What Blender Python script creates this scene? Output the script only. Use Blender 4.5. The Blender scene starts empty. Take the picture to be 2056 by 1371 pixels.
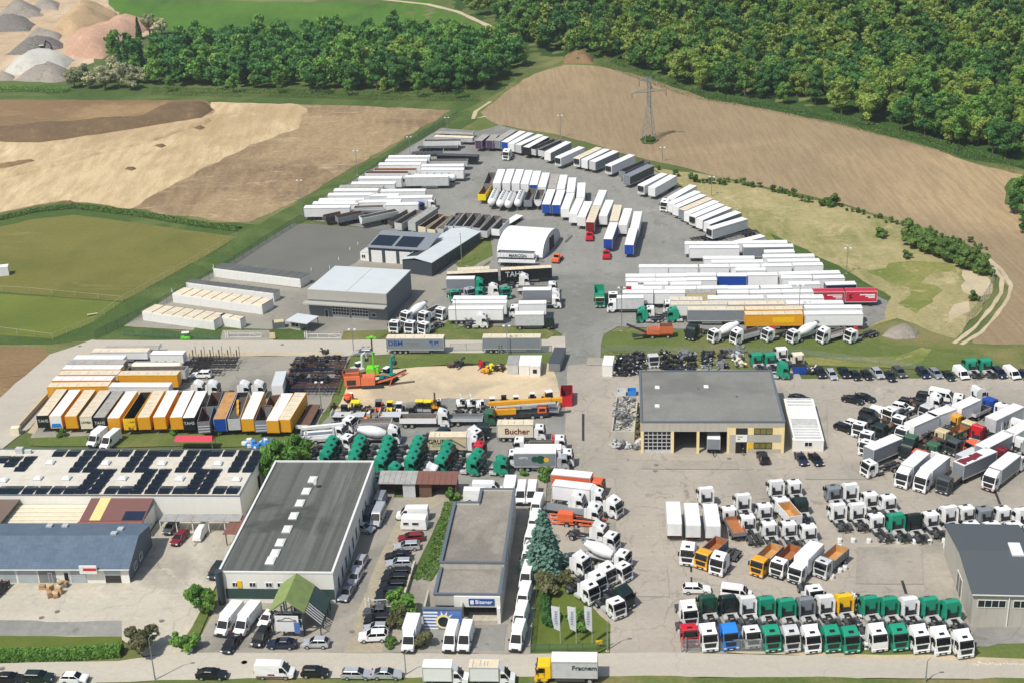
import bpy,bmesh,math,random
import numpy as np
from mathutils import Vector,Matrix,noise
from mathutils.geometry import delaunay_2d_cdt
R=math.radians
rng=random.Random(7)
scene=bpy.context.scene
COL=scene.collection
CAM_H,PITCH,FPX,ROLL=120.0,R(21.9),2700.0,R(2.2)
cam_d=bpy.data.cameras.new('camera')
cam_d.sensor_width=36.0
cam_d.lens=FPX/2056*36.0
cam_d.clip_start=1.0
cam_d.clip_end=6000.0
cam=bpy.data.objects.new('camera',cam_d)
cam.location=(0,0,CAM_H)
cam.rotation_euler=(Matrix.Rotation(R(90)-PITCH,3,'X')@Matrix.Rotation(-ROLL,3,'Z')).to_euler()
COL.objects.link(cam)
scene.camera=cam
SUN_EL,SUN_AZ=R(56),math.atan2(-0.70,-0.71)
world=bpy.data.worlds.new('World')
scene.world=world
world.use_nodes=True
wn=world.node_tree
sky=wn.nodes.new('ShaderNodeTexSky')
sky.sky_type='NISHITA'
sky.sun_disc=False
sky.sun_elevation=SUN_EL
sky.sun_rotation=math.pi/2-SUN_AZ
sky.air_density=1.2
sky.dust_density=2.0
wn.nodes['Background'].inputs[1].default_value=0.11
wn.links.new(sky.outputs[0],wn.nodes['Background'].inputs[0])
sun_d=bpy.data.lights.new('sun','SUN')
sun_d.energy=4.4
sun_d.angle=R(0.5)
sun_d.color=(1.0,0.955,0.88)
sun=bpy.data.objects.new('sun',sun_d)
sdir=Vector((math.cos(SUN_EL)*math.cos(SUN_AZ),math.cos(SUN_EL)*math.sin(SUN_AZ),math.sin(SUN_EL)))
sun.rotation_euler=sdir.to_track_quat('Z','Y').to_euler()
sun.location=sdir*300
COL.objects.link(sun)
scene.view_settings.view_transform='Standard'
scene.view_settings.look='None'
scene.view_settings.exposure=0.0
scene.view_settings.gamma=1.0
def ramp(d,w):
 return 0.0 if d<=0 else (d*d/(2*w) if d<w else d-w/2)
def sstep(a,b,x):
 t=min(1,max(0,(x-a)/(b-a)))
 return t*t*(3-2*t)
def H(X,Y):
 z=0.066*ramp(Y-335,40)
 d=(X-60)*0.62+(Y-540)*0.785
 z+=0.16*ramp(min(d,270),60)*sstep(-60,90,X+0.25*(Y-600))
 return z
FWD=Vector((0,math.cos(PITCH),-math.sin(PITCH)))
UP=Vector((0,math.sin(PITCH),math.cos(PITCH)))
def at(x,y,z=0.0):
 c,s,dx,dy=math.cos(ROLL),math.sin(ROLL),(x-1028)/FPX,(y-685.5)/FPX
 d=FWD+Vector((1,0,0))*(c*dx-s*dy)-UP*(s*dx+c*dy)
 o=Vector((0,0,CAM_H))
 t0,t1=60.0,None
 t=t0
 while t<2500:
  p=o+d*t
  if p.z<H(p.x,p.y)+z:
   t1=t
   break
  t0=t
  t+=12
 if t1 is None:
  t1=2500
 for _ in range(22):
  tm=(t0+t1)/2
  p=o+d*tm
  if p.z<H(p.x,p.y)+z:t1=tm
  else:t0=tm
 p=o+d*t1
 return p
class Reg:
 def __init__(s,x0,y0,k):s.x0,s.y0,s.k=x0,y0,k
 def __call__(s,x,y):return (s.x0+x*s.k,s.y0+y*s.k)
FULL=Reg(0,0,1)
A1=Reg(0,0,.34047);A2=Reg(600,230,.29183);A3=Reg(1000,230,.29183);A4=Reg(1450,200,.36462)
A5=Reg(200,400,.34047);A6=Reg(740,500,.24319);A7=Reg(1160,460,.31128)
B1=Reg(0,660,.20428);B2=Reg(360,660,.24319);B3=Reg(660,720,.24319);B4=Reg(1180,680,.24319)
B5=Reg(1600,700,.22179);B6=Reg(1300,940,.20428);B7=Reg(1640,940,.20233)
C1=Reg(1340,1150,.19455);C2=Reg(1660,1150,.19261);C3=Reg(0,880,.27237);C4=Reg(0,1150,.24319)
C5=Reg(420,900,.34359);C6=Reg(760,900,.34351);C7=Reg(1020,920,.32907)
def L(r,g,b):
 f=lambda c:(c/255/12.92) if c/255<=.04045 else ((c/255+.055)/1.055)**2.4
 return (f(r),f(g),f(b),1.0)
MATS={}
def base_mat(name):
 m=bpy.data.materials.new(name)
 m.use_nodes=True
 nt=m.node_tree
 return m,nt,nt.nodes['Principled BSDF']
def N(nt,t,**kw):
 n=nt.nodes.new('ShaderNode'+t)
 for k,v in kw.items():
  if k.startswith('i_'):n.inputs[k[2:].replace('_',' ')].default_value=v
  else:setattr(n,k,v)
 return n
def mixc(nt,fac,a,b,mode='MIX'):
 n=nt.nodes.new('ShaderNodeMix')
 n.data_type='RGBA';n.blend_type=mode
 for s,v in ((0,fac),(6,a),(7,b)):
  if hasattr(v,'is_output'):nt.links.new(v,n.inputs[s])
  else:n.inputs[s].default_value=v
 return n.outputs[2]
def maprange(nt,v,a,b,c=0.0,d=1.0):
 n=N(nt,'MapRange')
 nt.links.new(v,n.inputs[0])
 for i,x in enumerate((a,b,c,d)):n.inputs[i+1].default_value=x
 return n.outputs[0]
def noise_tex(nt,vec,scale,detail=4,rough=.6,dist=0.0):
 n=N(nt,'TexNoise')
 n.inputs['Scale'].default_value=scale;n.inputs['Detail'].default_value=detail
 n.inputs['Roughness'].default_value=rough;n.inputs['Distortion'].default_value=dist
 nt.links.new(vec,n.inputs['Vector'])
 return n.outputs[0]
def mapping(nt,vec,rot=0,sc=(1,1,1)):
 n=N(nt,'Mapping')
 n.inputs['Rotation'].default_value=(0,0,rot);n.inputs['Scale'].default_value=sc
 nt.links.new(vec,n.inputs['Vector'])
 return n.outputs[0]
def paint(key,c,rough=.4,dirt=.12,dirtc=(95,88,76),metal=0.0,spec=.5,scale=.9,vary=.07,streak=False):
 m,nt,p=base_mat(key)
 tc=N(nt,'TexCoord')
 v=tc.outputs['Object']
 if streak:v=mapping(nt,v,0,(3.0,3.0,.35))
 n1=noise_tex(nt,v,scale,6,.7)
 f=maprange(nt,n1,.45,.8,0,dirt*2.2)
 col=mixc(nt,f,L(*c),L(*dirtc))
 oi=N(nt,'ObjectInfo')
 k=maprange(nt,oi.outputs['Random'],0,1,1-vary,1+vary*.4)
 comb=N(nt,'CombineColor')
 for i in range(3):nt.links.new(k,comb.inputs[i])
 col=mixc(nt,1.0,col,comb.outputs[0],'MULTIPLY')
 nt.links.new(col,p.inputs['Base Color'])
 p.inputs['Roughness'].default_value=rough
 p.inputs['Metallic'].default_value=metal
 p.inputs['Specular IOR Level'].default_value=spec
 MATS[key]=m
 return m
def glass(key,c,rough=.08):
 m,nt,p=base_mat(key)
 p.inputs['Base Color'].default_value=L(*c)
 p.inputs['Roughness'].default_value=rough
 p.inputs['Specular IOR Level'].default_value=.6
 MATS[key]=m
def ground_mat(key,c1,c2,scale=.08,fine=1.5,fine_amt=.25,c3=None,s3=.03,t3=(.5,.62),stretch=None,rot=0,joints=None,jrot=0,crack=0.0,stain=0.0,rough=.92,bump=0.0,lines=None,c4=None,s4=.2,t4=(.55,.65)):
 m,nt,p=base_mat(key)
 tc=N(nt,'TexCoord')
 v=tc.outputs['Object']
 vs=mapping(nt,v,rot,stretch) if stretch else v
 n1=noise_tex(nt,vs,scale,6,.65,.4)
 col=mixc(nt,maprange(nt,n1,.32,.68),L(*c1),L(*c2))
 if c3:
  n3=noise_tex(nt,v,s3,5,.6,.6)
  col=mixc(nt,maprange(nt,n3,t3[0],t3[1]),col,L(*c3))
 if c4:
  n4=noise_tex(nt,vs,s4,6,.7,.8)
  col=mixc(nt,maprange(nt,n4,t4[0],t4[1]),col,L(*c4))
 if lines:
  lv=mapping(nt,v,lines[0],(lines[1],lines[1]*.02,1))
  nl=noise_tex(nt,lv,1.0,3,.6)
  col=mixc(nt,maprange(nt,nl,.42,.62,0,lines[3]),col,L(*lines[2]))
 nf=noise_tex(nt,v,fine,5,.75)
 k=maprange(nt,nf,.3,.7,1-fine_amt,1+fine_amt)
 comb=N(nt,'CombineColor')
 for i in range(3):nt.links.new(k,comb.inputs[i])
 col=mixc(nt,1.0,col,comb.outputs[0],'MULTIPLY')
 if stain:
  ns=noise_tex(nt,v,.22,6,.7,1.2)
  col=mixc(nt,maprange(nt,ns,.58,.72,0,stain),col,L(70,66,60))
  ns2=noise_tex(nt,v,.9,3,.5,.5)
  col=mixc(nt,maprange(nt,ns2,.70,.76,0,stain),col,L(60,58,55))
 if joints:
  jv=mapping(nt,v,jrot,(1,1,1))
  b=N(nt,'TexBrick')
  b.offset=0.0
  for nm,val in (('Scale',1.0),('Mortar Size',.035),('Mortar Smooth',.4),('Brick Width',joints[0]),('Row Height',joints[1])):
   b.inputs[nm].default_value=val
  nt.links.new(jv,b.inputs['Vector'])
  b.inputs['Color1'].default_value=(1,1,1,1);b.inputs['Color2'].default_value=(.90,.91,.93,1);b.inputs['Mortar'].default_value=(.62,.61,.6,1)
  col=mixc(nt,.55,col,b.outputs[0],'MULTIPLY')
 if crack:
  vo=N(nt,'TexVoronoi',feature='DISTANCE_TO_EDGE')
  vo.inputs['Scale'].default_value=.055
  nw=noise_tex(nt,v,.15,5,.6)
  add=mixc(nt,.25,v,nw,'ADD')
  wv=N(nt,'VectorMath',operation='ADD')
  sc=N(nt,'VectorMath',operation='SCALE');sc.inputs['Scale'].default_value=9.0
  cn=N(nt,'TexNoise');cn.inputs['Scale'].default_value=.1;cn.inputs['Detail'].default_value=4
  nt.links.new(v,cn.inputs['Vector'])
  nt.links.new(cn.outputs['Color'],sc.inputs[0])
  nt.links.new(v,wv.inputs[0]);nt.links.new(sc.outputs[0],wv.inputs[1])
  nt.links.new(wv.outputs[0],vo.inputs['Vector'])
  col=mixc(nt,maprange(nt,vo.outputs['Distance'],.0015,.006,crack,0),col,L(62,60,58))
 nt.links.new(col,p.inputs['Base Color'])
 p.inputs['Roughness'].default_value=rough
 p.inputs['Specular IOR Level'].default_value=.2
 if bump:
  bn=N(nt,'Bump');bn.inputs['Strength'].default_value=bump;bn.inputs['Distance'].default_value=.6
  nb=noise_tex(nt,vs,1.1,6,.7)
  nt.links.new(nb,bn.inputs['Height']);nt.links.new(bn.outputs[0],p.inputs['Normal'])
 MATS[key]=m
def leaf_mat(key,c1,c2,rough=.6):
 m,nt,p=base_mat(key)
 at_=N(nt,'Attribute',attribute_name='tint')
 oi=N(nt,'ObjectInfo')
 col=mixc(nt,at_.outputs['Fac'],L(*c1),L(*c2))
 k=maprange(nt,oi.outputs['Random'],0,1,.82,1.18)
 comb=N(nt,'CombineColor')
 for i in range(3):nt.links.new(k,comb.inputs[i])
 col=mixc(nt,1.0,col,comb.outputs[0],'MULTIPLY')
 nt.links.new(col,p.inputs['Base Color'])
 p.inputs['Roughness'].default_value=rough
 p.inputs['Specular IOR Level'].default_value=.15
 tl=N(nt,'BsdfTranslucent');nt.links.new(col,tl.inputs['Color'])
 mx=N(nt,'MixShader');mx.inputs[0].default_value=.38
 nt.links.new(p.outputs[0],mx.inputs[1]);nt.links.new(tl.outputs[0],mx.inputs[2]);nt.links.new(mx.outputs[0],nt.nodes['Material Output'].inputs[0])
 MATS[key]=m
paint('white',(232,232,230),.35,.05)
paint('roof_white',(236,235,231),.5,.14,(160,152,136),scale=.45)
paint('roof_cream',(222,208,180),.6,.22,(140,120,92),scale=.6)
paint('roof_grey',(168,164,154),.7,.25,(95,88,78),scale=.6)
paint('roof_rust',(186,140,84),.7,.3,(110,72,40),scale=.8)
paint('trailer_grey',(128,134,140),.5,.12)
paint('silver',(190,194,198),.35,.1,metal=.35)
paint('lightgrey',(196,198,198),.5,.14)
paint('midgrey',(120,124,127),.5,.15)
paint('darkgrey',(70,74,78),.5,.12)
paint('black',(26,29,32),.35,.06)
paint('blackgreen',(22,42,40),.35,.06)
paint('navy',(28,38,62),.35,.06)
paint('green',(28,146,114),.35,.05)
paint('teal',(20,140,130),.4,.08)
paint('oldgreen',(52,98,74),.5,.15)
paint('darkgreen',(16,78,60),.4,.08)
paint('yellow',(240,190,20),.4,.08)
paint('amber',(226,160,30),.45,.1)
paint('lemon',(240,214,30),.45,.1)
paint('blue',(16,70,160),.4,.06)
paint('brightblue',(40,128,214),.35,.05)
paint('red',(196,28,44),.4,.07)
paint('crimson',(196,34,62),.45,.08)
paint('wine',(120,26,38),.4,.08)
paint('orange',(226,104,58),.45,.12)
paint('salmon',(226,120,78),.5,.16)
paint('purple',(78,56,92),.5,.15)
paint('cream',(232,222,194),.5,.1)
paint('beige',(206,190,150),.6,.15)
paint('rust',(112,84,66),.85,.3,(60,40,30),scale=2.0)
paint('rustfloor',(166,106,62),.9,.3,(90,56,36),scale=1.5)
paint('steelfloor',(120,112,104),.8,.3,(70,56,44),scale=1.2)
paint('dirtsand',(196,150,92),.95,.3,(120,84,50),scale=1.2)
paint('tyre',(26,26,27),.85,.15,(70,64,56))
paint('rim',(180,182,184),.4,.15,metal=.3)
paint('chassis',(44,45,47),.7,.25,(88,78,66))
paint('chassis_rust',(84,62,58),.8,.3,(50,40,40))
paint('alu',(206,208,208),.4,.1,metal=.3)
paint('headlamp',(214,220,224),.15,.02)
paint('taillamp',(150,20,20),.2,.05)
paint('plastic',(34,36,38),.6,.1)
paint('lime',(110,214,40),.5,.08)
paint('tarp_stripe',(90,120,190),.6,.1)
paint('wood',(176,142,100),.9,.3,(110,84,56),scale=3)
paint('plate',(236,236,230),.5,.05)
glass('glass',(10,14,17))
glass('pane',(30,42,50))
glass('solar',(15,24,32),.18)
glass('pane_yellow',(118,112,62),.2)
glass('shopglass',(70,100,120),.05)
paint('wall_white',(226,224,216),.8,.05,(150,144,130),scale=.4,vary=.02,streak=True)
paint('wall_cream',(236,214,158),.8,.08,vary=.02,streak=True)
paint('wall_grey',(166,164,156),.8,.12,vary=.02,streak=True)
paint('wall_conc',(178,174,162),.85,.16,(110,104,92),scale=.5,vary=.02,streak=True)
paint('wall_slate',(84,96,106),.7,.08,vary=.02)
paint('wall_anth',(56,66,74),.6,.08,vary=.02)
paint('wall_dgrey',(110,116,120),.7,.1,vary=.02,streak=True)
paint('wall_green',(48,72,70),.7,.1,vary=.02)
paint('parapet',(96,106,116),.5,.1,vary=.02)
paint('trim',(222,222,218),.5,.06,vary=.02)
paint('door_metal',(168,176,178),.5,.1,vary=.02)
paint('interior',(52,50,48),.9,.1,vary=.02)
paint('redfloor',(128,78,62),.8,.2,vary=.02)
paint('roof_dark',(92,94,92),.95,.30,(66,66,64),scale=.25,vary=.02)
ground_mat('roof_tar',(104,106,101),(92,94,90),.06,1.5,.1,(72,76,71),.05,(.55,.62),stretch=(.9,.12,1),lines=(0,.8,(74,78,72),.7),c4=(112,114,108),s4=.15)
paint('roof_pale',(200,205,205),.45,.10,(150,160,166),scale=.2,vary=.01)
paint('roof_slateblue',(78,94,116),.55,.12,(60,72,90),scale=.6,vary=.01)
paint('roof_anth',(78,85,88),.6,.10,scale=.3,vary=.01)
paint('roof_conc',(204,198,184),.9,.25,(150,142,126),scale=.4,vary=.02)
paint('roof_brown',(118,80,74),.7,.14,scale=.5,vary=.02)
paint('roof_brown_flat',(112,96,84),.9,.14,scale=.5,vary=.02)
paint('roof_moss',(128,146,84),.9,.3,(96,96,74),scale=.8,vary=.02)
paint('roof_metal',(160,160,156),.5,.3,(110,98,86),scale=.8,vary=.02)
paint('tent',(238,240,242),.5,.05,vary=.01)
paint('fence_green',(60,96,78),.6,.1)
paint('galv',(150,156,158),.45,.15,metal=.4)
paint('concrete',(188,180,164),.9,.2,scale=1.5)
paint('sign_blue',(30,74,150),.5,.05)
paint('panel_blue',(86,118,178),.5,.05)
paint('stripe_white',(240,240,240),.5,.03)
paint('sun_yellow',(240,226,150),.5,.03)
paint('brick',(160,104,84),.9,.2)
paint('cardboard',(196,166,126),.9,.15)
paint('blue_wrap',(60,130,200),.3,.1)
paint('bark',(92,78,62),.95,.25,scale=2)
paint('stone_heap',(178,160,136),.95,.3,(120,104,84),scale=1.5)
paint('roof_rustmetal',(124,84,72),.7,.35,(84,60,52),scale=.9,vary=.03,streak=True)
paint('roof_yellowish',(226,208,140),.6,.12)
paint('roof_redtile',(150,92,78),.8,.3)
ground_mat('roof_tiles_blue',(84,100,116),(98,114,130),.5,3,.14,joints=(.9,.45),rough=.5)
def gravel_roof(key,c1,c2):
 ground_mat(key,c1,c2,.25,3.5,.22)
ground_mat('roof_gravel',(150,144,133),(134,128,118),.25,3.5,.24,(122,117,108),.08)
ground_mat('roof_gravel_grey',(131,131,125),(121,121,116),.2,3.0,.14,(112,112,107),.05)
ground_mat('g_base',(78,93,48),(94,104,57),.05,1.0,.2,(120,118,74),.02)
CR=dict(joints=(6.2,6.2),jrot=.03,crack=.28,stain=.5)
ground_mat('g_concrete',(172,163,149),(156,149,136),.05,1.2,.09,(143,138,127),.02,c4=(184,176,162),s4=.35,t4=(.60,.78),**CR)
ground_mat('g_patch',(166,157,144),(151,145,133),.08,1.4,.1,(140,135,125),.04,crack=.2,stain=.5)
ground_mat('g_concrete_pale',(194,186,168),(176,169,153),.06,1.2,.09,(158,152,138),.03,c4=(204,196,178),s4=.3,t4=(.58,.76),joints=(4.5,4.5),jrot=.05,crack=.25,stain=.3)
ground_mat('g_asphalt',(143,142,135),(131,131,125),.05,1.3,.09,(120,120,114),.025,c4=(156,155,148),s4=.25,t4=(.56,.78),crack=.2,stain=.55,lines=(.9,.45,(122,121,115),.3))
ground_mat('g_asphalt_pale',(152,147,134),(140,136,125),.06,1.3,.09,(130,127,118),.03,crack=.15,stain=.3)
ground_mat('g_road',(184,177,162),(170,164,151),.05,1.5,.07,stretch=(.15,1,1),crack=.12,stain=.15)
ground_mat('g_darklot',(102,102,96),(110,110,104),.05,2,.06,(96,96,91),.02)
ground_mat('g_sand',(204,183,144),(188,167,130),.03,.8,.09,(176,154,118),.012,stretch=(1,.3,1),rot=.72,lines=(.72,.3,(160,136,100),.5),c4=(214,194,156),s4=.05,t4=(.55,.7),bump=.5)
ground_mat('g_sandlot',(206,188,154),(190,172,142),.08,1.2,.1,(172,158,134),.05,c4=(170,152,120),s4=.3,t4=(.62,.74))
ground_mat('g_soil',(136,112,80),(120,98,70),.05,.9,.16,(152,126,90),.03,stretch=(.3,1,1),rot=.2,c4=(108,86,60),s4=.4,t4=(.58,.72),bump=.6)
ground_mat('g_soil_dark',(118,97,72),(104,86,64),.1,1.2,.16,c4=(132,110,82),s4=.3,bump=.6)
ground_mat('g_mottled',(138,117,90),(120,101,77),.10,.7,.26,(150,130,98),.02,(.46,.60),c4=(186,166,130),s4=.22,t4=(.56,.76),stretch=(.4,1,1),rot=.7,lines=(.75,.3,(172,150,114),.35),bump=.6)
ground_mat('g_plough',(156,137,106),(142,124,96),.012,.9,.12,(168,146,112),.008,lines=(-.9,.8,(122,104,80),.38),bump=.4)
ground_mat('g_meadow',(68,104,32),(80,116,38),.02,.6,.10,(60,94,32),.015,lines=(.3,.25,(92,124,48),.35))
ground_mat('g_pitch',(106,104,50),(114,111,58),.04,1.1,.14,(98,100,48),.02,stretch=(.3,1,1),rot=.05,c4=(134,126,82),s4=.05,t4=(.6,.72))
ground_mat('g_pitch_green',(98,108,44),(108,118,52),.05,1.1,.14,(92,104,44),.02)
ground_mat('g_grass',(84,100,48),(98,110,56),.12,1.4,.22,(122,116,74),.05,(.50,.66))
ground_mat('g_lush',(64,84,38),(77,95,46),.1,1.0,.24,(90,104,56),.04)
ground_mat('g_lawn',(86,100,40),(96,108,46),.2,2,.12,(78,92,38),.06)
ground_mat('g_dry',(158,148,104),(142,136,94),.05,.7,.2,(116,120,66),.024,(.48,.64),c4=(188,172,132),s4=.09,t4=(.54,.72),lines=(-.3,.25,(176,160,120),.4),bump=.5)
ground_mat('g_halfdry',(120,124,66),(138,134,80),.12,.8,.22,(104,116,54),.04,(.45,.62),c4=(168,154,108),s4=.16,t4=(.55,.7),bump=.4)
ground_mat('g_forest',(44,70,30),(58,84,36),.06,.8,.2)
ground_mat('g_track',(190,176,146),(172,158,130),.1,1.2,.12)
ground_mat('g_lane',(166,156,134),(152,143,124),.1,1.2,.12,c4=(138,130,114),s4=.2,t4=(.55,.7))
ground_mat('g_quarry',(196,174,144),(180,156,128),.04,.7,.16,(206,184,156),.02,c4=(160,138,112),s4=.12,t4=(.55,.7),lines=(.5,.2,(170,148,120),.4),bump=.6)
ground_mat('g_pink',(192,156,132),(178,142,118),.05,.8,.16,c4=(204,172,148),s4=.2,bump=.8)
ground_mat('g_greyheap',(158,150,138),(142,135,125),.1,.8,.16,c4=(124,116,106),s4=.3,bump=.8)
ground_mat('g_whiteheap',(194,192,182),(182,179,168),.1,.8,.10,c4=(168,164,154),s4=.25,bump=.5)
ground_mat('g_tanheap',(190,164,128),(172,146,112),.1,.8,.16,c4=(158,132,100),s4=.2,bump=.8)
ground_mat('g_rubble',(140,134,126),(96,92,88),1.2,2.5,.4,c4=(190,186,178),s4=.9,t4=(.62,.68),bump=.9)
ground_mat('g_gravel',(158,152,140),(144,139,128),.2,2,.14,(132,128,119),.05)
leaf_mat('leaf_mid',(80,128,52),(136,172,88))
leaf_mat('leaf_dark',(58,110,58),(102,146,78))
leaf_mat('leaf_yellow',(122,154,62),(168,184,98))
leaf_mat('leaf_pale',(104,130,74),(228,222,186))
leaf_mat('leaf_spruce',(78,116,104),(130,164,146))
leaf_mat('leaf_brown',(102,108,72),(138,134,100))
leaf_mat('leaf_bush',(74,108,50),(122,148,80))
leaf_mat('leaf_conifer',(44,84,50),(78,118,68))
class MB:
 def __init__(s):s.v,s.f,s.m=[],[],[]
 def face(s,pts,m=0):
  n=len(s.v);s.v+=[tuple(p) for p in pts];s.f.append(tuple(range(n,n+len(pts))));s.m.append(m)
 def poly(s,vs,fs,m=0):
  n=len(s.v);s.v+=[tuple(p) for p in vs]
  for f in fs:s.f.append(tuple(n+i for i in f));s.m.append(m)
 def frus(s,b,t,m=0):
  vs=[(b[0],b[2],b[4]),(b[1],b[2],b[4]),(b[1],b[3],b[4]),(b[0],b[3],b[4]),(t[0],t[2],t[4]),(t[1],t[2],t[4]),(t[1],t[3],t[4]),(t[0],t[3],t[4])]
  s.poly(vs,[(3,2,1,0),(4,5,6,7),(0,1,5,4),(1,2,6,5),(2,3,7,6),(3,0,4,7)],m)
  return s
 def box(s,x0,x1,y0,y1,z0,z1,m=0):return s.frus((x0,x1,y0,y1,z0),(x0,x1,y0,y1,z1),m)
 def loft(s,pts,m=0):
  n=len(pts)
  vs=[(p[0],-p[2],p[1]) for p in pts]+[(p[0],p[2],p[1]) for p in pts]
  fs=[tuple(range(n-1,-1,-1)),tuple(range(n,2*n))]
  fs+=[(i,(i+1)%n,n+(i+1)%n,n+i) for i in range(n)]
  area=sum(pts[i][0]*pts[(i+1)%n][1]-pts[(i+1)%n][0]*pts[i][1] for i in range(n))
  if area>0:fs=[f[::-1] for f in fs]
  if area>0:fs=[f for f in fs]
  s.poly(vs,fs,m);return s
 def cyl(s,a,b,r0,r1=None,n=12,m=0,caps=True):
  a,b=Vector(a),Vector(b);r1=r0 if r1 is None else r1
  d=(b-a).normalized();u=d.orthogonal().normalized();w=d.cross(u)
  vs=[]
  for p,r in ((a,r0),(b,r1)):
   for i in range(n):
    t=2*math.pi*i/n
    vs.append(p+(u*math.cos(t)+w*math.sin(t))*r)
  fs=[(i,(i+1)%n,n+(i+1)%n,n+i) for i in range(n)]
  if caps:fs+=[tuple(range(n-1,-1,-1)),tuple(range(n,2*n))]
  s.poly(vs,fs,m);return s
 def lathe(s,a,b,prof,n=16,m=0):
  a,b=Vector(a),Vector(b);d=(b-a);dn=d.normalized();u=dn.orthogonal().normalized();w=dn.cross(u)
  vs,fs=[],[]
  for t,r in prof:
   for i in range(n):
    q=2*math.pi*i/n
    vs.append(a+d*t+(u*math.cos(q)+w*math.sin(q))*r)
  for k in range(len(prof)-1):
   for i in range(n):
    fs.append((k*n+i,k*n+(i+1)%n,(k+1)*n+(i+1)%n,(k+1)*n+i))
  fs+=[tuple(range(n-1,-1,-1)),tuple(range((len(prof)-1)*n,len(prof)*n))]
  s.poly(vs,fs,m);return s
 def bar(s,a,b,w,h=None,m=0):
  a,b=Vector(a),Vector(b);h=w if h is None else h
  d=(b-a).normalized();side=d.cross(Vector((0,0,1)))
  side=Vector((0,1,0)) if side.length<1e-4 else side.normalized()
  up=side.cross(d).normalized()
  vs=[p+side*(sx*w/2)+up*(sz*h/2) for p in (a,b) for sx,sz in ((-1,-1),(1,-1),(1,1),(-1,1))]
  s.poly(vs,[(3,2,1,0),(4,5,6,7),(0,1,5,4),(1,2,6,5),(2,3,7,6),(3,0,4,7)],m);return s
 def mesh(s,name,mats=(),smooth=False,bevel=0,seg=2):
  me=bpy.data.meshes.new(name)
  me.from_pydata([tuple(p) for p in s.v],[],s.f)
  for k in mats:me.materials.append(MATS[k])
  if len(mats)>1:me.polygons.foreach_set('material_index',s.m)
  bm=bmesh.new();bm.from_mesh(me)
  bmesh.ops.remove_doubles(bm,verts=bm.verts,dist=1e-4)
  bmesh.ops.recalc_face_normals(bm,faces=bm.faces)
  if bevel:
   es=[e for e in bm.edges if len(e.link_faces)==2 and e.calc_face_angle(0)>.5]
   bmesh.ops.bevel(bm,geom=es,offset=bevel,segments=seg,affect='EDGES',profile=.6,clamp_overlap=True)
  bm.to_mesh(me);bm.free()
  if smooth:
   me.polygons.foreach_set('use_smooth',[True]*len(me.polygons))
   try:me.set_sharp_from_angle(angle=R(38))
   except Exception:pass
  me.update()
  return me
MESH={}
def part(parent,name,key,fn,mats,label=None,loc=None,rot=None,bevel=0,smooth=False):
 mats=(mats,) if isinstance(mats,str) else tuple(mats)
 k=(name,key,mats)
 me=MESH.get(k)
 if me is None:
  b0=MESH.get((name,key))
  if b0 is None:
   b0=fn().mesh(name,mats,smooth,bevel);MESH[(name,key)]=b0;me=b0
  else:
   me=b0 .copy();me.name=name
   for i,q in enumerate(mats):me.materials[i]=MATS[q]
  MESH[k]=me
 o=bpy.data.objects.new(name,me);COL.objects.link(o)
 o.parent=parent
 if loc:o.location=loc
 if rot:o.rotation_euler=rot
 if label:o['label']=label
 return o
def one(parent,name,mb,mats,label=None,loc=None,rot=None,bevel=0,smooth=False):
 mats=(mats,) if isinstance(mats,str) else tuple(mats)
 o=bpy.data.objects.new(name,mb.mesh(name,mats,smooth,bevel));COL.objects.link(o)
 o.parent=parent
 if loc:o.location=loc
 if rot:o.rotation_euler=rot
 if label:o['label']=label
 return o
USED={}
def thing(name,label,cat,loc=(0,0,0),rot=(0,0,R(-5)),group=None):
 o=bpy.data.objects.new(name,None);COL.objects.link(o)
 o.empty_display_size=.5
 o.location=loc;o.rotation_euler=rot
 o['label']=label;o['category']=cat
 if group:o['group']=group
 if label in USED and not group:print('DUP LABEL',label)
 USED[label]=1
 n=len(label.split())
 if n<4 or n>16:print('LABEL LEN',n,label)
 return o
def tag(o,label,cat,group=None):
 o['label']=label;o['category']=cat
 if group:o['group']=group
 n=len(label.split())
 if n<4 or n>16:print('LABEL LEN',n,label)
 return o
ORD='first second third fourth fifth sixth seventh eighth ninth tenth eleventh twelfth thirteenth fourteenth fifteenth sixteenth seventeenth eighteenth nineteenth twentieth'.split()
def text_mb(txt,size,depth=.02,shear=0):
 cu=bpy.data.curves.new('lettering','FONT')
 cu.body=txt;cu.size=size;cu.extrude=depth;cu.align_x='CENTER';cu.align_y='CENTER';cu.shear=shear
 cu.offset=size*.012
 o=bpy.data.objects.new('lettering',cu)
 COL.objects.link(o)
 me=bpy.data.meshes.new_from_object(o)
 bpy.data.objects.remove(o);bpy.data.curves.remove(cu)
 return me
def lettering(parent,txt,size,loc,rot,mat,name='lettering',shear=0):
 me=text_mb(txt,size,.02,shear);me.name=name
 me.materials.clear();me.materials.append(MATS[mat])
 o=bpy.data.objects.new(name,me);COL.objects.link(o)
 o.parent=parent;o.location=loc;o.rotation_euler=rot
 return o
def orient(p,heading):
 """rotation of a thing standing on the slope at p, its x axis turned to heading (degrees)"""
 e=3.0
 n=Vector((-(H(p.x+e,p.y)-H(p.x-e,p.y))/(2*e),-(H(p.x,p.y+e)-H(p.x,p.y-e))/(2*e),1)).normalized()
 h=R(heading);f=Vector((math.cos(h),math.sin(h),0));f=(f-n*f.dot(n)).normalized()
 l=n.cross(f)
 return Matrix((f,l,n)).transposed()
def heading_px(a,b,z=0):
 p,q=at(a[0],a[1],z),at(b[0],b[1],z)
 return math.degrees(math.atan2(q.y-p.y,q.x-p.x))
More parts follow.
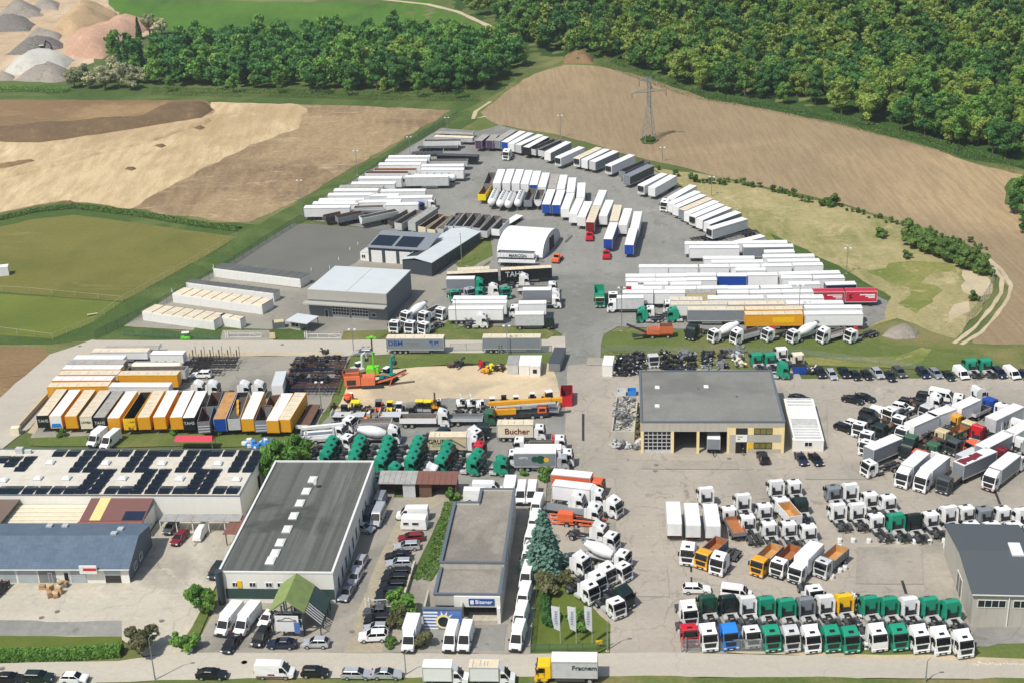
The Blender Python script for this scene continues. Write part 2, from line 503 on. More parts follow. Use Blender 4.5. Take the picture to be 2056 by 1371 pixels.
def put(px,ref,heading):
 """location, rotation so that local point ref=(x,z) shows at pixel px"""
 p=at(px[0],px[1],ref[1])
 h=R(heading);h-=R(4.8*math.cos(h)**2+1.0*math.sin(h)**2)
 x,y=p.x-math.cos(h)*ref[0],p.y-math.sin(h)*ref[0]
 q=Vector((x,y,H(x,y)+gz(x,y)))
 return q,orient(q,math.degrees(h)).to_euler()
def structure(o):
 o['kind']='structure';return o
def grid_ground():
 xs=np.arange(-640,700.1,10.0);ys=np.concatenate([np.arange(40,330,20.0),np.arange(330,384,2.0),np.arange(384,900,8.0),np.arange(900,1501,50.0)])
 v=[(float(x),float(y),H(x,y)) for y in ys for x in xs]
 n=len(xs)
 f=[(j*n+i,j*n+i+1,(j+1)*n+i+1,(j+1)*n+i) for j in range(len(ys)-1) for i in range(n-1)]
 me=bpy.data.meshes.new('ground');me.from_pydata(v,[],f);me.materials.append(MATS['g_base'])
 me.polygons.foreach_set('use_smooth',[True]*len(f))
 o=bpy.data.objects.new('ground',me);COL.objects.link(o)
 return structure(o)
grid_ground()
LAYER=[0];ZONES=[]
def gz(x,y):
 for x0,x1,y0,y1,poly,off in reversed(ZONES):
  if x0<=x<=x1 and y0<=y<=y1 and inside((x,y),poly):return off
 return 0.0
def inside(p,poly):
 c=False;j=len(poly)-1
 for i in range(len(poly)):
  a,b=poly[i],poly[j]
  if (a[1]>p[1])!=(b[1]>p[1]) and p[0]<(b[0]-a[0])*(p[1]-a[1])/(b[1]-a[1])+a[0]:c=not c
  j=i
 return c
def zone(name,mat,pts,jit=.5,step=4.0,world_pts=False,hump=None,seed=0,thing_label=None,cat=None,group=None):
 LAYER[0]+=1
 off=.02+.004*LAYER[0]
 w=[tuple(p) for p in pts] if world_pts else [tuple(at(*p).xy) for p in pts]
 out=[]
 n=len(w)
 for i in range(n):
  a,b=Vector(w[i]),Vector(w[(i+1)%n])
  d=b-a;k=max(1,int(d.length/step));nrm=Vector((-d.y,d.x)).normalized() if d.length else Vector((0,0))
  for q in range(k):
   p=a+d*(q/k)
   jj=jit*(noise.noise(Vector((p.x*.12,p.y*.12,seed+3.3)))*1.2+noise.noise(Vector((p.x*.6,p.y*.6,seed+9.1)))*.7)
   if q==0:jj*=.3
   out.append(p+nrm*jj)
 ax=[p.x for p in out];ay=[p.y for p in out]
 sp=hump[2] if hump else 8.0
 pts2=[]
 if hump or max(ay)>325:
  x=min(ax)
  while x<max(ax):
   y=max(min(ay),326 if not hump else -1e9)
   while y<max(ay):
    if inside((x,y),out):pts2 .append(Vector((x+rng.uniform(-.2,.2)*sp,y+rng.uniform(-.2,.2)*sp)))
    y+=sp if hump or y>384 else 3.0
   x+=sp
  pts2=[p for p in pts2 if inside(p,out)]
 if not hump:ZONES.append((min(ax),max(ax),min(ay),max(ay),[(p.x,p.y) for p in out],off))
 allp=out+pts2
 ne=len(out)
 vs,es,fs=delaunay_2d_cdt(allp,[(i,(i+1)%ne) for i in range(ne)],[list(range(ne))],1,1e-4)[:3]
 edge=[(out[i],out[(i+1)%ne]) for i in range(ne)]
 def hz(p):
  z=H(p.x,p.y)+off
  if hump:
   dm=1e9
   for a,b in edge:
    ab=b-a;t=max(0,min(1,(p-a).dot(ab)/max(ab.length_squared,1e-9)))
    dm=min(dm,(p-a-ab*t).length)
   hh=hump[0]*min(1.0,dm/hump[1])**.9
   z+=hh*(1+.4*noise.noise(Vector((p.x*.1,p.y*.1,seed)))+.2*noise.noise(Vector((p.x*.6,p.y*.6,seed)))) if dm>.01 else -.3
  return z
 me=bpy.data.meshes.new(name)
 me.from_pydata([(p.x,p.y,hz(p)) for p in vs],[],[tuple(f) for f in fs])
 me.materials.append(MATS[mat])
 bm=bmesh.new();bm.from_mesh(me)
 bmesh.ops.recalc_face_normals(bm,faces=bm.faces)
 if sum(f.normal.z for f in bm.faces)<0:bmesh.ops.reverse_faces(bm,faces=bm.faces)
 bm.to_mesh(me);bm.free()
 if hump:me.polygons.foreach_set('use_smooth',[True]*len(me.polygons))
 o=bpy.data.objects.new(name,me);COL.objects.link(o)
 if thing_label:tag(o,thing_label,cat,group)
 else:structure(o)
 return o
def strip(name,mat,px,width,jit=.3):
 w=[at(*p).xy for p in px]
 lft,rgt=[],[]
 for i,p in enumerate(w):
  d=(w[min(i+1,len(w)-1)]-w[max(i-1,0)]).normalized();n=Vector((-d.y,d.x))
  lft.append(p+n*width/2);rgt.append(p-n*width/2)
 return zone(name,mat,lft+rgt[::-1],jit,2.5,world_pts=True)
zone('forest_floor','g_forest',[(880,-5),(1000,80),(1060,110),(1130,118),(1215,122),(1400,195),(1700,250),(1960,322),(2120,350),(2120,-5)],2)
zone('meadow','g_meadow',[(200,0),(225,25),(265,45),(330,70),(600,75),(1000,100),(1040,95),(985,60),(860,0)],2)
zone('quarry_floor','g_quarry',[(-60,0),(212,0),(240,32),(330,50),(290,95),(205,120),(150,168),(-60,168)],2)
zone('forest_floor','g_lush',[(130,170),(210,100),(330,60),(620,70),(1000,90),(1060,125),(1000,195),(950,215),(640,205),(300,192)],2)
zone('meadow','g_lush',[(-60,160),(130,166),(300,185),(990,196),(922,236),(640,214),(300,204),(-60,202)],1)
zone('meadow','g_grass',[(925,225),(1135,118),(1200,128),(1000,250),(1010,270),(880,270)],1)
zone('meadow','g_lush',[(-60,448),(130,408),(270,424),(420,448),(520,452),(610,402),(890,236),(940,222),(960,240),(620,440),(400,560),(200,682),(100,692),(-60,692)],1)
zone('bare_soil','g_mottled',[(-60,201),(640,211),(905,222),(880,238),(610,395),(500,447),(420,443),(270,420),(130,404),(-60,440)],1.5)
zone('bare_soil','g_soil',[(-60,201),(415,203),(428,222),(400,240),(240,266),(80,288),(-60,284)],1.2)
zone('sand','g_sand',[(-60,282),(80,287),(240,264),(400,237),(428,228),(424,206),(600,211),(616,220),(600,258),(560,270),(500,292),(470,310),(400,342),(330,382),(262,420),(130,402),(-60,438)],1.6)
zone('soil_bank','g_soil_dark',[(-60,262),(90,252),(280,236),(330,212),(415,206),(430,222),(405,238),(240,264),(80,288),(-60,284)],.8,hump=(2.6,6.0,2.5),seed=5)
zone('playing_field','g_pitch',[(-60,470),(60,442),(150,432),(475,476),(245,605),(-60,582)],.6)
zone('playing_field','g_pitch_green',[(-60,586),(243,608),(186,648),(105,681),(-60,668)],.6)
zone('bare_soil','g_soil',[(-60,698),(82,696),(104,712),(70,750),(0,822),(-60,852)],.8)
zone('ploughed_field','g_plough',[(978,240),(965,226),(1010,190),(1070,150),(1135,131),(1200,134),(1280,152),(1340,172),(1420,200),(1540,220),(1700,254),(1860,295),(1960,330),(2056,352),(2120,362),(2120,705),(1945,696),(1990,640),(2030,580),(2005,548),(1960,500),(1850,462),(1700,412),(1560,382),(1420,350),(1300,322),(1120,272),(1000,252)],1.2)
zone('dry_grass','g_dry',[(1310,338),(1420,352),(1560,386),(1700,416),(1850,466),(1960,504),(2000,550),(1985,600),(1930,670),(1900,700),(1780,690),(1735,650),(1782,606),(1700,570),(1600,515),(1500,455),(1400,392)],1)
zone('meadow','g_lush',[(1545,470),(1620,502),(1700,545),(1790,598),(1775,618),(1720,585),(1640,540),(1580,508)],1)
zone('meadow','g_halfdry',[(1700,530),(1780,540),(1830,524),(1870,526),(1912,530),(1918,545),(1870,552),(1890,575),(1880,610),(1840,630),(1800,610),(1820,580),(1770,566)],5,3)
zone('sandy_bank','g_track',[(1932,545),(1965,540),(1985,560),(1990,590),(1960,598),(1925,575)],2)
zone('sandy_bank','g_track',[(1915,612),(1945,605),(1945,625),(1915,640),(1895,660),(1905,630)],2)
zone('meadow','g_grass',[(1212,666),(1740,660),(1800,640),(1900,676),(1960,690),(2120,694),(2120,748),(1850,742),(1620,734),(1232,708),(1208,695)],.8)
zone('meadow','g_halfdry',[(1610,718),(1800,715),(1850,698),(1870,702),(1850,728),(1800,738),(1620,732)],1)
strip('path','g_track',[(1962,505),(1992,535),(2012,560),(2010,590),(1990,620),(1955,660),(1915,690)],1.0)
strip('path','g_track',[(1975,512),(2012,545),(2030,575),(2024,600),(2000,635),(1970,668),(1930,692)],1.0)
strip('path','g_track',[(770,0),(860,10),(920,25),(985,55)],2.6)
strip('path','g_track',[(975,235),(950,240),(955,225),(985,205)],1.6)
zone('yard','g_asphalt',[(885,258),(960,264),(1005,252),(1120,290),(1310,342),(1360,375),(1450,425),(1520,470),(1600,515),(1700,570),(1782,606),(1778,640),(1735,661),(1400,662),(1240,657),(1212,672),(1206,700),(1210,940),(1112,940),(1110,722),(1096,706),(1130,690),(1128,672),(1100,655),(905,656),(780,664),(792,640),(880,590),(985,530),(980,495),(900,472),(770,464),(612,442),(618,418)],.5)
zone('yard','g_asphalt_pale',[(248,656),(350,590),(480,520),(620,545),(760,500),(985,450),(990,520),(880,600),(795,668),(700,672),(620,668),(430,668)],.3)
zone('meadow','g_grass',[(905,525),(985,468),(990,515),(930,545)],.5)
zone('parking_lot','g_darklot',[(588,450),(640,452),(772,462),(748,492),(716,528),(628,572),(446,540),(482,516)],.2)
zone('road','g_road',[(-60,935),(-60,852),(100,712),(185,683),(420,682),(780,683),(1135,676),(1135,712),(500,716),(160,716),(62,858),(0,905)],.4)
zone('meadow','g_lush',[(195,672),(250,656),(385,668),(395,655),(640,668),(640,682),(420,684),(188,684)],.3)
zone('driveway','g_asphalt_pale',[(447,664),(540,664),(545,684),(442,684)],.2)
zone('meadow','g_lush',[(545,662),(640,660),(612,684),(548,684)],.5)
zone('driveway','g_asphalt_pale',[(610,655),(715,655),(690,684),(615,684)],.2)
zone('meadow','g_grass',[(690,666),(790,664),(760,682),(686,684)],.5)
zone('meadow','g_grass',[(880,664),(905,640),(925,658),(1095,660),(1115,672),(1100,682),(885,684)],.5)
zone('container_yard','g_asphalt_pale',[(58,885),(150,716),(500,716),(705,716),(690,748),(640,868),(300,880)],.4)
zone('verge','g_track',[(70,872),(165,720),(150,716),(55,870)],.5)
zone('verge','g_track',[(160,709),(500,708),(690,709),(690,714),(500,716),(160,715)],.4)
zone('meadow','g_grass',[(705,714),(1110,706),(1100,732),(880,734),(720,750),(690,800),(640,870),(560,900),(60,895),(56,880),(300,868),(636,860),(690,750)],.7)
zone('gravel_lot','g_sandlot',[(712,748),(880,736),(1105,730),(1130,800),(1100,812),(900,800),(690,832),(672,826)],.6)
zone('yard','g_asphalt',[(668,828),(900,800),(1130,805),(1130,970),(960,980),(600,935),(630,870)],.5)
zone('meadow','g_grass',[(560,880),(640,862),(625,925),(560,925)],.5)
zone('yard','g_concrete',[(1140,735),(1210,728),(1290,740),(1600,745),(1610,762),(2120,758),(2120,1300),(1960,1298),(1520,1304),(1372,1312),(1225,1314),(1225,1260),(1180,1210),(1120,1110),(1085,1050),(1085,970),(1130,945)],.4)
zone('road','g_road',[(-60,1336),(0,1333),(240,1328),(380,1308),(1060,1314),(1372,1312),(1700,1318),(2120,1332),(2120,1366),(1300,1360),(900,1362),(500,1364),(200,1374),(-60,1386)],.2)
zone('verge','g_track',[(1440,1309),(1600,1306),(1960,1314),(2120,1322),(2120,1334),(1700,1321),(1500,1314)],.5)
zone('verge','g_grass',[(1432,1305),(1960,1302),(2000,1295),(2120,1293),(2120,1326),(1960,1320),(1600,1309)],.5)
zone('verge','g_grass',[(-60,1384),(200,1372),(500,1363),(900,1361),(1300,1359),(2120,1365),(2120,1420),(-60,1420)],.6)
zone('yard','g_concrete_pale',[(-60,1165),(240,1165),(330,1030),(500,1030),(470,1100),(432,1180),(408,1230),(392,1262),(362,1312),(290,1318),(240,1282),(-60,1282)],.2)
zone('yard','g_asphalt',[(-60,1247),(70,1247),(95,1250),(245,1247),(245,1279),(-60,1279)],.3)
zone('meadow','g_lawn',[(-60,1277),(245,1279),(250,1312),(230,1322),(-60,1328)],.3)
zone('meadow','g_grass',[(404,1225),(425,1222),(392,1300),(368,1308),(358,1300)],.4)
zone('forecourt','g_gravel',[(380,1312),(445,1200),(690,1190),(740,1080),(790,1000),(860,1000),(905,960),(930,985),(850,1180),(800,1312)],.3)
zone('forecourt','g_asphalt_pale',[(660,1235),(668,1208),(752,925),(800,945),(790,1010),(745,1090),(700,1240)],.2)
zone('driveway','g_lane',[(690,1312),(745,1160),(790,1060),(830,1002),(905,998),(840,1040),(800,1130),(775,1240),(768,1312)],.3)
zone('meadow','g_lush',[(905,1018),(930,985),(920,1040),(895,1110),(850,1180),(830,1160),(848,1110),(880,1045)],.6)
zone('forecourt','g_gravel',[(790,1312),(830,1180),(880,1120),(920,975),(1110,950),(1085,1060),(1065,1314)],.3)
zone('forecourt','g_asphalt',[(856,1304),(870,1260),(1020,1255),(1012,1308)],.3)
zone('meadow','g_lawn',[(1078,1060),(1128,1110),(1150,1172),(1190,1225),(1226,1255),(1224,1300),(1200,1312),(1068,1313)],.3)
zone('yard','g_asphalt',[(1960,1262),(2120,1262),(2120,1290),(2005,1294),(1985,1300),(1955,1300),(1945,1285)],.3)
zone('soil_bank','g_sand',[(-40,352),(60,330),(150,312),(240,296),(420,238),(426,244),(300,288),(200,312),(120,334),(0,362)],.8,hump=(1.1,2.2,2.0),seed=8)
zone('soil_bank','g_soil',[(-40,340),(20,332),(70,322),(72,328),(20,342),(-40,352)],.8,hump=(1.3,2.2,1.6),seed=9)
zone('meadow','g_lush',[(1284,280),(1312,277),(1324,284),(1310,291),(1290,290)],.8)
zone('meadow','g_lush',[(2018,410),(2030,360),(2120,345),(2120,470),(2070,455),(2056,425)],1.5)
for i,(x0,y0,x1,y1,mt) in enumerate([(1175,960,1235,1080,'g_patch'),(1250,1140,1340,1200,'g_patch'),(1620,930,1760,965,'g_patch'),(1290,925,1480,944,'g_patch'),(1720,1100,1850,1175,'g_patch'),(1180,720,1280,736,'g_patch'),(1600,800,1660,900,'g_patch'),(1130,460,1175,500,'g_darklot')]):
 zone('paving_patch',mt,[(x0,y0),(x1,y0+2),(x1+4,y1),(x0-3,y1-1)] if mt!='g_darklot' else [(1133,488),(1136,489),(1150,476),(1148,474)],.25)
heaps=[('sand_heap','g_tanheap',[(100,66),(150,74),(210,52),(235,28),(195,10),(155,18),(120,40)],9,'tall tan sand heap with a ridge at the middle of the quarry'),('gravel_heap','g_greyheap',[(-8,36),(20,40),(85,34),(80,16),(40,14),(5,24)],6,'broad dark grey gravel heap at the left edge of the quarry'),('gravel_heap','g_greyheap',[(60,18),(118,22),(120,8),(98,3),(76,6)],5,'dark grey gravel heap at the top of the quarry'),('gravel_heap','g_whiteheap',[(0,150),(60,152),(128,140),(150,122),(128,112),(60,112),(20,132)],5,'white gravel heap lying in front of the quarry rubble'),('gravel_heap','g_greyheap',[(26,163),(130,168),(140,142),(110,136),(55,148)],4,'grey brown gravel heap beside the pale flowering trees'),('gravel_heap','g_greyheap',[(-12,164),(24,163),(26,152),(8,147),(-10,154)],3,'small grey gravel heap at the left edge beside the hedge'),('rubble_heap','g_rubble',[(8,112),(60,112),(128,98),(126,88),(84,74),(40,92)],4,'dark rubble heap with mixed debris behind the white gravel'),('rubble_heap','g_rubble',[(-8,66),(60,64),(72,50),(50,36),(-8,36)],3,'grey white rubble field at the left edge of the quarry'),('gravel_heap','g_greyheap',[(50,80),(118,84),(125,72),(90,62),(66,66)],5,'grey cone of gravel behind the dark rubble heap'),('soil_heap','g_pink',[(135,116),(205,120),(262,82),(312,50),(270,42),(220,44),(190,62),(130,75)],5,'pink earth heap sloping down towards the conifers'),]
for i,(nm,mt,pts,hh,lab) in enumerate(heaps):
 zone(nm,mt,pts,1.2,hump=(hh,hh*1.7,4.0),seed=i*7.7+1,thing_label=lab,cat='heap')
zone('soil_heap','g_greyheap',[(1770,676),(1800,683),(1838,680),(1848,668),(1822,656),(1785,660)],.6,hump=(1.6,3.0,1.2),seed=31,thing_label='brown grey soil heap at the right end of the mixer truck row',cat='heap')
zone('brush_heap','g_soil',[(1130,128),(1190,130),(1192,116),(1165,106),(1135,114)],1,hump=(3.5,5,2),seed=37,thing_label='brown brush heap at the top end of the ploughed field',cat='heap')
for i,(x,y,nm) in enumerate([(322,294,'behind the others'),(262,340,'halfway'),(140,408,'near the grass bank'),(400,258,'at the edge of the dark soil bank')]):
 zone('soil_heap','g_soil_dark',[(x-12,y),(x+2,y+4),(x+12,y),(x+2,y-4)],.4,hump=(1.0,2.5,1.2),seed=50+i,thing_label='small brown soil heap on the pale sand, '+nm,cat='heap')
def wheel(parent,x,y,r,w,rim=True):
 o=part(parent,'wheel',('wh',r,w),lambda:MB().cyl((0,-w/2,0),(0,w/2,0),r,n=14),'tyre',loc=(x,y,r))
 if rim:
  s=1 if y>0 else -1
  part(o,'rim',('rim',r,w,s),lambda:MB().cyl((0,s*(w/2-.02),0),(0,s*(w/2+.012),0),r*.58,n=10),'rim')
 return o
CABS={'high':[(3.0,.4,1.22),(3.06,1.0,1.25),(3.03,1.92,1.25),(2.70,3.0,1.19),(2.42,3.30,1.13),(1.55,3.72,1.10),(.95,3.80,1.12),(.78,3.62,1.16),(.75,2.9,1.22),(.75,.95,1.25),(1.15,.9,1.25),(1.25,.5,1.24)],'low':[(3.0,.4,1.22),(3.06,1.0,1.25),(3.03,1.92,1.25),(2.72,2.86,1.19),(2.45,3.04,1.13),(1.0,3.08,1.12),(.8,2.96,1.17),(.75,2.6,1.22),(.75,.95,1.25),(1.15,.9,1.25),(1.25,.5,1.24)],'horn':[(3.0,.4,1.22),(3.06,1.0,1.25),(3.03,1.92,1.25),(2.70,3.0,1.19),(2.45,3.25,1.12),(1.5,3.55,1.10),(.85,3.95,1.24),(.75,3.9,1.25),(.75,2.9,1.24),(.75,.95,1.25),(1.15,.9,1.25),(1.25,.5,1.24)],}
ROOFZ={'high':3.6,'low':3.05,'horn':3.6}
def tub(x0,x1,w,z0,z1,t=.08,floor=.12,slope=0.0):
 b=MB()
 h=w/2;hb=h*(1-slope)
 o0=[(x0,-hb,z0),(x1,-hb,z0),(x1,hb,z0),(x0,hb,z0)]
 o1=[(x0,-h,z1),(x1,-h,z1),(x1,h,z1),(x0,h,z1)]
 i1=[(x0+t,-h+t,z1),(x1-t,-h+t,z1),(x1-t,h-t,z1),(x0+t,h-t,z1)]
 i0=[(x0+t,-hb+t,z0+floor),(x1-t,-hb+t,z0+floor),(x1-t,hb-t,z0+floor),(x0+t,hb-t,z0+floor)]
 b.poly(o0+o1+i1,[(3,2,1,0),(0,1,5,4),(1,2,6,5),(2,3,7,6),(3,0,4,7),(4,5,9,8),(5,6,10,9),(6,7,11,10),(7,4,8,11)],0)
 b.poly(i1+i0,[(1,0,4,5),(2,1,5,6),(3,2,6,7),(0,3,7,4),(4,7,6,5)],1)
 return b
def mud(x0,x1,y,z):
 b=MB()
 for s in (-1,1):
  b.box(x0+.2,x1-.2,s*y-.3,s*y+.3,z,z+.05)
  b.frus((x0-.02,x0+.03,s*y-.3,s*y+.3,z-.45),(x0+.17,x0+.22,s*y-.3,s*y+.3,z+.048))
  b.frus((x1-.03,x1+.02,s*y-.3,s*y+.3,z-.45),(x1-.22,x1-.17,s*y-.3,s*y+.3,z+.048))
 return b
def frame_mb(x0,x1):
 b=MB()
 for s in (-1,1):b.box(x0,x1,s*.44-.06,s*.44+.06,.62,.92)
 n=max(2,int((x1-x0)/1.3))
 for i in range(n):
  x=x0+.15+(x1-x0-.4)*i/(n-1)
  b.box(x,x+.14,-.38,.38,.66,.88)
 b.box(x0-.06,x0,-1.1,1.1,.5,.72)
 return b
def cab_parts(t,c,roof,dx,rims,trim='plastic',hatch=True,defl=True,grille='plastic',visor='plastic'):
 l=(dx,0,0)
 part(t,'cab',('cab',roof),lambda:MB().loft(CABS[roof]),c,loc=l,bevel=.07)
 zt=2.86 if roof!='low' else 2.72
 xt=2.755 if roof!='low' else 2.78
 part(t,'windscreen',('ws',zt),lambda:MB().loft([(3.05,1.96,1.12),(xt,zt,1.07),(xt-.06,zt,1.07),(2.97,1.96,1.12)]),'glass',loc=l)
 part(t,'sun_visor',('vis',roof),lambda:MB().loft([(xt+.06,zt+.02,1.12),(xt-.04,zt+.2,1.1),(xt-.09,zt+.2,1.1),(xt-.02,zt+.02,1.12)]),visor,loc=l)
 part(t,'grille','gr',lambda:MB().loft([(3.085,1.0,.8),(3.06,1.72,.95),(3.0,1.72,.95),(3.0,1.0,.8)]),grille,loc=l)
 part(t,'bumper','bu',lambda:MB().frus((2.7,3.1,-1.24,1.24,.32),(2.7,3.13,-1.255,1.255,.82)),c if trim=='plastic' else trim,loc=l,bevel=.05)
 part(t,'lower_grille','lg',lambda:MB().box(3.05,3.15,-.62,.62,.40,.70),'plastic',loc=l)
 part(t,'number_plate','np',lambda:MB().box(3.05,3.16,-.26,.26,.44,.55),'plate',loc=l)
 part(t,'wipers','wi',lambda:MB().bar((3.08,-.9,2.0),(3.0,-.1,2.2),.05).bar((3.08,.0,2.0),(3.0,.8,2.2),.05),'black',loc=l)
 for s in (-1,1):
  part(t,'door_seam',('ds',s),lambda:MB().box(1.62,1.66,s*1.235-.02,s*1.235+.022,1.0,2.7).box(1.7,1.95,s*1.25-.02,s*1.25+.022,1.6,1.66).box(1.66,2.75,s*1.25-.015,s*1.25+.012,.98,1.01),'plastic',loc=l)
  part(t,'headlight',('hl',s),lambda:MB().frus((3.0,3.145,s*.95-.2,s*.95+.2,.58),(3.0,3.135,s*.95-.2,s*.95+.2,.78)),'headlamp',loc=l)
  part(t,'side_window',('sw',s),lambda:MB().frus((1.72,2.74,s*1.24-.02,s*1.24+.025,1.95),(1.72,2.52,s*1.21-.02,s*1.21+.025,2.72)),'glass',loc=l)
  part(t,'mirror',('mi',s),lambda:MB().box(2.72,2.9,s*1.42-.13,s*1.42+.13,1.85,2.65),'plastic' if c!='green' else 'black',loc=l,bevel=.04)
  wheel(t,dx+1.72,s*1.02,.5,.32,rims)
  part(t,'step',('st',s),lambda:MB().box(2.22,2.72,s*1.2-.06,s*1.2+.07,.38,.86),'darkgrey',loc=l)
  if defl and roof!='low':
   part(t,'side_deflector',('de',s),lambda:MB().loft([(.74,1.0,.02),(.74,3.5,.02),(.22,3.3,.02),(.15,1.0,.02)]),c,loc=(dx,s*1.2,0))
 if hatch:
  z={'high':3.43,'low':3.075,'horn':3.375}[roof];sl={'high':.48,'low':.03,'horn':.32}[roof]
  part(t,'roof_hatch',('ha',roof),lambda:MB().loft([(1.95,z+.25*sl+.03,.4),(2.35,z-.15*sl+.03,.4),(2.35,z-.15*sl-.03,.4),(1.95,z+.25*sl-.03,.4)]),'black',loc=l)
 part(t,'rear_ducts','rd',lambda:MB().box(.62,.75,-.7,.75,1.0,1.75).box(.58,.75,.45,.85,1.75,2.5).box(.6,.75,-.95,-.8,1.0,2.9),'plastic',loc=l)
def cargo_box(t,x0,x1,z0,z1,c,rc,front=None,doors=True,w=2.5,stripe=None,reefer=False,rails=False):
 h=w/2;Lb=round(x1-x0,3)
 xc=(x0+x1)/2
 k=(Lb,z0,z1,w)
 a,b=-Lb/2,Lb/2
 part(t,'cargo_box',k,lambda:MB().box(a,b,-h,h,z0,z1-.05),c,loc=(xc,0,0))
 part(t,'roof',k,lambda:MB().box(a+.02,b-.02,-h+.02,h-.02,z1-.06,z1),rc,loc=(xc,0,0))
 if rc in ('roof_cream','roof_grey') or (rc=='roof_white' and c=='amber'):
  q=random.Random(int(xc*97+x1*31+len(MESH))%5)
  part(t,'roof_seams',(k,q.randrange(5)),lambda:[m:=MB()] and [m.box(xx,xx+.14,-h*q.uniform(.5,.95),h*q.uniform(.4,.95),z1+.002,z1+.012) for xx in [a+Lb*f+q.uniform(-.4,.4) for f in (.14,.31,.5,.68,.86)][:q.randrange(2,6)]] and m,'roof_grey' if rc!='roof_grey' else 'midgrey',loc=(xc,0,0))
 def railsf():
  m=MB()
  for s in (-1,1):
   m.box(a-.01,b+.01,s*h-.035,s*h+.035,z1-.16,z1+.02)
   m.box(a-.01,b+.01,s*h-.03,s*h+.03,z0-.05,z0+.12)
   m.box(a-.015,a+.08,s*h-.04,s*h+.04,z0,z1-.16);m.box(b-.08,b+.015,s*h-.04,s*h+.04,z0,z1-.16)
  return m
 part(t,'edge_rails',k,railsf,'alu' if c not in ('yellow','amber','black','blackgreen') else c,loc=(xc,0,0))
 if front:part(t,'front_panel',k,lambda:MB().box(b,b+.03,-h+.05,h-.05,z0+.1,z1-.1),front,loc=(xc,0,0))
 if doors:
  for s in (-1,1):part(t,'rear_door',(k,s),lambda:MB().box(a-.04,a,min(s*.02,s*(h-.05)),max(s*.02,s*(h-.05)),z0+.05,z1-.12).box(a-.07,a-.04,s*.35-.02,s*.35+.02,z0+.05,z1-.12),c,loc=(xc,0,0))
 if reefer:part(t,'cooling_unit',k,lambda:MB().box(b+.03,b+.42,-.95,.95,z1-1.85,z1-.25).box(b+.42,b+.45,-.8,.8,z1-1.2,z1-.35),('plastic' if reefer=='dark' else 'lightgrey'),loc=(xc,0,0),bevel=.04)
 if stripe:part(t,'side_banner',(k,stripe),lambda:MB().box(a+Lb*.25,b-Lb*.2,-h-.012,-h-.003,z0+.5,z1-.6),stripe,loc=(xc,0,0))
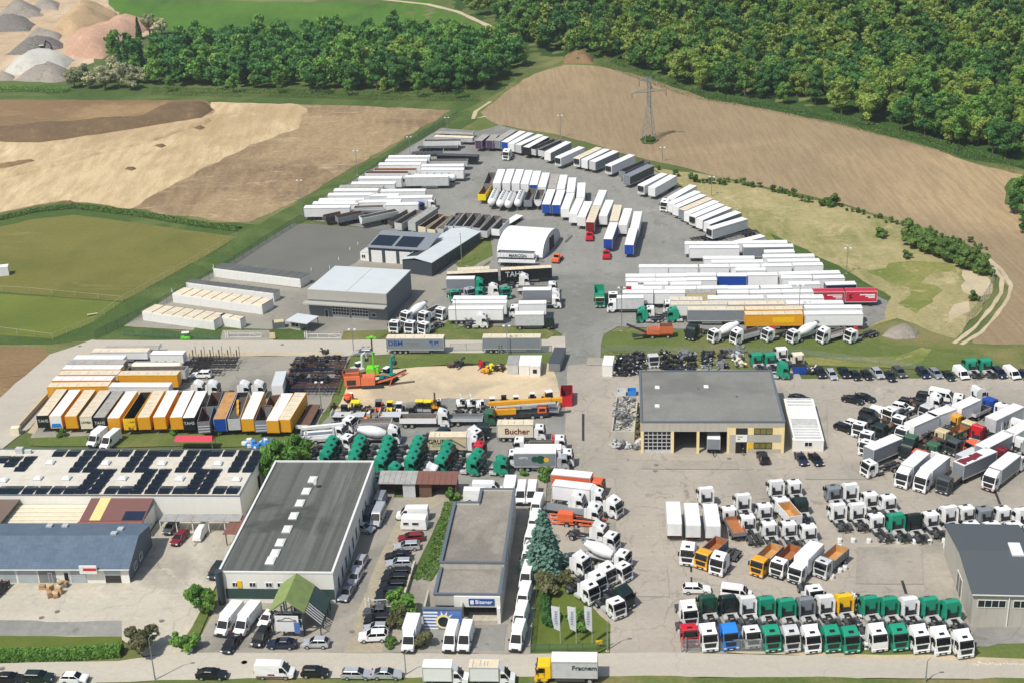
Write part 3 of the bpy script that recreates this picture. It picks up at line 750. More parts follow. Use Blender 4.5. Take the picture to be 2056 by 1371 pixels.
def truck(label,px,heading,c,roof='high',body='tractor',Lb=3.75,bc='white',rc='roof_white',ic='steelfloor',group=None,axles=1,rims=True,trim='plastic',front2=False,z0=1.1,zt=3.9,name=None,crane=None,hatch=True,extra=None,grille='plastic',visor='plastic',cat='truck',defl=True):
 Lt=2.25+Lb
 dx=Lt/2-3.0
 loc,rot=put(px,(dx+1.7,ROOFZ[roof]),heading)
 t=thing(name or{'tractor':'tractor_unit','box':'box_truck','tipper':'tipper_truck','mixer':'mixer_truck','flat':'flatbed_truck','hook':'chassis_truck','tub':'tipper_truck'}.get(body,'truck'),label,cat,loc,rot,group)
 cab_parts(t,c,roof,dx,rims,trim,hatch,defl and body in ('tractor','hook'),grille,visor)
 xr,xb=-Lt/2,dx+.75
 part(t,'chassis',round(Lt,2),lambda:frame_mb(-Lt/2,Lt/2-.6),'chassis')
 ax=[xr+1.15+(1.35*i) for i in range(axles)]
 if body!='tractor' and axles>1:ax=[xr+1.2+1.35*i for i in range(axles)]
 for x in ax:
  for s in (-1,1):wheel(t,x,s*.92,.5,.6,rims)
 if front2:
  for s in (-1,1):wheel(t,dx+.2,s*1.02,.5,.32,rims)
 if body in ('tractor','hook'):
  part(t,'mudguards',('mg',axles,round(xr,2)),lambda:mud(ax[0]-.68,ax[-1]+.68,.92,1.06),'darkgrey')
  part(t,'catwalk','cw',lambda:MB().box(-.55,.35,-1.15,-.55,.94,.99).box(-.55,.35,.55,1.15,.94,.99).box(.2,.5,-1.2,1.2,1.0,1.04),'alu',loc=(dx,0,0))
  for s in (-1,1):part(t,'fuel_tank',('ft',s),lambda:MB().box(-.75,.72,s*.9-.32,s*.9+.32,.38,.93),'alu' if (s<0 or c!='white') else 'darkgrey',loc=(dx,0,0),bevel=.1)
  if body=='tractor':
   part(t,'fifth_wheel','fw',lambda:MB().cyl((0,0,.98),(0,0,1.1),.5,n=14).box(-.75,.1,-.3,.3,.93,.985),'black',loc=(ax[0]+.1+.67*(axles-1),0,0))
  else:
   part(t,'hook_arm',('hk',round(Lt,2)),lambda:MB().box(xr+.4,xb-.3,-.22,.22,.95,1.2).bar((xb-.5,0,1.1),(xb-.4,0,2.1),.2),'chassis')
 elif body=='box':
  cargo_box(t,xr,xb-.12,z0,zt,bc,rc,front=bc)
  part(t,'side_guard',('sg',round(Lt,2),axles),lambda:MB().box(ax[-1]+.75,xb-1.0+.4,-1.2,-1.15,.45,.9).box(ax[-1]+.75,xb-.6,1.15,1.2,.45,.9),'darkgrey')
 elif body in ('tipper','tub'):
  zt2=zt if zt<3.5 else 2.6
  part(t,'tipper_body',(round(Lb,2),zt2),lambda:tub(xr,xb-.25,2.5,1.15,zt2,.09,.1,.06),(bc,ic))
  part(t,'headboard',(round(Lb,2),zt2,'hb'),lambda:MB().frus((xb-.33,xb-.22,-1.2,1.2,1.15),(xb-.33,xb-.22,-1.2,1.2,zt2+.22)).frus((xb-.3,xb+.45,-1.15,1.15,zt2+.15),(xb-.3,xb+.45,-1.15,1.15,zt2+.2)),bc)
  def ribs():
   m=MB();n=max(3,int(Lb/.9))
   for i in range(n):
    x=xr+.1+(Lb-.6)*i/(n-1)
    for s in (-1,1):m.box(x,x+.09,s*1.25-.06,s*1.25+.06,1.1,zt2-.02)
   return m
  part(t,'side_ribs',(round(Lb,2),zt2),ribs,bc)
  part(t,'subframe',round(Lb,2),lambda:MB().box(xr+.1,xb-.4,-.45,.45,.92,1.14),'chassis')
 elif body=='mixer':
  xa,za,xz,zz=xb-.55,2.0,xr+.7,3.1
  part(t,'mixer_drum',round(Lb,2),lambda:MB().lathe((xa,0,za),(xz,0,zz),[(0,.45),(.04,.75),(.28,1.12),(.48,1.18),(.62,1.12),(.9,.68),(1.0,.6)],20),bc,smooth=True)
  part(t,'drum_frame',round(Lb,2),lambda:MB().box(xr+.2,xb-.2,-.5,.5,.92,1.1).bar((xb-.5,.5,1.0),(xb-.5,.2,1.9),.2).bar((xb-.5,-.5,1.0),(xb-.5,-.2,1.9),.2).bar((xr+1.0,.6,1.0),(xr+1.0,.7,2.2),.18).bar((xr+1.0,-.6,1.0),(xr+1.0,-.7,2.2),.18),'lightgrey')
  part(t,'hopper',round(Lb,2),lambda:tub(xr+.1,xr+.95,1.1,3.2,3.75,.05,.05,.3),('lightgrey','midgrey'))
  part(t,'chute',round(Lb,2),lambda:MB().bar((xr+.5,0,2.5),(xr-.5,0,1.3),.5,.1),'lightgrey')
 elif body=='flat':
  part(t,'flatbed',(round(Lb,2),zt),lambda:tub(xr,xb-.3,2.5,1.15,zt if zt<3 else 1.85,.06,.1),(bc,ic))
 if crane:
  part(t,'crane_column','cc',lambda:MB().box(.28,.62,-.3,.3,.95,2.4).cyl((.45,0,2.2),(.45,0,2.9),.2),crane,loc=(dx,0,0))
  part(t,'crane_boom','cb',lambda:MB().bar((.45,-1.0,2.6),(.45,.2,3.5),.3).bar((.45,.2,3.5),(.45,1.05,2.3),.26).bar((.3,.2,3.45),(.3,-.9,3.1),.2),crane,loc=(dx,0,0))
 if extra:extra(t,dx,xr,xb)
 return t
def semi(label,a,b,kind='box',c='white',rc='roof_white',front=None,L=13.6,h=4.0,reefer=False,group=None,rims=False,ic='steelfloor',stripe=None,name=None,cat='trailer',z0=1.15,heading=None,extra=None):
 """a = front end of the roof centre line, b = rear end, in pixels"""
 zr=h if kind not in ('flat','skel') else 1.3
 if kind=='mega':kind,h,zr='box',4.0,4.0
 p,q=at(a[0],a[1],zr),at(b[0],b[1],zr)
 hd=math.degrees(math.atan2(p.y-q.y,p.x-q.x)) if heading is None else heading
 m=(p+q)/2
 g=Vector((m.x,m.y,H(m.x,m.y)+gz(m.x,m.y)))
 nm=name or{'box':'semi_trailer','tipper':'tipper_trailer','tank':'tank_trailer','flat':'flatbed_trailer','round':'tipper_trailer','skel':'skeleton_trailer','draw':'drawbar_trailer'}[kind]
 t=thing(nm,label,cat,g,orient(g,hd).to_euler(),group)
 x0,x1=-L/2,L/2
 k=round(L,2)
 if kind in ('box','draw'):
  cargo_box(t,x0,x1,z0,h,c,rc,front=front or c,reefer=reefer,stripe=stripe)
 elif kind=='tipper':
  part(t,'tipper_body',(k,h),lambda:tub(x0,x1,2.5,1.35,h,.08,.1,.05),(c,ic))
  def ribs():
   mm=MB();n=int(L/.8)
   for i in range(n):
    x=x0+.05+(L-.2)*i/(n-1)
    for s in (-1,1):mm.box(x,x+.08,s*1.25-.05,s*1.25+.05,1.3,h-.03)
   return mm
  part(t,'side_ribs',(k,h),ribs,c)
  part(t,'tailgate',(k,h),lambda:MB().box(x0-.06,x0,-1.2,1.2,1.35,h-.05).box(x0-.1,x0-.06,-1.15,1.15,2.0,2.1),c)
 elif kind=='tank':
  part(t,'tank_barrel',k,lambda:MB().lathe((x0,0,2.45),(x1,0,2.45),[(0,.35),(.02,.85),(.06,1.15),(.12,1.22),(.88,1.22),(.94,1.15),(.98,.85),(1,.35)],22),c,smooth=True)
  part(t,'catwalk',k,lambda:MB().box(x0+1,x1-1,-.3,.3,3.66,3.70).box(x0+1,x1-1,.3,.34,3.7,3.9),'lightgrey')
  for i in range(5):part(t,'manhole','mh',lambda:MB().cyl((0,0,3.66),(0,0,3.86),.26,n=12),'midgrey',loc=(x0+L*(.16+.17*i),0,0))
  part(t,'tank_bands',k,lambda:MB().cyl((x0+L*.3,0,2.45),(x0+L*.3+.08,0,2.45),1.235,n=22).cyl((x0+L*.65,0,2.45),(x0+L*.65+.08,0,2.45),1.235,n=22),'lightgrey')
 elif kind=='round':
  def hr():
   mm=MB();n=9
   pr=lambda hw,zz,zt,r:[(hw*math.cos(math.pi+math.pi*i/(n-1))*r,zz+(zt-zz)*(1+math.sin(math.pi+math.pi*i/(n-1))*r) if False else zt-(zt-zz)*abs(math.sin(math.pi*i/(n-1)))*r) for i in range(n)]
   A,Bq=pr(1.25,1.3,h,1),pr(1.2,1.45,h+.1,1)
   Ai,Bi=pr(1.25,1.3,h,.93),pr(1.2,1.45,h+.1,.93)
   vs=[(x0,*p) for p in A]+[(x1,*p) for p in Bq]
   mm.poly(vs,[(i,i+1,n+i+1,n+i) for i in range(n-1)]+[tuple(range(n)),tuple(range(n,2*n))[::-1]],0)
   vs=[(x0+.08,*p) for p in Ai]+[(x1-.08,*p) for p in Bi]
   mm.poly(vs,[(n+i,n+i+1,i+1,i) for i in range(n-1)]+[tuple(range(n)),tuple(range(n,2*n))[::-1]],1)
   return mm
  part(t,'tipper_body',(k,h,'r'),hr,(c,ic))
  part(t,'rim_rails',(k,h,'r'),lambda:MB().bar((x0,1.25,h+.02),(x1,1.2,h+.12),.12).bar((x0,-1.25,h+.02),(x1,-1.2,h+.12),.12).bar((x0,-1.25,h+.02),(x0,1.25,h+.02),.12).bar((x1,-1.2,h+.12),(x1,1.2,h+.12),.12),c)
 elif kind=='flat':
  part(t,'deck',k,lambda:MB().box(x0,x1,-1.25,1.25,1.15,1.28),rc)
  part(t,'headboard',k,lambda:MB().box(x1-.08,x1,-1.25,1.25,1.28,2.1),c)
 def fr():
  mm=MB()
  for s in (-1,1):mm.box(x0+.3,x1-.4,s*.5-.07,s*.5+.07,.85,z0-.005)
  for i in range(8):mm.box(x0+.5+i*(L-1.2)/7,x0+.6+i*(L-1.2)/7,-1.1 if kind=='skel' else -.43,1.1 if kind=='skel' else.43,.9,1.08)
  mm.box(x0+.02,x0+.1,-1.15,1.15,.5,.68)
  return mm
 part(t,'chassis',(k,kind=='skel'),fr,c if kind=='skel' else 'chassis')
 if kind=='draw' or L<9:
  xs=[x0+1.6,x1-1.2] if kind=='draw' else [x0+1.2,x0+2.4]
 else:xs=[x0+1.9,x0+3.2,x0+4.5]
 for x in xs:
  for s in (-1,1):wheel(t,x,s*1.02,.5,.36,rims)
 if kind!='draw':
  for s in (-1,1):part(t,'landing_leg',('ll',s,k),lambda:MB().box(x1-3.1,x1-2.95,s*.75-.07,s*.75+.07,.12,1.1).box(x1-3.2,x1-2.85,s*.75-.15,s*.75+.15,.02,.12),'midgrey')
  if kind=='box':part(t,'side_guard',(k,'sg'),lambda:MB().box(x0+5.3,x1-3.5,-1.2,-1.16,.5,.95).box(x0+5.3,x1-3.5,1.16,1.2,.5,.95),'midgrey')
 else:
  part(t,'drawbar',k,lambda:MB().bar((x1-.3,.4,.8),(x1+1.5,0,.7),.12).bar((x1-.3,-.4,.8),(x1+1.5,0,.7),.12),'chassis')
 for s in (-1,1):part(t,'tail_light',(k,s,'tl'),lambda:MB().box(x0-.02,x0+.02,s*.85-.22,s*.85+.22,.72,.84),'taillamp')
 if extra:extra(t,x0,x1,h)
 return t
CARS={'sedan':(4.7,[(-2.3,.32,.86),(2.2,.30,.86),(2.34,.55,.86),(2.2,.76,.84),(1.05,.95,.86),(-1.75,1.02,.86),(-2.3,.92,.82)],[(1.05,.92,.80),(.25,1.40,.64),(-.95,1.42,.63),(-1.85,1.0,.76)]),'estate':(4.7,[(-2.32,.32,.86),(2.2,.30,.86),(2.34,.55,.86),(2.2,.76,.84),(1.05,.96,.86),(-2.25,1.02,.85),(-2.34,.7,.84)],[(1.05,.92,.80),(.3,1.43,.65),(-1.85,1.44,.64),(-2.25,1.0,.78)]),'hatch':(4.2,[(-2.05,.32,.85),(1.95,.30,.85),(2.1,.55,.85),(1.95,.8,.82),(1.0,.98,.85),(-1.95,1.05,.84),(-2.08,.7,.83)],[(1.02,.94,.79),(.3,1.46,.64),(-1.45,1.46,.63),(-1.95,1.02,.76)]),'suv':(4.7,[(-2.3,.42,.92),(2.2,.40,.92),(2.34,.7,.92),(2.2,1.0,.9),(1.05,1.15,.92),(-2.25,1.2,.9),(-2.34,.8,.9)],[(1.05,1.12,.86),(.35,1.68,.72),(-1.8,1.70,.70),(-2.2,1.18,.83)]),'mpv':(4.6,[(-2.25,.36,.9),(2.15,.34,.9),(2.3,.6,.9),(2.1,.95,.87),(1.3,1.1,.89),(-2.2,1.15,.88),(-2.3,.8,.88)],[(1.35,1.06,.83),(.45,1.72,.68),(-1.85,1.74,.66),(-2.2,1.12,.80)]),'pickup':(5.2,[(-2.55,.45,.92),(2.45,.42,.92),(2.6,.75,.92),(2.45,1.05,.9),(1.3,1.18,.92),(-2.5,1.18,.9),(-2.58,.8,.9)],[(1.3,1.15,.86),(.6,1.76,.72),(-.85,1.78,.72),(-1.15,1.16,.83)]),}
def car(label,px,heading,c='black',kind='sedan',group=None,cat='car',roofc=None,rails=False):
 Lc,bp,gp=CARS[kind]
 if isinstance(heading,tuple):heading=heading_px(px,heading,1.0)
 loc,rot=put(px,(-.2,1.3),heading)
 t=thing('car' if kind!='pickup' else 'pickup_truck',label,cat,loc,rot,group)
 part(t,'body',kind,lambda:MB().loft(bp),c,bevel=.09)
 part(t,'windows',kind,lambda:MB().loft(gp+[(gp[-1][0]+.2,gp[-1][1]-.1,gp[-1][2])]),'glass',bevel=.03)
 r=gp[1:3]
 rl=[(r[0][0]-.05,r[0][1]-.02,r[0][2]+.03),(r[0][0]-.15,r[0][1]+.035,r[0][2]-.04),(r[1][0]+.1,r[1][1]+.035,r[1][2]-.04),(r[1][0]-.03,r[1][1]-.03,r[1][2]+.03)]
 def pillars():
  m=MB().loft(rl)
  for s in (-1,1):
   for i,(p,q) in enumerate(((gp[0],gp[1]),(gp[3],gp[2]))):
    m.bar((p[0],s*(p[2]+.01),p[1]+.03),(q[0],s*(q[2]+.01),q[1]-.02),.09,.05)
   xm=(gp[1][0]+gp[2][0])/2+.1
   m.bar((xm,s*(gp[0][2]+.005),gp[0][1]+.05),(xm,s*(gp[1][2]+.015),gp[1][1]-.02),.08,.04)
  return m
 part(t,'roof',kind,pillars,roofc or c)
 rr=.33 if kind not in ('suv','pickup','mpv') else.37
 xa=Lc*.295
 for x in (-xa,xa):
  for s in (-1,1):wheel(t,x,s*.80,rr,.24)
 for s in (-1,1):
  part(t,'headlight',(kind,s),lambda:MB().frus((Lc/2-.28,Lc/2-.03,s*.62-.17,s*.62+.17,bp[2][1]+.02),(Lc/2-.3,Lc/2-.10,s*.64-.17,s*.64+.17,bp[3][1]-.02)),'headlamp')
  part(t,'tail_light',(kind,s),lambda:MB().box(-Lc/2-.01,-Lc/2+.15,s*.66-.15,s*.66+.15,bp[-1][1]+.02,bp[-1][1]+.16),'taillamp')
  part(t,'mirror',(kind,s),lambda:MB().box(gp[0][0]-.25,gp[0][0]-.1,s*.98-.09,s*.98+.09,gp[0][1],gp[0][1]+.14),c)
 part(t,'grille',kind,lambda:MB().box(Lc/2-.2,Lc/2+.005,-.42,.42,bp[2][1]-.15,bp[2][1]+.08),'plastic')
 if rails:part(t,'roof_rails',kind,lambda:MB().box(r[1][0],r[0][0]-.2,.55,.6,r[0][1]+.05,r[0][1]+.1).box(r[1][0],r[0][0]-.2,-.6,-.55,r[0][1]+.05,r[0][1]+.1),'silver')
 if kind=='pickup':part(t,'load_bed',kind,lambda:MB().box(-2.4,-1.2,-.72,.72,1.16,1.2),'black')
 return t
VAN=[(-2.95,.38,.98),(2.62,.36,.98),(2.95,.58,.95),(2.92,1.0,.92),(2.15,1.28,.93),(1.28,2.32,.82),(.95,2.5,.80),(-2.88,2.56,.82),(-2.96,1.2,.97)]
def van(label,px,heading,c='white',group=None,rear_windows=False,cat='van',dark_lower=False,low=False,stripe=None,zr=2.5,extra=None):
 if isinstance(heading,tuple):heading=heading_px(px,heading,zr)
 loc,rot=put(px,(-.9,zr if not low else 1.9),heading)
 t=thing('van',label,cat,loc,rot,group)
 s_=.76 if low else 1.0;sx=.84 if low else 1.0
 f=lambda pr:[(x*sx,z*s_ if z>.6 else z,w) for x,z,w in pr]
 kk=('van',low)
 part(t,'body',kk,lambda:MB().loft(f(VAN)),c,bevel=.09)
 part(t,'windscreen',kk,lambda:MB().loft(f([(2.18,1.34,.80),(1.36,2.29,.70),(1.28,2.27,.70),(2.06,1.32,.80)])),'glass')
 for s in (-1,1):
  part(t,'side_window',(kk,s),lambda:MB().frus((.85*sx,1.95*sx,s*.945-.02,s*.945+.02,1.34*s_),(.85*sx,1.35*sx,s*.855-.02,s*.855+.02,2.1*s_)),'glass')
  if rear_windows:part(t,'rear_side_window',(kk,s),lambda:MB().frus((-2.6*sx,.65*sx,s*.945-.02,s*.945+.02,1.42*s_),(-2.6*sx,.65*sx,s*.862-.02,s*.862+.02,2.1*s_)),'glass')
  part(t,'headlight',(kk,s),lambda:MB().frus((2.6*sx,2.96*sx,s*.68-.16,s*.68+.16,.72*s_),(2.5*sx,2.9*sx,s*.7-.16,s*.7+.16,1.0*s_)),'headlamp')
  part(t,'mirror',(kk,s),lambda:MB().box(1.65*sx,1.8*sx,s*1.1-.12,s*1.1+.12,1.35*s_,1.7*s_),'plastic')
  part(t,'tail_light',(kk,s),lambda:MB().box(-2.99*sx,-2.9*sx,s*.88-.07,s*.88+.07,.9*s_,1.5*s_),'taillamp')
  for x in (-1.75*sx,1.75*sx):wheel(t,x,s*.86,.35,.24)
 part(t,'grille',kk,lambda:MB().box(2.7*sx,2.985*sx,-.5,.5,.62,.85*s_),'plastic')
 part(t,'bumper',kk,lambda:MB().box(2.6*sx,3.01*sx,-.94,.94,.33,.56),'plastic')
 part(t,'rear_door_seam',kk,lambda:MB().box(-3.0*sx,-2.95*sx,-.015,.015,.5,2.2*s_),'darkgrey')
 if extra:extra(t)
 return t
def luton(label,px,heading,bc='white',rc='roof_white',cc='white',Lb=4.3,group=None,w=2.15,h=3.2,ref='box',wind=True):
 """light van cab with a separate box; px is the centre of the box roof"""
 if isinstance(heading,tuple):heading=heading_px(px,heading,h)
 xb0=-(Lb+2.3)/2;xb1=xb0+Lb
 loc,rot=put(px,((xb0+xb1)/2,h),heading)
 t=thing('box_van',label,'box van',loc,rot,group)
 dx=xb1-.55
 prof=[(.6,.4,.98),(2.62,.36,.98),(2.95,.58,.95),(2.92,1.0,.92),(2.15,1.28,.93),(1.4,2.22,.84),(1.1,2.36,.84),(.6,2.36,.86)]
 l=(dx-.05,0,0)
 part(t,'cab','lut',lambda:MB().loft(prof),cc,loc=l,bevel=.08)
 part(t,'windscreen','lut',lambda:MB().loft([(2.19,1.33,.82),(1.49,2.19,.75),(1.4,2.17,.75),(2.08,1.31,.82)]),'glass',loc=l)
 for s in (-1,1):
  part(t,'side_window',('lut',s),lambda:MB().frus((.85,1.95,s*.945-.02,s*.945+.02,1.34),(.85,1.5,s*.87-.02,s*.87+.02,2.0)),'glass',loc=l)
  part(t,'headlight',('lut',s),lambda:MB().frus((2.6,2.96,s*.68-.16,s*.68+.16,.72),(2.5,2.9,s*.7-.16,s*.7+.16,1.0)),'headlamp',loc=l)
  part(t,'mirror',('lut',s),lambda:MB().box(1.65,1.8,s*1.12-.12,s*1.12+.12,1.35,1.75),'plastic',loc=l)
  wheel(t,dx+1.7,s*.86,.35,.24);wheel(t,xb0+1.3,s*.8,.35,.4)
 part(t,'grille','lut',lambda:MB().box(2.7,2.985,-.5,.5,.62,.85),'plastic',loc=l)
 part(t,'bumper','lut',lambda:MB().box(2.6,3.01,-.94,.94,.33,.56),'plastic',loc=l)
 cargo_box(t,xb0,xb1,.85,h,bc,rc,front=bc,w=w)
 if wind:part(t,'wind_deflector',('lut',h),lambda:MB().loft([(.62,2.36,.8),(1.35,2.4,.7),(.62,h-.1,.85)]),cc,loc=l)
 part(t,'chassis',('lut',Lb),lambda:MB().box(xb0+.1,dx+.7,-.4,.4,.5,.84),'chassis')
 return t
def tracks(t,L_,w,gap,hh,mat='tyre'):
 for s in (-1,1):
  part(t,'track',('trk',L_,w,gap,hh,s),lambda:MB().loft([(-L_/2+hh*.4,0,w/2),(L_/2-hh*.4,0,w/2),(L_/2,hh*.5,w/2),(L_/2-hh*.4,hh,w/2),(-L_/2+hh*.4,hh,w/2),(-L_/2,hh*.5,w/2)]),mat,loc=(0,s*gap,0))
def excavator(label,px,heading,c,s=1.0,group=None,arm='up',arm_c=None,cabc='white'):
 loc,rot=put(px,(0,2.2*s),heading)
 t=thing('excavator',label,'excavator',loc,rot,group)
 k=('exc',s)
 tracks(t,3.4*s,.5*s,.95*s,.75*s)
 part(t,'upper_body',k,lambda:MB().frus((-1.7*s,1.1*s,-1.15*s,1.15*s,.85*s),(-1.6*s,1.0*s,-1.1*s,1.1*s,1.65*s)),c,bevel=.08*s)
 part(t,'cab',k,lambda:MB().frus((-.3*s,1.2*s,.2*s,1.15*s,1.5*s),(-.2*s,.95*s,.25*s,1.1*s,2.65*s)),'glass')
 part(t,'cab_roof',k,lambda:MB().box(-.3*s,1.05*s,.18*s,1.15*s,2.65*s,2.75*s),cabc)
 part(t,'engine_cover',k,lambda:MB().box(-1.65*s,-.5*s,-1.05*s,1.05*s,1.6*s,2.0*s),c,bevel=.06*s)
 p={'up':[(.9,1.4),(1.9,4.2),(3.2,3.0),(3.3,1.6)],'fold':[(.9,1.4),(2.2,3.2),(3.0,2.6),(2.6,.8)],'high':[(.8,1.4),(1.0,4.6),(1.9,4.9),(2.2,3.4)]}[arm]
 q=[Vector((x*s,-.15*s,z*s)) for x,z in p]
 part(t,'boom',(k,arm),lambda:MB().bar(q[0],q[1],.34*s,.45*s),arm_c or c)
 part(t,'stick',(k,arm),lambda:MB().bar(q[1],q[2],.26*s,.34*s).bar(q[2],q[3],.24*s,.3*s),arm_c or c)
 part(t,'bucket',(k,arm),lambda:MB().loft([(q[3].x-.3*s,q[3].z-.7*s,.4*s),(q[3].x+.35*s,q[3].z-.55*s,.4*s),(q[3].x+.3*s,q[3].z+.1*s,.4*s),(q[3].x-.1*s,q[3].z+.1*s,.4*s)]),'chassis')
 return t
def roller(label,px,heading,c,s=1.0,canopy=True,canc=None,group=None):
 loc,rot=put(px,(-.3*s,2.5*s),heading)
 t=thing('road_roller',label,'road roller',loc,rot,group)
 k=('rol',s)
 part(t,'front_drum',k,lambda:MB().cyl((1.35*s,-.85*s,.6*s),(1.35*s,.85*s,.6*s),.6*s,n=18),'midgrey')
 part(t,'drum_frame',k,lambda:MB().box(.5*s,2.05*s,-1.0*s,-.88*s,.45*s,.85*s).box(.5*s,2.05*s,.88*s,1.0*s,.45*s,.85*s).box(1.95*s,2.1*s,-1.0*s,1.0*s,.45*s,.85*s),c)
 part(t,'engine_hood',k,lambda:MB().frus((-2.1*s,-.6*s,-.8*s,.8*s,.6*s),(-1.9*s,-.6*s,-.65*s,.65*s,1.45*s)),c,bevel=.1*s)
 part(t,'platform',k,lambda:MB().box(-.6*s,.5*s,-.85*s,.85*s,.6*s,1.1*s).box(-.45*s,.0,-.3*s,.3*s,1.1*s,1.5*s),'plastic')
 for sy in (-1,1):wheel(t,-1.2*s,sy*.75*s,.6*s,.45*s)
 if canopy:
  part(t,'canopy_posts',k,lambda:[m:=MB()] and [m.bar((x*s,y*s,1.1*s),(x*s,y*s,2.42*s),.07*s) for x in (-.5,.45) for y in (-.7,.7)] and m,'plastic')
  part(t,'canopy',k,lambda:MB().box(-.75*s,.7*s,-.85*s,.85*s,2.4*s,2.52*s),canc or c,bevel=.04)
 else:
  part(t,'cab',k,lambda:MB().frus((-.6*s,.5*s,-.7*s,.7*s,1.1*s),(-.5*s,.35*s,-.62*s,.62*s,2.4*s)),'glass')
  part(t,'cab_roof',k,lambda:MB().box(-.6*s,.5*s,-.72*s,.72*s,2.4*s,2.5*s),canc or c)
 return t
def loader(label,px,heading,c,s=1.0,group=None,cat='loader',name='wheel_loader',cabc=None):
 loc,rot=put(px,(-.4*s,2.6*s),heading)
 t=thing(name,label,cat,loc,rot,group)
 k=('ldr',s)
 part(t,'body',k,lambda:MB().frus((-2.2*s,.6*s,-.75*s,.75*s,.6*s),(-2.0*s,.3*s,-.65*s,.65*s,1.45*s)),c,bevel=.08)
 part(t,'cab',k,lambda:MB().frus((-.9*s,.4*s,-.65*s,.65*s,1.4*s),(-.8*s,.15*s,-.6*s,.6*s,2.5*s)),'glass')
 part(t,'cab_roof',k,lambda:MB().box(-.95*s,.3*s,-.68*s,.68*s,2.5*s,2.62*s),cabc or c)
 part(t,'lift_arms',k,lambda:MB().bar((.2*s,.5*s,1.4*s),(2.0*s,.5*s,.5*s),.18*s).bar((.2*s,-.5*s,1.4*s),(2.0*s,-.5*s,.5*s),.18*s),c)
 part(t,'bucket',k,lambda:MB().loft([(1.9*s,.1,1.05*s),(2.7*s,.1,1.05*s),(2.3*s,.3*s,1.05*s),(2.1*s,.95*s,1.05*s),(1.85*s,.8*s,1.05*s)]),'midgrey')
 for x in (-1.4,.9):
  for sy in (-1,1):wheel(t,x*s,sy*.8*s,.58*s,.4*s)
 return t
class B:
 """a building standing on ground points A (front left) and Bq (front right); local x along the front, y to the back"""
 def __init__(s,name,label,A,Bq,group=None,cat='building',z=0):
  a,b=at(A[0],A[1],z),at(Bq[0],Bq[1],z)
  s.a=Vector((a.x,a.y,H(a.x,a.y)));s.w=(b.xy-a.xy).length
  s.h=math.atan2(b.y-a.y,b.x-a.x)
  s.root=thing(name,label,cat,s.a,(0,0,s.h),group)
 def loc(s,px,z):
  p=at(px[0],px[1],z)-s.a
  c,n=math.cos(s.h),math.sin(s.h)
  return p.x*c+p.y*n,-p.x*n+p.y*c
 def add(s,name,mb,mat,parent=None,label=None,bevel=0):return one(parent or s.root,name,mb,mat,label,bevel=bevel)
 def window(s,x,z,w,h,y=0.0,n=1,face='front',frame='trim',gl='pane',xw=0.0,name='window'):
  """window set in a wall: frame part with a pane sub-part. face front: at y; face side: x = xw plane, x is along y"""
  f,g=MB(),MB();t=.08
  def bx(m,u0,u1,z0,z1,d0,d1):
   if face=='front':m.box(u0,u1,y-d1,y-d0,z0,z1)
   elif face=='right':m.box(xw+d0,xw+d1,u0,u1,z0,z1)
   else:m.box(xw-d1,xw-d0,u0,u1,z0,z1)
  bx(f,x,x+w,z,z+t,.0,.09);bx(f,x,x+w,z+h-t,z+h,.0,.09)
  for i in range(n+1):
   u=x+(w-t)*i/n
   bx(f,u,u+t,z+t,z+h-t,.0,.09)
  bx(g,x+t,x+w-t,z+t,z+h-t,.0,.04)
  o=s.add(name,f,frame);s.add('pane',g,gl,o)
  return o
 def shutter(s,x,z0,w,h,y=0.0,mat='door_metal',rows=5,name='garage_door',glassrow=False):
  m=MB();m.box(x,x+w,y-.04,y,z0,z0+h)
  for i in range(1,rows):m.box(x,x+w,y-.06,y-.04,z0+h*i/rows-.03,z0+h*i/rows+.03)
  o=s.add(name,m,mat)
  if glassrow:
   g=MB()
   for r in range(1,rows):
    for c in range(6):g.box(x+.12+c*(w-.1)/6,x+(c+1)*(w-.1)/6-.02,y-.052,y-.041,z0+h*r/rows+.1,z0+h*(r+1)/rows-.1)
   s.add('pane',g,'glass',o)
  return o
def flat_hall(b,D,hh,wall,roof,par=.35,parm='parapet',t=.3):
 """four walls and a flat roof with a parapet"""
 m=MB();w=b.w
 m.box(0,w,0,t,0,hh).box(0,w,D-t,D,0,hh).box(0,t,t,D-t,0,hh).box(w-t,w,t,D-t,0,hh)
 b.add('wall',m,wall)
 b.add('roof',MB().box(t+.01,w-t-.01,t+.01,D-t-.01,hh-.25,hh),roof)
 if par:
  m=MB();e=.06;z0,z1=hh+.001,hh+par
  m.box(-e,w+e,-e,t,z0,z1).box(-e,w+e,D-t,D+e,z0,z1).box(-e,t,t,D-t,z0,z1).box(w-t,w+e,t,D-t,z0,z1)
  b.add('parapet',m,parm)
def skylight(b,x,y,z,w,d,h=.3,mat='trim',dome=True):
 o=b.add('skylight',MB().box(x,x+w,y,y+d,z,z+h*.6),'lightgrey')
 b.add('dome',MB().frus((x+.06,x+w-.06,y+.06,y+d-.06,z+h*.6),(x+w*.2,x+w*.8,y+d*.2,y+d*.8,z+h)),mat,o)
b=B('workshop_building','yellow and grey truck workshop with flat grey roof and open bays',B4(440,948),B4(1617,950))
hh=6.85;D=b.loc(B4(445,268),hh)[1];w=b.w;wz=lambda zy:(945-zy)*.0269
k=lambda zx:(zx-440)/(1617-440)*w
m=MB()
m.box(0,w,D-.3,D,0,hh).box(0,.3,.3,D-.3,0,hh).box(w-.3,w,.3,D-.3,0,hh)
b.add('wall',m,'wall_cream')
b.add('fascia',MB().box(0,k(1160),0,.3,4.85,hh-.01).box(k(1160)+.002,w,0,.3,5.75,hh-.01),'wall_conc')
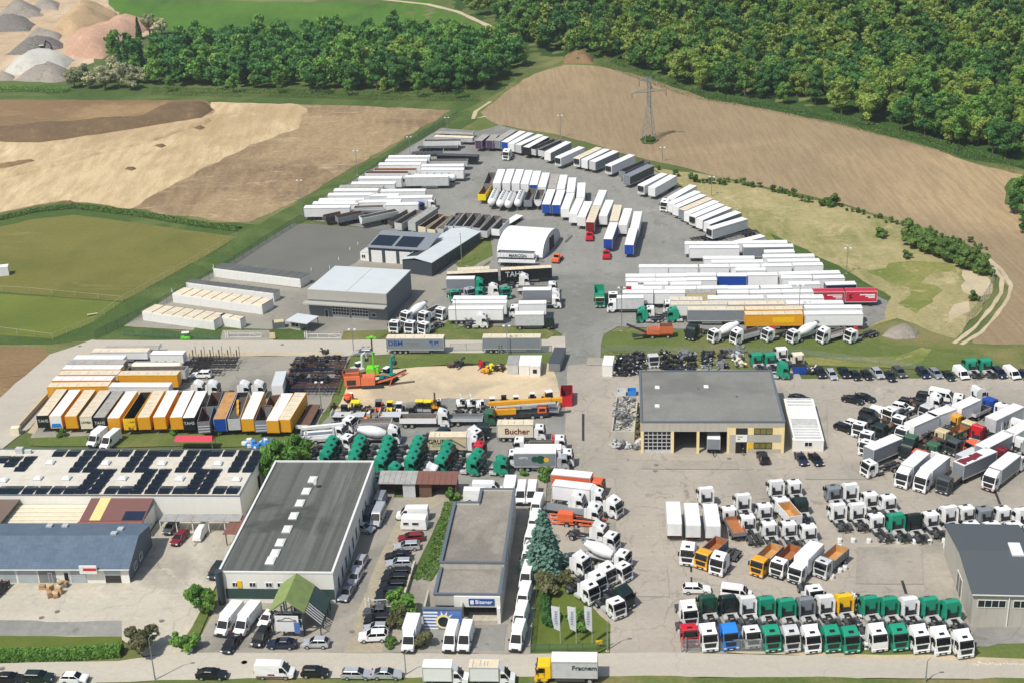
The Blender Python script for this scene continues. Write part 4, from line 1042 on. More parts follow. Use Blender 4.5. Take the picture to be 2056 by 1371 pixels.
for x0,x1 in ((440,462),(690,712),(900,922),(1150,1170),(1595,1617)):b.add('pillar',MB().box(k(x0),k(x1)+(.003 if x1>1600 else 0),-.05,.35 if x1<1600 else.299,0,4.849 if x1<1160 else 5.749),'wall_cream')
b.add('office_wall',MB().box(k(1170),k(1595),.02,.3,0,5.745),'wall_cream')
b.add('office_band',MB().box(k(1172),k(1220),-.02,.019,0,4.2).box(k(1320),k(1594),-.02,.019,2.6,4.25).box(k(1320),k(1594),-.02,.019,0.3,1.1),'wall_conc')
b.add('bay_floor',MB().box(.31,k(1150),.36,D*.55,.05,.12),'redfloor')
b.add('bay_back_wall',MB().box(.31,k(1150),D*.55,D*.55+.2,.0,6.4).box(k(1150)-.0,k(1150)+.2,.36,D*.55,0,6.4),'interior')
b.add('roof',MB().box(.31,w-.31,.31,D-.31,hh-.3,hh),'roof_gravel_grey')
z0,z1=hh+.001,hh+.2;m=MB();m.box(-.1,w+.1,-.1,.35,z0,z1).box(-.1,w+.1,D-.35,D+.1,z0,z1).box(-.1,.35,.35,D-.35,z0,z1).box(w-.35,w+.1,.35,D-.35,z0,z1)
b.add('roof_edge',m,'parapet')
b.shutter(k(462),0,k(690)-k(462),4.85,y=.2,mat='lightgrey',rows=6,glassrow=True)
for zx,zz,n in ((1220,4.3,2),(1368,4.3,3),(1368,1.2,3)):b.window(k(zx),zz,k(zx+150 if zx>1300 else zx+95)-k(zx),1.32,y=.0,n=n,frame='plastic',gl='pane' if n==2 else 'pane_yellow')
b.add('entrance_door',MB().box(k(1220),k(1312),-.03,.019,0,2.6),'glass')
b.add('office_sign',MB().box(k(1222),k(1315),-.12,-.03,2.7,4.15),'plate')
b.add('sign_lines',MB().box(k(1234),k(1278),-.135,-.121,3.7,3.9).box(k(1234),k(1258),-.135,-.121,3.2,3.4),'midgrey')
b.add('poster',MB().box(k(1322),k(1362),-.04,-.021,1.2,2.5),'yellow')
for x,y in (B4(575,402),B4(978,396),B4(575,556)):
 u,v=b.loc((x,y),hh+.1);skylight(b,u-.5,v-.5,hh,1.0,1.4)
u,v=b.loc(B4(905,415),hh);b.add('vent_pipe',MB().cyl((u,v,hh-.1),(u,v,hh+.8),.12),'galv')
u,v=b.loc(B4(1225,480),hh);b.add('vent_pipe',MB().cyl((u,v,hh-.1),(u,v,hh+.5),.2),'galv')
semi('grey box trailer backed into the third bay of the yellow workshop',(B4(1040,798)),B4(1040,740),'draw',L=7,c='trailer_grey',rc='roof_white',h=3.4)
b=B('warehouse','grey hall with dark pitched roof at the lower right corner',C2(1495,555),C2(2300,575))
w=b.w;D=b.loc(B7(1300,555),6.0)[1];rv=b.loc(B7(1425,815),7.3)[1]
m=MB();m.box(0,w,0,.3,0,6.0).box(0,w,D-.3,D,0,6.0)
for x in (0,w-.3):
 m.poly([(x,.3,0),(x,D-.3,0),(x,D-.3,6.0),(x,rv,7.2),(x,.3,6.0),(x+.3,.3,0),(x+.3,D-.3,0),(x+.3,D-.3,6.0),(x+.3,rv,7.2),(x+.3,.3,6.0)],[(4,3,2,1,0),(5,6,7,8,9),(0,5,9,4),(1,2,7,6),(3,4,9,8),(2,3,8,7)])
b.add('wall',m,'wall_conc')
m=MB()
for y0,z0,y1,z1 in ((-.35,6.02,rv,7.42),(D+.35,6.02,rv,7.42)):
 m.poly([(-.3,y0,z0),(w+.3,y0,z0),(w+.3,y1,z1),(-.3,y1,z1),(-.3,y0,z0-.18),(w+.3,y0,z0-.18),(w+.3,y1,z1-.18),(-.3,y1,z1-.18)],[(0,1,2,3),(7,6,5,4),(0,4,5,1),(1,5,6,2),(3,2,6,7),(0,3,7,4)])
b.add('roof',m,'roof_anth')
b.add('gutter',MB().box(-.3,w+.3,-.5,-.36,5.85,5.98),'trim')
kx=lambda zx:(zx-1495)/(2300-1495)*w
for i in range(2):
 x0=kx(1545+370*i);b.window(x0,3.5,kx(1840)-kx(1545),1.35,n=4)
b.add('downpipe',MB().cyl((kx(1868),-.12,0),(kx(1868),-.12,5.85),.1),'trim')
b.window(7.0,0.1,3.6,3.6,face='left',xw=0,n=2,gl='pane',name='side_gate')
u,v=b.loc(B7(1970,850),6.7);sl=(7.42-6.02)/(rv+.35)
one(b.root,'skylight',MB().box(-.9,.9,-1.6,1.6,0,.25),'trim',loc=(u,v,6.02+(v+.35)*sl+.02),rot=(math.atan(sl),0,0))
b=B('warehouse','long white hall with dark tar roof and a line of skylights',C5(75,905),C5(740,912))
w=b.w;hh=5.8;D=b.loc(C5(440,76),hh)[1]
flat_hall(b,D,hh,'wall_white','roof_tar',.25,'trim')
u0=b.loc(C5(85,715),hh)[0]
b.add('wall_band',MB().box(.9,w-.02,-.03,-.002,1.0,2.9),'wall_green')
for px_ in (150,250,345,412):b.window(px_/665*w-75/665*w,3.2,1.1,.9,n=2)
b.add('wall_sign',MB().box(105/665*w,132/665*w,-.12,-.01,3.05,4.4),'yellow')
b.add('round_tower',MB().cyl((.2,-.35,0),(.2,-.35,6.4),.6,n=18),'wall_anth')
for i,(x,y) in enumerate([(605,178),(568,246),(531,315),(494,390),(456,468),(416,546),(385,608),(360,650)]):
 u,v=b.loc(C5(x,y),hh+.2);skylight(b,u-.75,v-1.2,hh,1.5,2.4,.35)
for i in range(9):b.window(2.5+i*3.2,.8,1.3,2.6,face='right',xw=w,n=1)
u,v=b.loc(C5(635,215),hh+.3);b.add('satellite_dish',MB().cyl((u,v,hh),(u,v,hh+1.1),.05).lathe((u,v,hh+1.0),(u-.4,v-.4,hh+1.2),[(0,.08),(.5,.4),(1,.55)],12),'alu')
pv=B('entrance_canopy','timber entrance canopy with mossy green gable roof and car sign',C5(388,1085),C5(562,1088))
w=pv.w;D=7.0;rz,ez=6.9,4.7
m=MB()
for s,xe in ((0,-.45),(1,w+.45)):
 m.poly([(w/2,-.8,rz),(xe,-.8,ez),(xe,D,ez),(w/2,D,rz),(w/2,-.8,rz-.2),(xe,-.8,ez-.2),(xe,D,ez-.2),(w/2,D,rz-.2)],[(0,1,2,3),(7,6,5,4),(0,4,5,1),(1,5,6,2),(2,6,7,3),(3,7,4,0)])
pv.add('roof',m,'roof_moss')
lr=MB();lr.poly([(w+.5,2.6,ez-.1),(w+2.8,2.6,ez-2.4),(w+2.8,D,ez-2.4),(w+.5,D,ez-.1),(w+.5,2.6,ez-.25),(w+2.8,2.6,ez-2.55),(w+2.8,D,ez-2.55),(w+.5,D,ez-.25)],[(0,1,2,3),(7,6,5,4),(0,4,5,1),(1,5,6,2),(2,6,7,3),(3,7,4,0)])
pv.add('lower_roof',lr,'wall_green')
for i in range(5):pv.add('pergola_slat',MB().bar((w+.5,-.3+i*.58,ez-.15),(w+2.8,-.3+i*.58,ez-2.45),.2,.08),'lightgrey')
for i in range(5):pv.add('side_post',MB().box(w+2.55,w+2.7,-.4+i*1.75,-.25+i*1.75,0,ez-2.4),'wall_anth')
for y in (-.5,D-.6):
 m=MB()
 for x in (-.1,w*.33,w*.67,w+.1):m.box(x-.12,x+.12,y-.12,y+.12,0,4.6 if x in (-.1,w+.1) else 5.6)
 m.bar((-.3,y,4.5),(w+.3,y,4.5),.2);m.bar((-.2,y,4.6),(w/2,y,6.6),.16);m.bar((w+.2,y,4.6),(w/2,y,6.6),.16);m.bar((w/2,y,4.5),(w/2,y,6.6),.18)
 pv.add('timber_frame',m,'wall_anth')
pv.add('sign_board',MB().box(w*.12,w*.9,-1.35,-1.23,1.5,4.3),'trim')
cs=MB();pts=[(-1.9,0),(-1.6,.25),(-.8,.32),(-.3,.75),(.7,.75),(1.2,.35),(1.9,.22),(2.0,0)]
for i in range(len(pts)):a_,c_=pts[i],pts[(i+1)%len(pts)];cs.bar((w*.5+a_[0]*.8,-1.38,3.4+a_[1]*.8),(w*.5+c_[0]*.8,-1.38,3.4+c_[1]*.8),.09,.04)
pv.add('car_outline',cs,'black')
pv.add('blue_panel',MB().box(w*.74,w*.93,-1.4,-1.355,1.2,3.2),'panel_blue')
pv.add('shop_front',MB().box(.3,w-.3,1.2,1.4,0,3.0),'wall_anth')
for i in range(3):pv.window(w*(.38+.17*i),.4,w*.15,1.7,y=1.2,n=1,gl='shopglass')
b=B('office_building','flat gravel roofed office building with blue sun panel at its front',C6(318,1030),C6(715,1035))
b.a
w=b.w;hh=5.4
P=lambda x,y,z:b.loc(C6(x,y),z)
yl=P(330,860,4.9)[1];ym=P(380,668,5.8)[1];yb=P(460,320,5.8)[1];yt=P(590,240,5.8)[1];xn=P(580,325,5.8)[0]
m=MB();t=.3;xl=.3
y0=0.0
m.box(xl,w,1.0,1.3,3.0,4.9).box(xl,xl+t,1.3,ym,0,4.9).box(w-t,w,1.3,ym,0,4.9)
m.box(xl,xl+t,ym,yb,0,5.8).box(w-t,w,ym,yt,0,5.8).box(xl+t,w-t,ym,ym+t,0,5.8).box(xl+t,xn,yb-t,yb,0,5.8).box(xn,xn+t,yb-t,yt,0,5.8).box(xn+t,w-t,yt-t,yt,0,5.8)
b.add('wall',m,'wall_conc')
b.add('roof',MB().box(xl+t+.01,w-t-.01,1.31,ym-.01,4.45,4.7).box(xl+t+.01,w-t-.01,ym+t+.01,yb-t-.01,5.3,5.55).box(xn+t+.01,w-t-.01,yb-t,yt-t-.01,5.3,5.548),'roof_gravel')
m=MB();e=.12
m.box(xl-e,w+e,.9,1.35,4.901,5.15).box(xl-e,xl+t+.1,1.35,ym-.1,4.901,5.15).box(w-t-.1,w+e,1.35,ym-.1,4.901,5.15)
m.box(xl-e,xl+t+.1,ym-.1,yb,5.801,6.05).box(w-t-.1,w+e,ym-.1,yt,5.801,6.05).box(xl+t+.1,w-t-.1,ym-.1,ym+t,5.801,6.05).box(xl-e,xn+.2,yb,yb+.3,5.801,6.05).box(xn-.1,xn+t+.1,yb+.3,yt,5.801,6.05).box(xn-.1,w+e,yt,yt+.3,5.801,6.05)
b.add('parapet',m,'parapet')
b.add('front_fascia',MB().box(xl+3.2,w-.01,.6,.999,3.0,4.85),'wall_white')
b.add('corner_pillar',MB().box(w-.55,w-.02,.2,.7,0,3.0),'wall_white')
b.add('shop_wall',MB().box(xl,w-.1,4.5,4.7,0,3.0),'wall_anth')
b.window(2.2,.5,3.5,2.0,y=4.5,n=3,gl='shopglass')
b.add('platform',MB().box(w-5.2,w-.6,.2,2.6,0,.8),'concrete')
sx0=P(528,890,4)[0];sx1=P(678,890,4)[0]
b.add('shop_sign',MB().box(sx0,sx1,.48,.599,3.35,4.55),'sign_blue')
lettering(b.root,'Bissner',.92,((sx0+sx1)/2+.35,.46,3.98),(R(90),0,0),'white')
b.add('sign_square',MB().box(sx0+.25,sx0+.8,.46,.479,3.6,4.3),'white')
px0=P(272,1040,0)[0];px1=P(496,1040,0)[0]
py0=P(300,1065,0)[1]
pb=b
m=MB();m.box(px0,px1,py0,py0+.3,0,3.9)
b.add('sun_panel',m,'panel_blue')
b.add('panel_cap',MB().box(px0-.1,px1+.1,py0-.1,py0+.5,3.901,4.15),'parapet')
b.add('panel_side_wall',MB().box(px0,px0+.3,py0+.3,4.0,0,3.9),'wall_conc')
b.add('panel_side_wall',MB().box(px1-.3,px1,py0+.3,.9,0,3.9),'wall_conc')
m=MB()
for i in range(6):m.box(px0+.05,px0+2.3,py0-.03,py0-.002,.35+i*.58,.62+i*.58)
b.add('panel_stripes',m,'stripe_white')
cx,cz=px0+3.2,1.75
m=MB()
for i in range(7):
 a=R(100-i*28);m.face([(cx+math.cos(a+.13)*1.3,py0-.02,cz+math.sin(a+.13)*1.3),(cx+math.cos(a-.13)*1.3,py0-.02,cz+math.sin(a-.13)*1.3),(cx+math.cos(a)*2.05,py0-.02,cz+math.sin(a)*2.05)])
b.add('sun_rays',m,'stripe_white')
b.add('sun_ring',MB().cyl((cx,py0-.06,cz),(cx,py0-.003,cz),1.25,n=28),'sun_yellow')
b.add('round_window',MB().cyl((cx,py0-.08,cz),(cx,py0-.061,cz),.9,n=24),'pane')
for i in range(5):b.window(4+i*5.2,3.2,3.0,1.0,face='right',xw=w,n=2)
b=B('warehouse','long white hall with rows of dark solar panels on its roof',C3(-420,590),C3(1790,604))
w=b.w;hh=5.0;D=b.loc(C3(1965,80),hh)[1]
b.w=w
flat_hall(b,D,hh,'wall_white','roof_conc',.12,'parapet',.25)
b.window(D*.62,.2,1.4,2.6,face='right',xw=w,n=1,frame='darkgrey',name='side_door')
fy=b.loc(C3(800,418),hh)[1]
rows_={'a':(82,135),'b':(82,252),'c':(222,410),'d':(350,410),'e':(128,212),'f':(128,245),'g':(128,184)}
sets=[('a',440),('a',542),('b',610),('b',710),('a',830),('a',925),('b',990),('b',1090),('a',1205),('a',1300),('b',1380),('b',1478),('a',1590),('a',1690),('b',1765),('b',1870),('g',20),('e',100),('f',190),('c',660),('c',755),('c',1060),('c',1165),('c',1450),('c',1545)]+[('d',x) for x in (30,115,220,320,425,525,825,925,1220,1325,1620,1720)]
for kx_,x in sets:
 za,zb=rows_[kx_]
 ref={'b':0,'c':0}.get(kx_,0)
 u,v1=b.loc(C3(x,(za+zb)/2),hh);v0=b.loc(C3(x,zb),hh)[1];v2=b.loc(C3(x,za),hh)[1]
 n=max(1,round((v2-v0)/2.2));d=(v2-v0)/n
 fr,g=MB(),MB()
 sh=0
 for i in range(n):
  y0=v0+i*d
  for (ya,yb_,z0,z1) in ((y0+.05,y0+d/2,.12,.42),(y0+d/2,y0+d-.05,.42,.12)):
   g.poly([(u-1.05,ya,hh+z0),(u+1.05,ya,hh+z0),(u+1.05,yb_,hh+z1),(u-1.05,yb_,hh+z1),(u-1.05,ya,hh+z0-.06),(u+1.05,ya,hh+z0-.06),(u+1.05,yb_,hh+z1-.06),(u-1.05,yb_,hh+z1-.06)],[(0,1,2,3),(7,6,5,4),(0,4,5,1),(1,5,6,2),(2,6,7,3),(3,7,4,0)])
 b.add('solar_array',g,'solar')
for x,y in ((370,175),(780,178),(1195,180),(1608,182),(280,290),(490,290),(25,305),(905,292),(1325,295),(1745,298)):
 u,v=b.loc(C3(x,y),hh+.2);skylight(b,u-.8,v-.8,hh,1.6,1.6,.5)
u,v=b.loc(C3(150,90),hh+.5);b.add('roof_unit',MB().box(u-.8,u+.6,v-.5,v+.5,hh,hh+1.2).box(u+.9,u+2.2,v-.3,v+.4,hh,hh+.7),'lightgrey')
b=B('workshop_building','low white workshop with slate blue pitched roof and garage doors',C3(-430,1070),C3(962,1070))
w=b.w;ez=3.2;rz=6.0;rv=b.loc(C3(600,712),rz)[1];D=b.loc(C3(600,628),4.6)[1]
m=MB();m.box(0,w,0,.3,0,ez-.05).box(0,w,D-.3,D,0,4.4)
for x in (0,w-.3):m.poly([(x,.3,0),(x,D-.3,0),(x,D-.3,4.4),(x,rv,rz-.1),(x,.3,ez+.1),(x+.3,.3,0),(x+.3,D-.3,0),(x+.3,D-.3,4.4),(x+.3,rv,rz-.1),(x+.3,.3,ez+.1)],[(4,3,2,1,0),(5,6,7,8,9),(0,5,9,4),(1,2,7,6),(3,4,9,8),(2,3,8,7)])
b.add('wall',m,'wall_white')
m=MB();m.poly([(w+.03,0,0),(w+.03,D,0),(w+.03,D,4.4),(w+.03,rv,rz-.1),(w+.03,0,ez)],[(0,1,2,3,4)])
b.add('gable_cladding',m,'wall_slate')
m=MB()
for y0,z0,y1,z1 in ((-.5,ez,rv,rz),(D+.4,4.5,rv,rz)):
 m.poly([(-.3,y0,z0),(w+.4,y0,z0),(w+.4,y1,z1),(-.3,y1,z1),(-.3,y0,z0-.15),(w+.4,y0,z0-.15),(w+.4,y1,z1-.15),(-.3,y1,z1-.15)],[(0,1,2,3),(7,6,5,4),(0,4,5,1),(1,5,6,2),(3,2,6,7),(0,3,7,4)])
b.add('roof',m,'roof_tiles_blue')
b.add('gutter',MB().box(-.3,w+.4,-.66,-.51,ez-.2,ez-.06),'trim')
kx=lambda zx:(zx+430)/(962+430)*w
b.shutter(kx(145),0,kx(290)-kx(145),2.6,mat='door_metal');b.shutter(kx(0),0,kx(130)-kx(0),2.6,mat='door_metal');b.shutter(kx(300),0,kx(425)-kx(300),2.6,mat='midgrey');b.shutter(kx(535),0,kx(650)-kx(535),2.6,mat='door_metal')
b.add('open_gate',MB().box(kx(785),kx(900),-.02,-.002,0,2.5),'interior');b.window(kx(485),.4,.9,1.9,n=1)
b.add('roller_door',MB().box(kx(785),kx(900),-.06,-.021,1.7,2.55),'door_metal')
b.add('sign_box',MB().box(kx(622),kx(748),-.9,-.62,2.5,4.0),'trim')
b.add('sign_stripe',MB().box(kx(650),kx(745),-.93,-.901,3.1,3.6),'red')
for y in (2.5,5.5):b.window(y,1.0,1.4,1.3,face='right',xw=w+.03,n=2)
for x,y in ((890,675),(365,636),(480,636),(845,728)):
 u,v=b.loc(C3(x,y),5.2);z=ez+(v+.5)*(rz-ez)/(rv+.5) if v<rv else rz-(v-rv)*(rz-4.5)/(D+.4-rv)
 b.add('roof_hatch',MB().box(u-.5,u+.5,v-.5,v+.5,z-.1,z+.35),'alu')
b=B('storage_hall','hall with brown metal roof and one yellow strip between the blue and solar roofs',C3(660,660),C3(1120,660))
w=b.w;z0,z1=3.6,4.6;D=b.loc(C3(740,438),z1)[1];fy=b.loc(C3(660,605),z0)[1]
m=MB();m.box(0,w,fy+.2,D,0,3.4)
b.add('wall',m,'wall_white')
m=MB();m.poly([(0,fy,z0),(w,fy,z0),(w,D,z1),(0,D,z1),(0,fy,z0-.2),(w,fy,z0-.2),(w,D,z1-.2),(0,D,z1-.2)],[(0,1,2,3),(7,6,5,4),(0,4,5,1),(1,5,6,2),(2,6,7,3),(3,7,4,0)])
b.add('roof',m,'roof_brown')
sl=(z1-z0)/(D-fy)
m=MB();ys=fy+.1
m.poly([(w*.15,ys,z0+.05),(w*.32,ys,z0+.05),(w*.32,D,z1+.03),(w*.15,D,z1+.03)],[(0,1,2,3)])
b.add('yellow_strip',m,'roof_yellowish')
m=MB();m.poly([(w*.66,ys,z0+.06),(w*.98,ys,z0+.06),(w*.98,ys+2.6,z0+.06+2.6*sl),(w*.66,ys+2.6,z0+.06+2.6*sl)],[(0,1,2,3)])
b.add('dark_strip',m,'navy')
b.add('red_tile_edge',MB().box(-.2,w,fy-1.2,fy-.02,3.2,3.5),'roof_redtile')
b=B('shed','low shed with pale slatted sheet roof left of the brown metal roof',C3(80,660),C3(660,660))
w=b.w;D=b.loc(C3(190,480),3.4)[1];fy=b.loc(C3(100,620),3.2)[1]
b.add('wall',MB().box(0,w-.05,fy+.3,D,0,3.0),'wall_white')
m=MB()
n=9;dd=(D-fy)/n
for i in range(n):m.box(rng.uniform(0,1),w-.1,fy+i*dd+.08,fy+(i+1)*dd-.08,3.05+.05*(i%2),3.2+.05*(i%2))
b.add('roof_sheets',m,'cream')
b=B('storage_hall','flat brown roofed hall cut by the left edge of the picture',C3(-420,660),C3(60,660))
w=b.w;D=b.loc(C3(180,450),4.2)[1];fy=b.loc(C3(0,625),4.2)[1]
b.add('wall',MB().box(0,w,fy+.2,D,0,3.9),'wall_white')
b.add('roof',MB().frus((-.2,w+1.6,fy,D+.2,3.95),(-.2,w+1.6,fy,D+.2,4.2)),'roof_brown_flat')
b=B('open_canopy','long corrugated canopy on posts along the white wall of the solar hall',C3(1200,690),C3(1790,690))
w=b.w;fy=b.loc(C3(1300,610),2.8)[1];D=b.loc(C3(1300,545),3.1)[1]
m=MB()
for i in range(5):m.frus((w*i/5+.05,w*(i+1)/5-.05,fy,D,2.75),(w*i/5+.05,w*(i+1)/5-.05,fy,D,2.85))
b.add('roof_sheets',m,'roof_metal')
m=MB()
for i in range(6):m.box(w*i/5-.08,w*i/5+.08,fy+.3,fy+.46,0,2.75)
b.add('posts',m,'trim')
b=B('open_canopy','short rusty corrugated canopy against the long dark roofed hall',C3(1690,760),C3(1830,760))
fy=b.loc(C3(1700,705),2.6)[1];D=b.loc(C3(1750,560),2.7)[1]
m=MB()
for i in range(7):m.box(-.4+i*.75,.33+i*.75,fy,D,2.55+.03*(i%2),2.62+.03*(i%2))
b.add('roof_sheets',m,'roof_rustmetal')
b.add('posts',MB().box(0,.15,fy+.2,fy+.35,0,2.55).box(4,4.15,fy+.2,fy+.35,0,2.55).box(0,.15,D-.35,D-.2,0,2.55),'chassis')
b=B('shed','open wooden shed with half pale half rust red metal roof',C6(5,295),C6(455,300))
w=b.w;z0,z1=3.2,3.9;fy=b.loc(C6(100,205),z0)[1];D=b.loc(C6(100,128),z1)[1]
xm=b.loc(C6(218,205),z0)[0]
for nm,xa,xb,mt in (('pale_roof',-.2,xm-.02,'roof_metal'),('rust_roof',xm+.02,w+.2,'roof_rustmetal')):
 m=MB();n=max(2,int((xb-xa)/1.0))
 for i in range(n):
  a_,c_=xa+(xb-xa)*i/n+.02,xa+(xb-xa)*(i+1)/n-.02
  m.poly([(a_,fy,z0),(c_,fy,z0),(c_,D,z1),(a_,D,z1),(a_,fy,z0-.1),(c_,fy,z0-.1),(c_,D,z1-.1),(a_,D,z1-.1)],[(0,1,2,3),(7,6,5,4),(0,4,5,1),(1,5,6,2),(2,6,7,3),(3,7,4,0)])
 b.add(nm,m,mt)
b.add('wall',MB().box(0,w,D-.4,D-.2,0,3.6).box(0,.2,fy+.4,D-.4,0,3.2).box(w-.2,w,fy+.4,D-.4,0,3.2).box(w*.52,w*.68,fy+.5,fy+.6,0,3.0),'rust')
b.add('white_door',MB().box(w*.31,w*.47,fy+.3,fy+.4,0,3.05),'lightgrey')
b=B('hall','dark grey hall with broad pale metal roof and front canopy',A5(1240,690),A5(1700,720))
w=b.w;hh=7.2;D=b.loc(A5(1945,425),hh)[1]
b.add('wall',MB().box(0,w,0,.3,0,hh-.3).box(0,w,D-.3,D,0,hh-.3).box(0,.3,.3,D-.3,0,hh-.3).box(w-.3,w,.3,D-.3,0,hh-.3),'wall_dgrey')
b.add('fascia',MB().box(-.1,w+.1,-.1,.3,4.6,hh-.02),'wall_grey')
b.add('roof',MB().frus((-.05,w/2-.06,.3,D+.1,hh-.25),(-.05,w/2-.06,.3,D+.1,hh)).box(w/2+.06,w+.05,.3,D+.1,hh-.25,hh).box(w/2-.06,w/2+.06,.3,D,hh-.3,hh-.12),'roof_pale')
b.add('front_canopy',MB().frus((-.8,w+.2,-2.2,-.1,3.9),(-.8,w+.2,-2.2,-.1,4.2)),'wall_grey')
for x0,x1 in ((.3,.52),(.54,.76)):b.shutter(w*x0,0,w*(x1-x0),3.3,mat='lightgrey',rows=4,glassrow=True)
b.window(w*.2,0,1.0,2.1,n=1,name='door');b.window(w*.8,.9,1.2,1.0,n=1)
b=B('hall','dark grey hall with solar panels beside the pale roofed hall',A5(1590,372),A5(1840,390))
w=b.w;hh=4.6;D=b.loc(A5(1690,178),5.6)[1]
b.add('wall',MB().box(0,w+3,0,.3,0,hh).box(0,.3,.3,D,0,hh).box(0,w+3,D-.3,D,0,hh),'wall_anth')
m=MB();w2=w+5
m.poly([(-.3,-.4,hh),(w2,-.4,hh),(w2,D,hh+1.2),(-.3,D,hh+1.2),(-.3,-.4,hh-.2),(w2,-.4,hh-.2),(w2,D,hh+1.0),(-.3,D,hh+1.0)],[(0,1,2,3),(7,6,5,4),(0,4,5,1),(1,5,6,2),(2,6,7,3),(3,7,4,0)])
b.add('roof',m,'trailer_grey')
sl=1.2/(D+.4)
def panels(xa,xb,ya,yb):
 m=MB();nx=max(1,int((xb-xa)/1.1));ny=max(1,int((yb-ya)/1.8))
 for i in range(nx):
  for j in range(ny):
   x,y=xa+i*(xb-xa)/nx,ya+j*(yb-ya)/ny
   x2,y2=x+(xb-xa)/nx-.06,y+(yb-ya)/ny-.06
   z=lambda yy:hh+(yy+.4)*sl+.1
   m.poly([(x,y,z(y)),(x2,y,z(y)),(x2,y2,z(y2)),(x,y2,z(y2)),(x,y,z(y)-.06),(x2,y,z(y)-.06),(x2,y2,z(y2)-.06),(x,y2,z(y2)-.06)],[(0,1,2,3),(7,6,5,4),(0,4,5,1),(1,5,6,2),(2,6,7,3),(3,7,4,0)])
 b.add('solar_array',m,'solar')
panels(.3,w*.53,1,D*.7);panels(w*.6,w*1.12,1,D*.7)
for i in range(3):b.shutter(.8+i*(w/3),0,w/3-1.0,3.6,mat='trim',rows=3)
b=B('hall','long dark hall with pale pitched roof and a solar strip beside the grass',A5(1806,395),A5(1958,440))
b2=b
p0,p1=at(*A2(918,1120)),at(*A2(1245,880));ang=math.atan2(p1 .y-p0 .y,p1 .x-p0 .x)-R(90)
b.root.location=(p0 .x,p0 .y,H(p0 .x,p0 .y));b.root.rotation_euler=(0,0,ang);b.a=Vector((p0 .x,p0 .y,H(p0 .x,p0 .y)));b.h=ang
Ln=(p1-p0).xy.length;Wd=-b.loc(A2(735,975),4.3)[0];hh=4.5
lz=-.0
b.add('wall',MB().box(-Wd,0,0,.3,0,hh-.3).box(-Wd,0,Ln-.3,Ln,0,hh-.3).box(-Wd,-Wd+.3,.3,Ln-.3,0,hh-.3).box(-.3,0,.3,Ln-.3,0,hh-.3),'wall_anth')
m=MB();rx=-Wd*.55
for xa,za,xb,zb in ((-Wd-.3,hh-.25,rx,hh+.55),(.3,hh-.25,rx,hh+.55)):
 m.poly([(xa,-.3,za),(xb,-.3,zb),(xb,Ln+.3,zb),(xa,Ln+.3,za),(xa,-.3,za-.15),(xb,-.3,zb-.15),(xb,Ln+.3,zb-.15),(xa,Ln+.3,za-.15)],[(0,1,2,3),(7,6,5,4),(0,4,5,1),(1,5,6,2),(2,6,7,3),(3,7,4,0)])
b.add('roof',m,'roof_pale')
m=MB();sl=.8/(rx+Wd+.3)
for i in range(3):
 for j in range(9):
  x,y=-Wd+.3+i*(rx+Wd-.5)/3,Ln*.06+j*Ln*.058
  x2,y2=x+(rx+Wd-.5)/3-.08,y+Ln*.058-.08
  z=lambda xx:hh-.25+(xx+Wd+.3)*sl+.1
  m.poly([(x,y,z(x)),(x2,y,z(x2)),(x2,y2,z(x2)),(x,y2,z(x)),(x,y,z(x)-.06),(x2,y,z(x2)-.06),(x2,y2,z(x2)-.06),(x,y2,z(x)-.06)],[(0,1,2,3),(7,6,5,4),(0,4,5,1),(1,5,6,2),(2,6,7,3),(3,7,4,0)])
b.add('solar_array',m,'solar')
for i in range(8):b.window(2+i*Ln/9,1.6,1.0,1.2,face='right',xw=0,n=1,frame='wall_slate',gl='glass')
b=B('container_office','white container cabin left of the dark solar hall',A5(1540,365),A5(1592,370),cat='cabin')
b.add('wall',MB().box(0,b.w,0,6,0,2.6),'wall_white');b.add('roof',MB().box(-.05,b.w+.05,-.05,6.05,2.601,2.7),'roof_pale');b.window(.4,.9,1.2,1.1,n=2)
def garages(label,A,Bq,back,n,roofm,h=2.6):
 b=B('garage_row',label,A,Bq,cat='garages')
 w=b.w;D=b.loc(back,h)[1]
 b.add('wall',MB().box(0,w,0,D,0,h-.05),'wall_white')
 m=MB()
 for i in range(n):m.box(w*i/n+.06,w*(i+1)/n-.06,.1,D-.1,h-.049,h+.03)
 b.add('roof',m,roofm)
 m=MB()
 for i in range(n+1):m.box(w*i/n-.09 if i else 0,w*i/n+.09 if i<n else w,0.02,D-.02,h-.045,h+.12)
 b.add('roof_ribs',m,'midgrey')
 m=MB()
 for i in range(n):
  m.box(w*i/n+.25,w*(i+1)/n-.25,-.04,0,.05,2.25)
 b.add('garage_door',m,'trim')
 return b
garages('row of white garages with dark flat roof farthest from the road',A5(675,460),A5(1188,530),A5(760,378),10,'roof_dark')
garages('row of white garages with dark roof, rear half of the middle block',A5(515,545),A5(1030,612),A5(590,475),10,'roof_dark')
garages('row of white garages with cream roof, front half of the middle block',A5(435,612),A5(963,684),A5(510,522),9,'roof_cream')
garages('row of white garages with cream roof nearest the road',A5(258,718),A5(680,776),A5(345,622),7,'roof_cream')
garages('short white garage annex at the end of the front garage row',A5(712,745),A5(835,768),A5(755,676),2,'roof_cream')
p=at(*A2(1520,985));b=B('tent_hall','white round arched tent hall with dark open end',A2(1365,975),A2(1660,1000))
w=b.w*.98;Dp=b.loc(A2(1440,755),5.8)[1]
a1=b.loc(A2(1745,870),0)
rr=max(4.0,a1[1]/2+1.2)
n=18;m=MB();vs=[]
for x in (0,w+1.0):
 for i in range(n+1):
  t=math.pi*i/n;vs.append((x,rr-rr*math.cos(t),5.6*math.sin(t)**.75))
m.poly(vs,[(i,i+1,n+1+i+1,n+1+i) for i in range(n)]+[tuple(range(n+1))])
b.add('tent_cover',m,'tent')
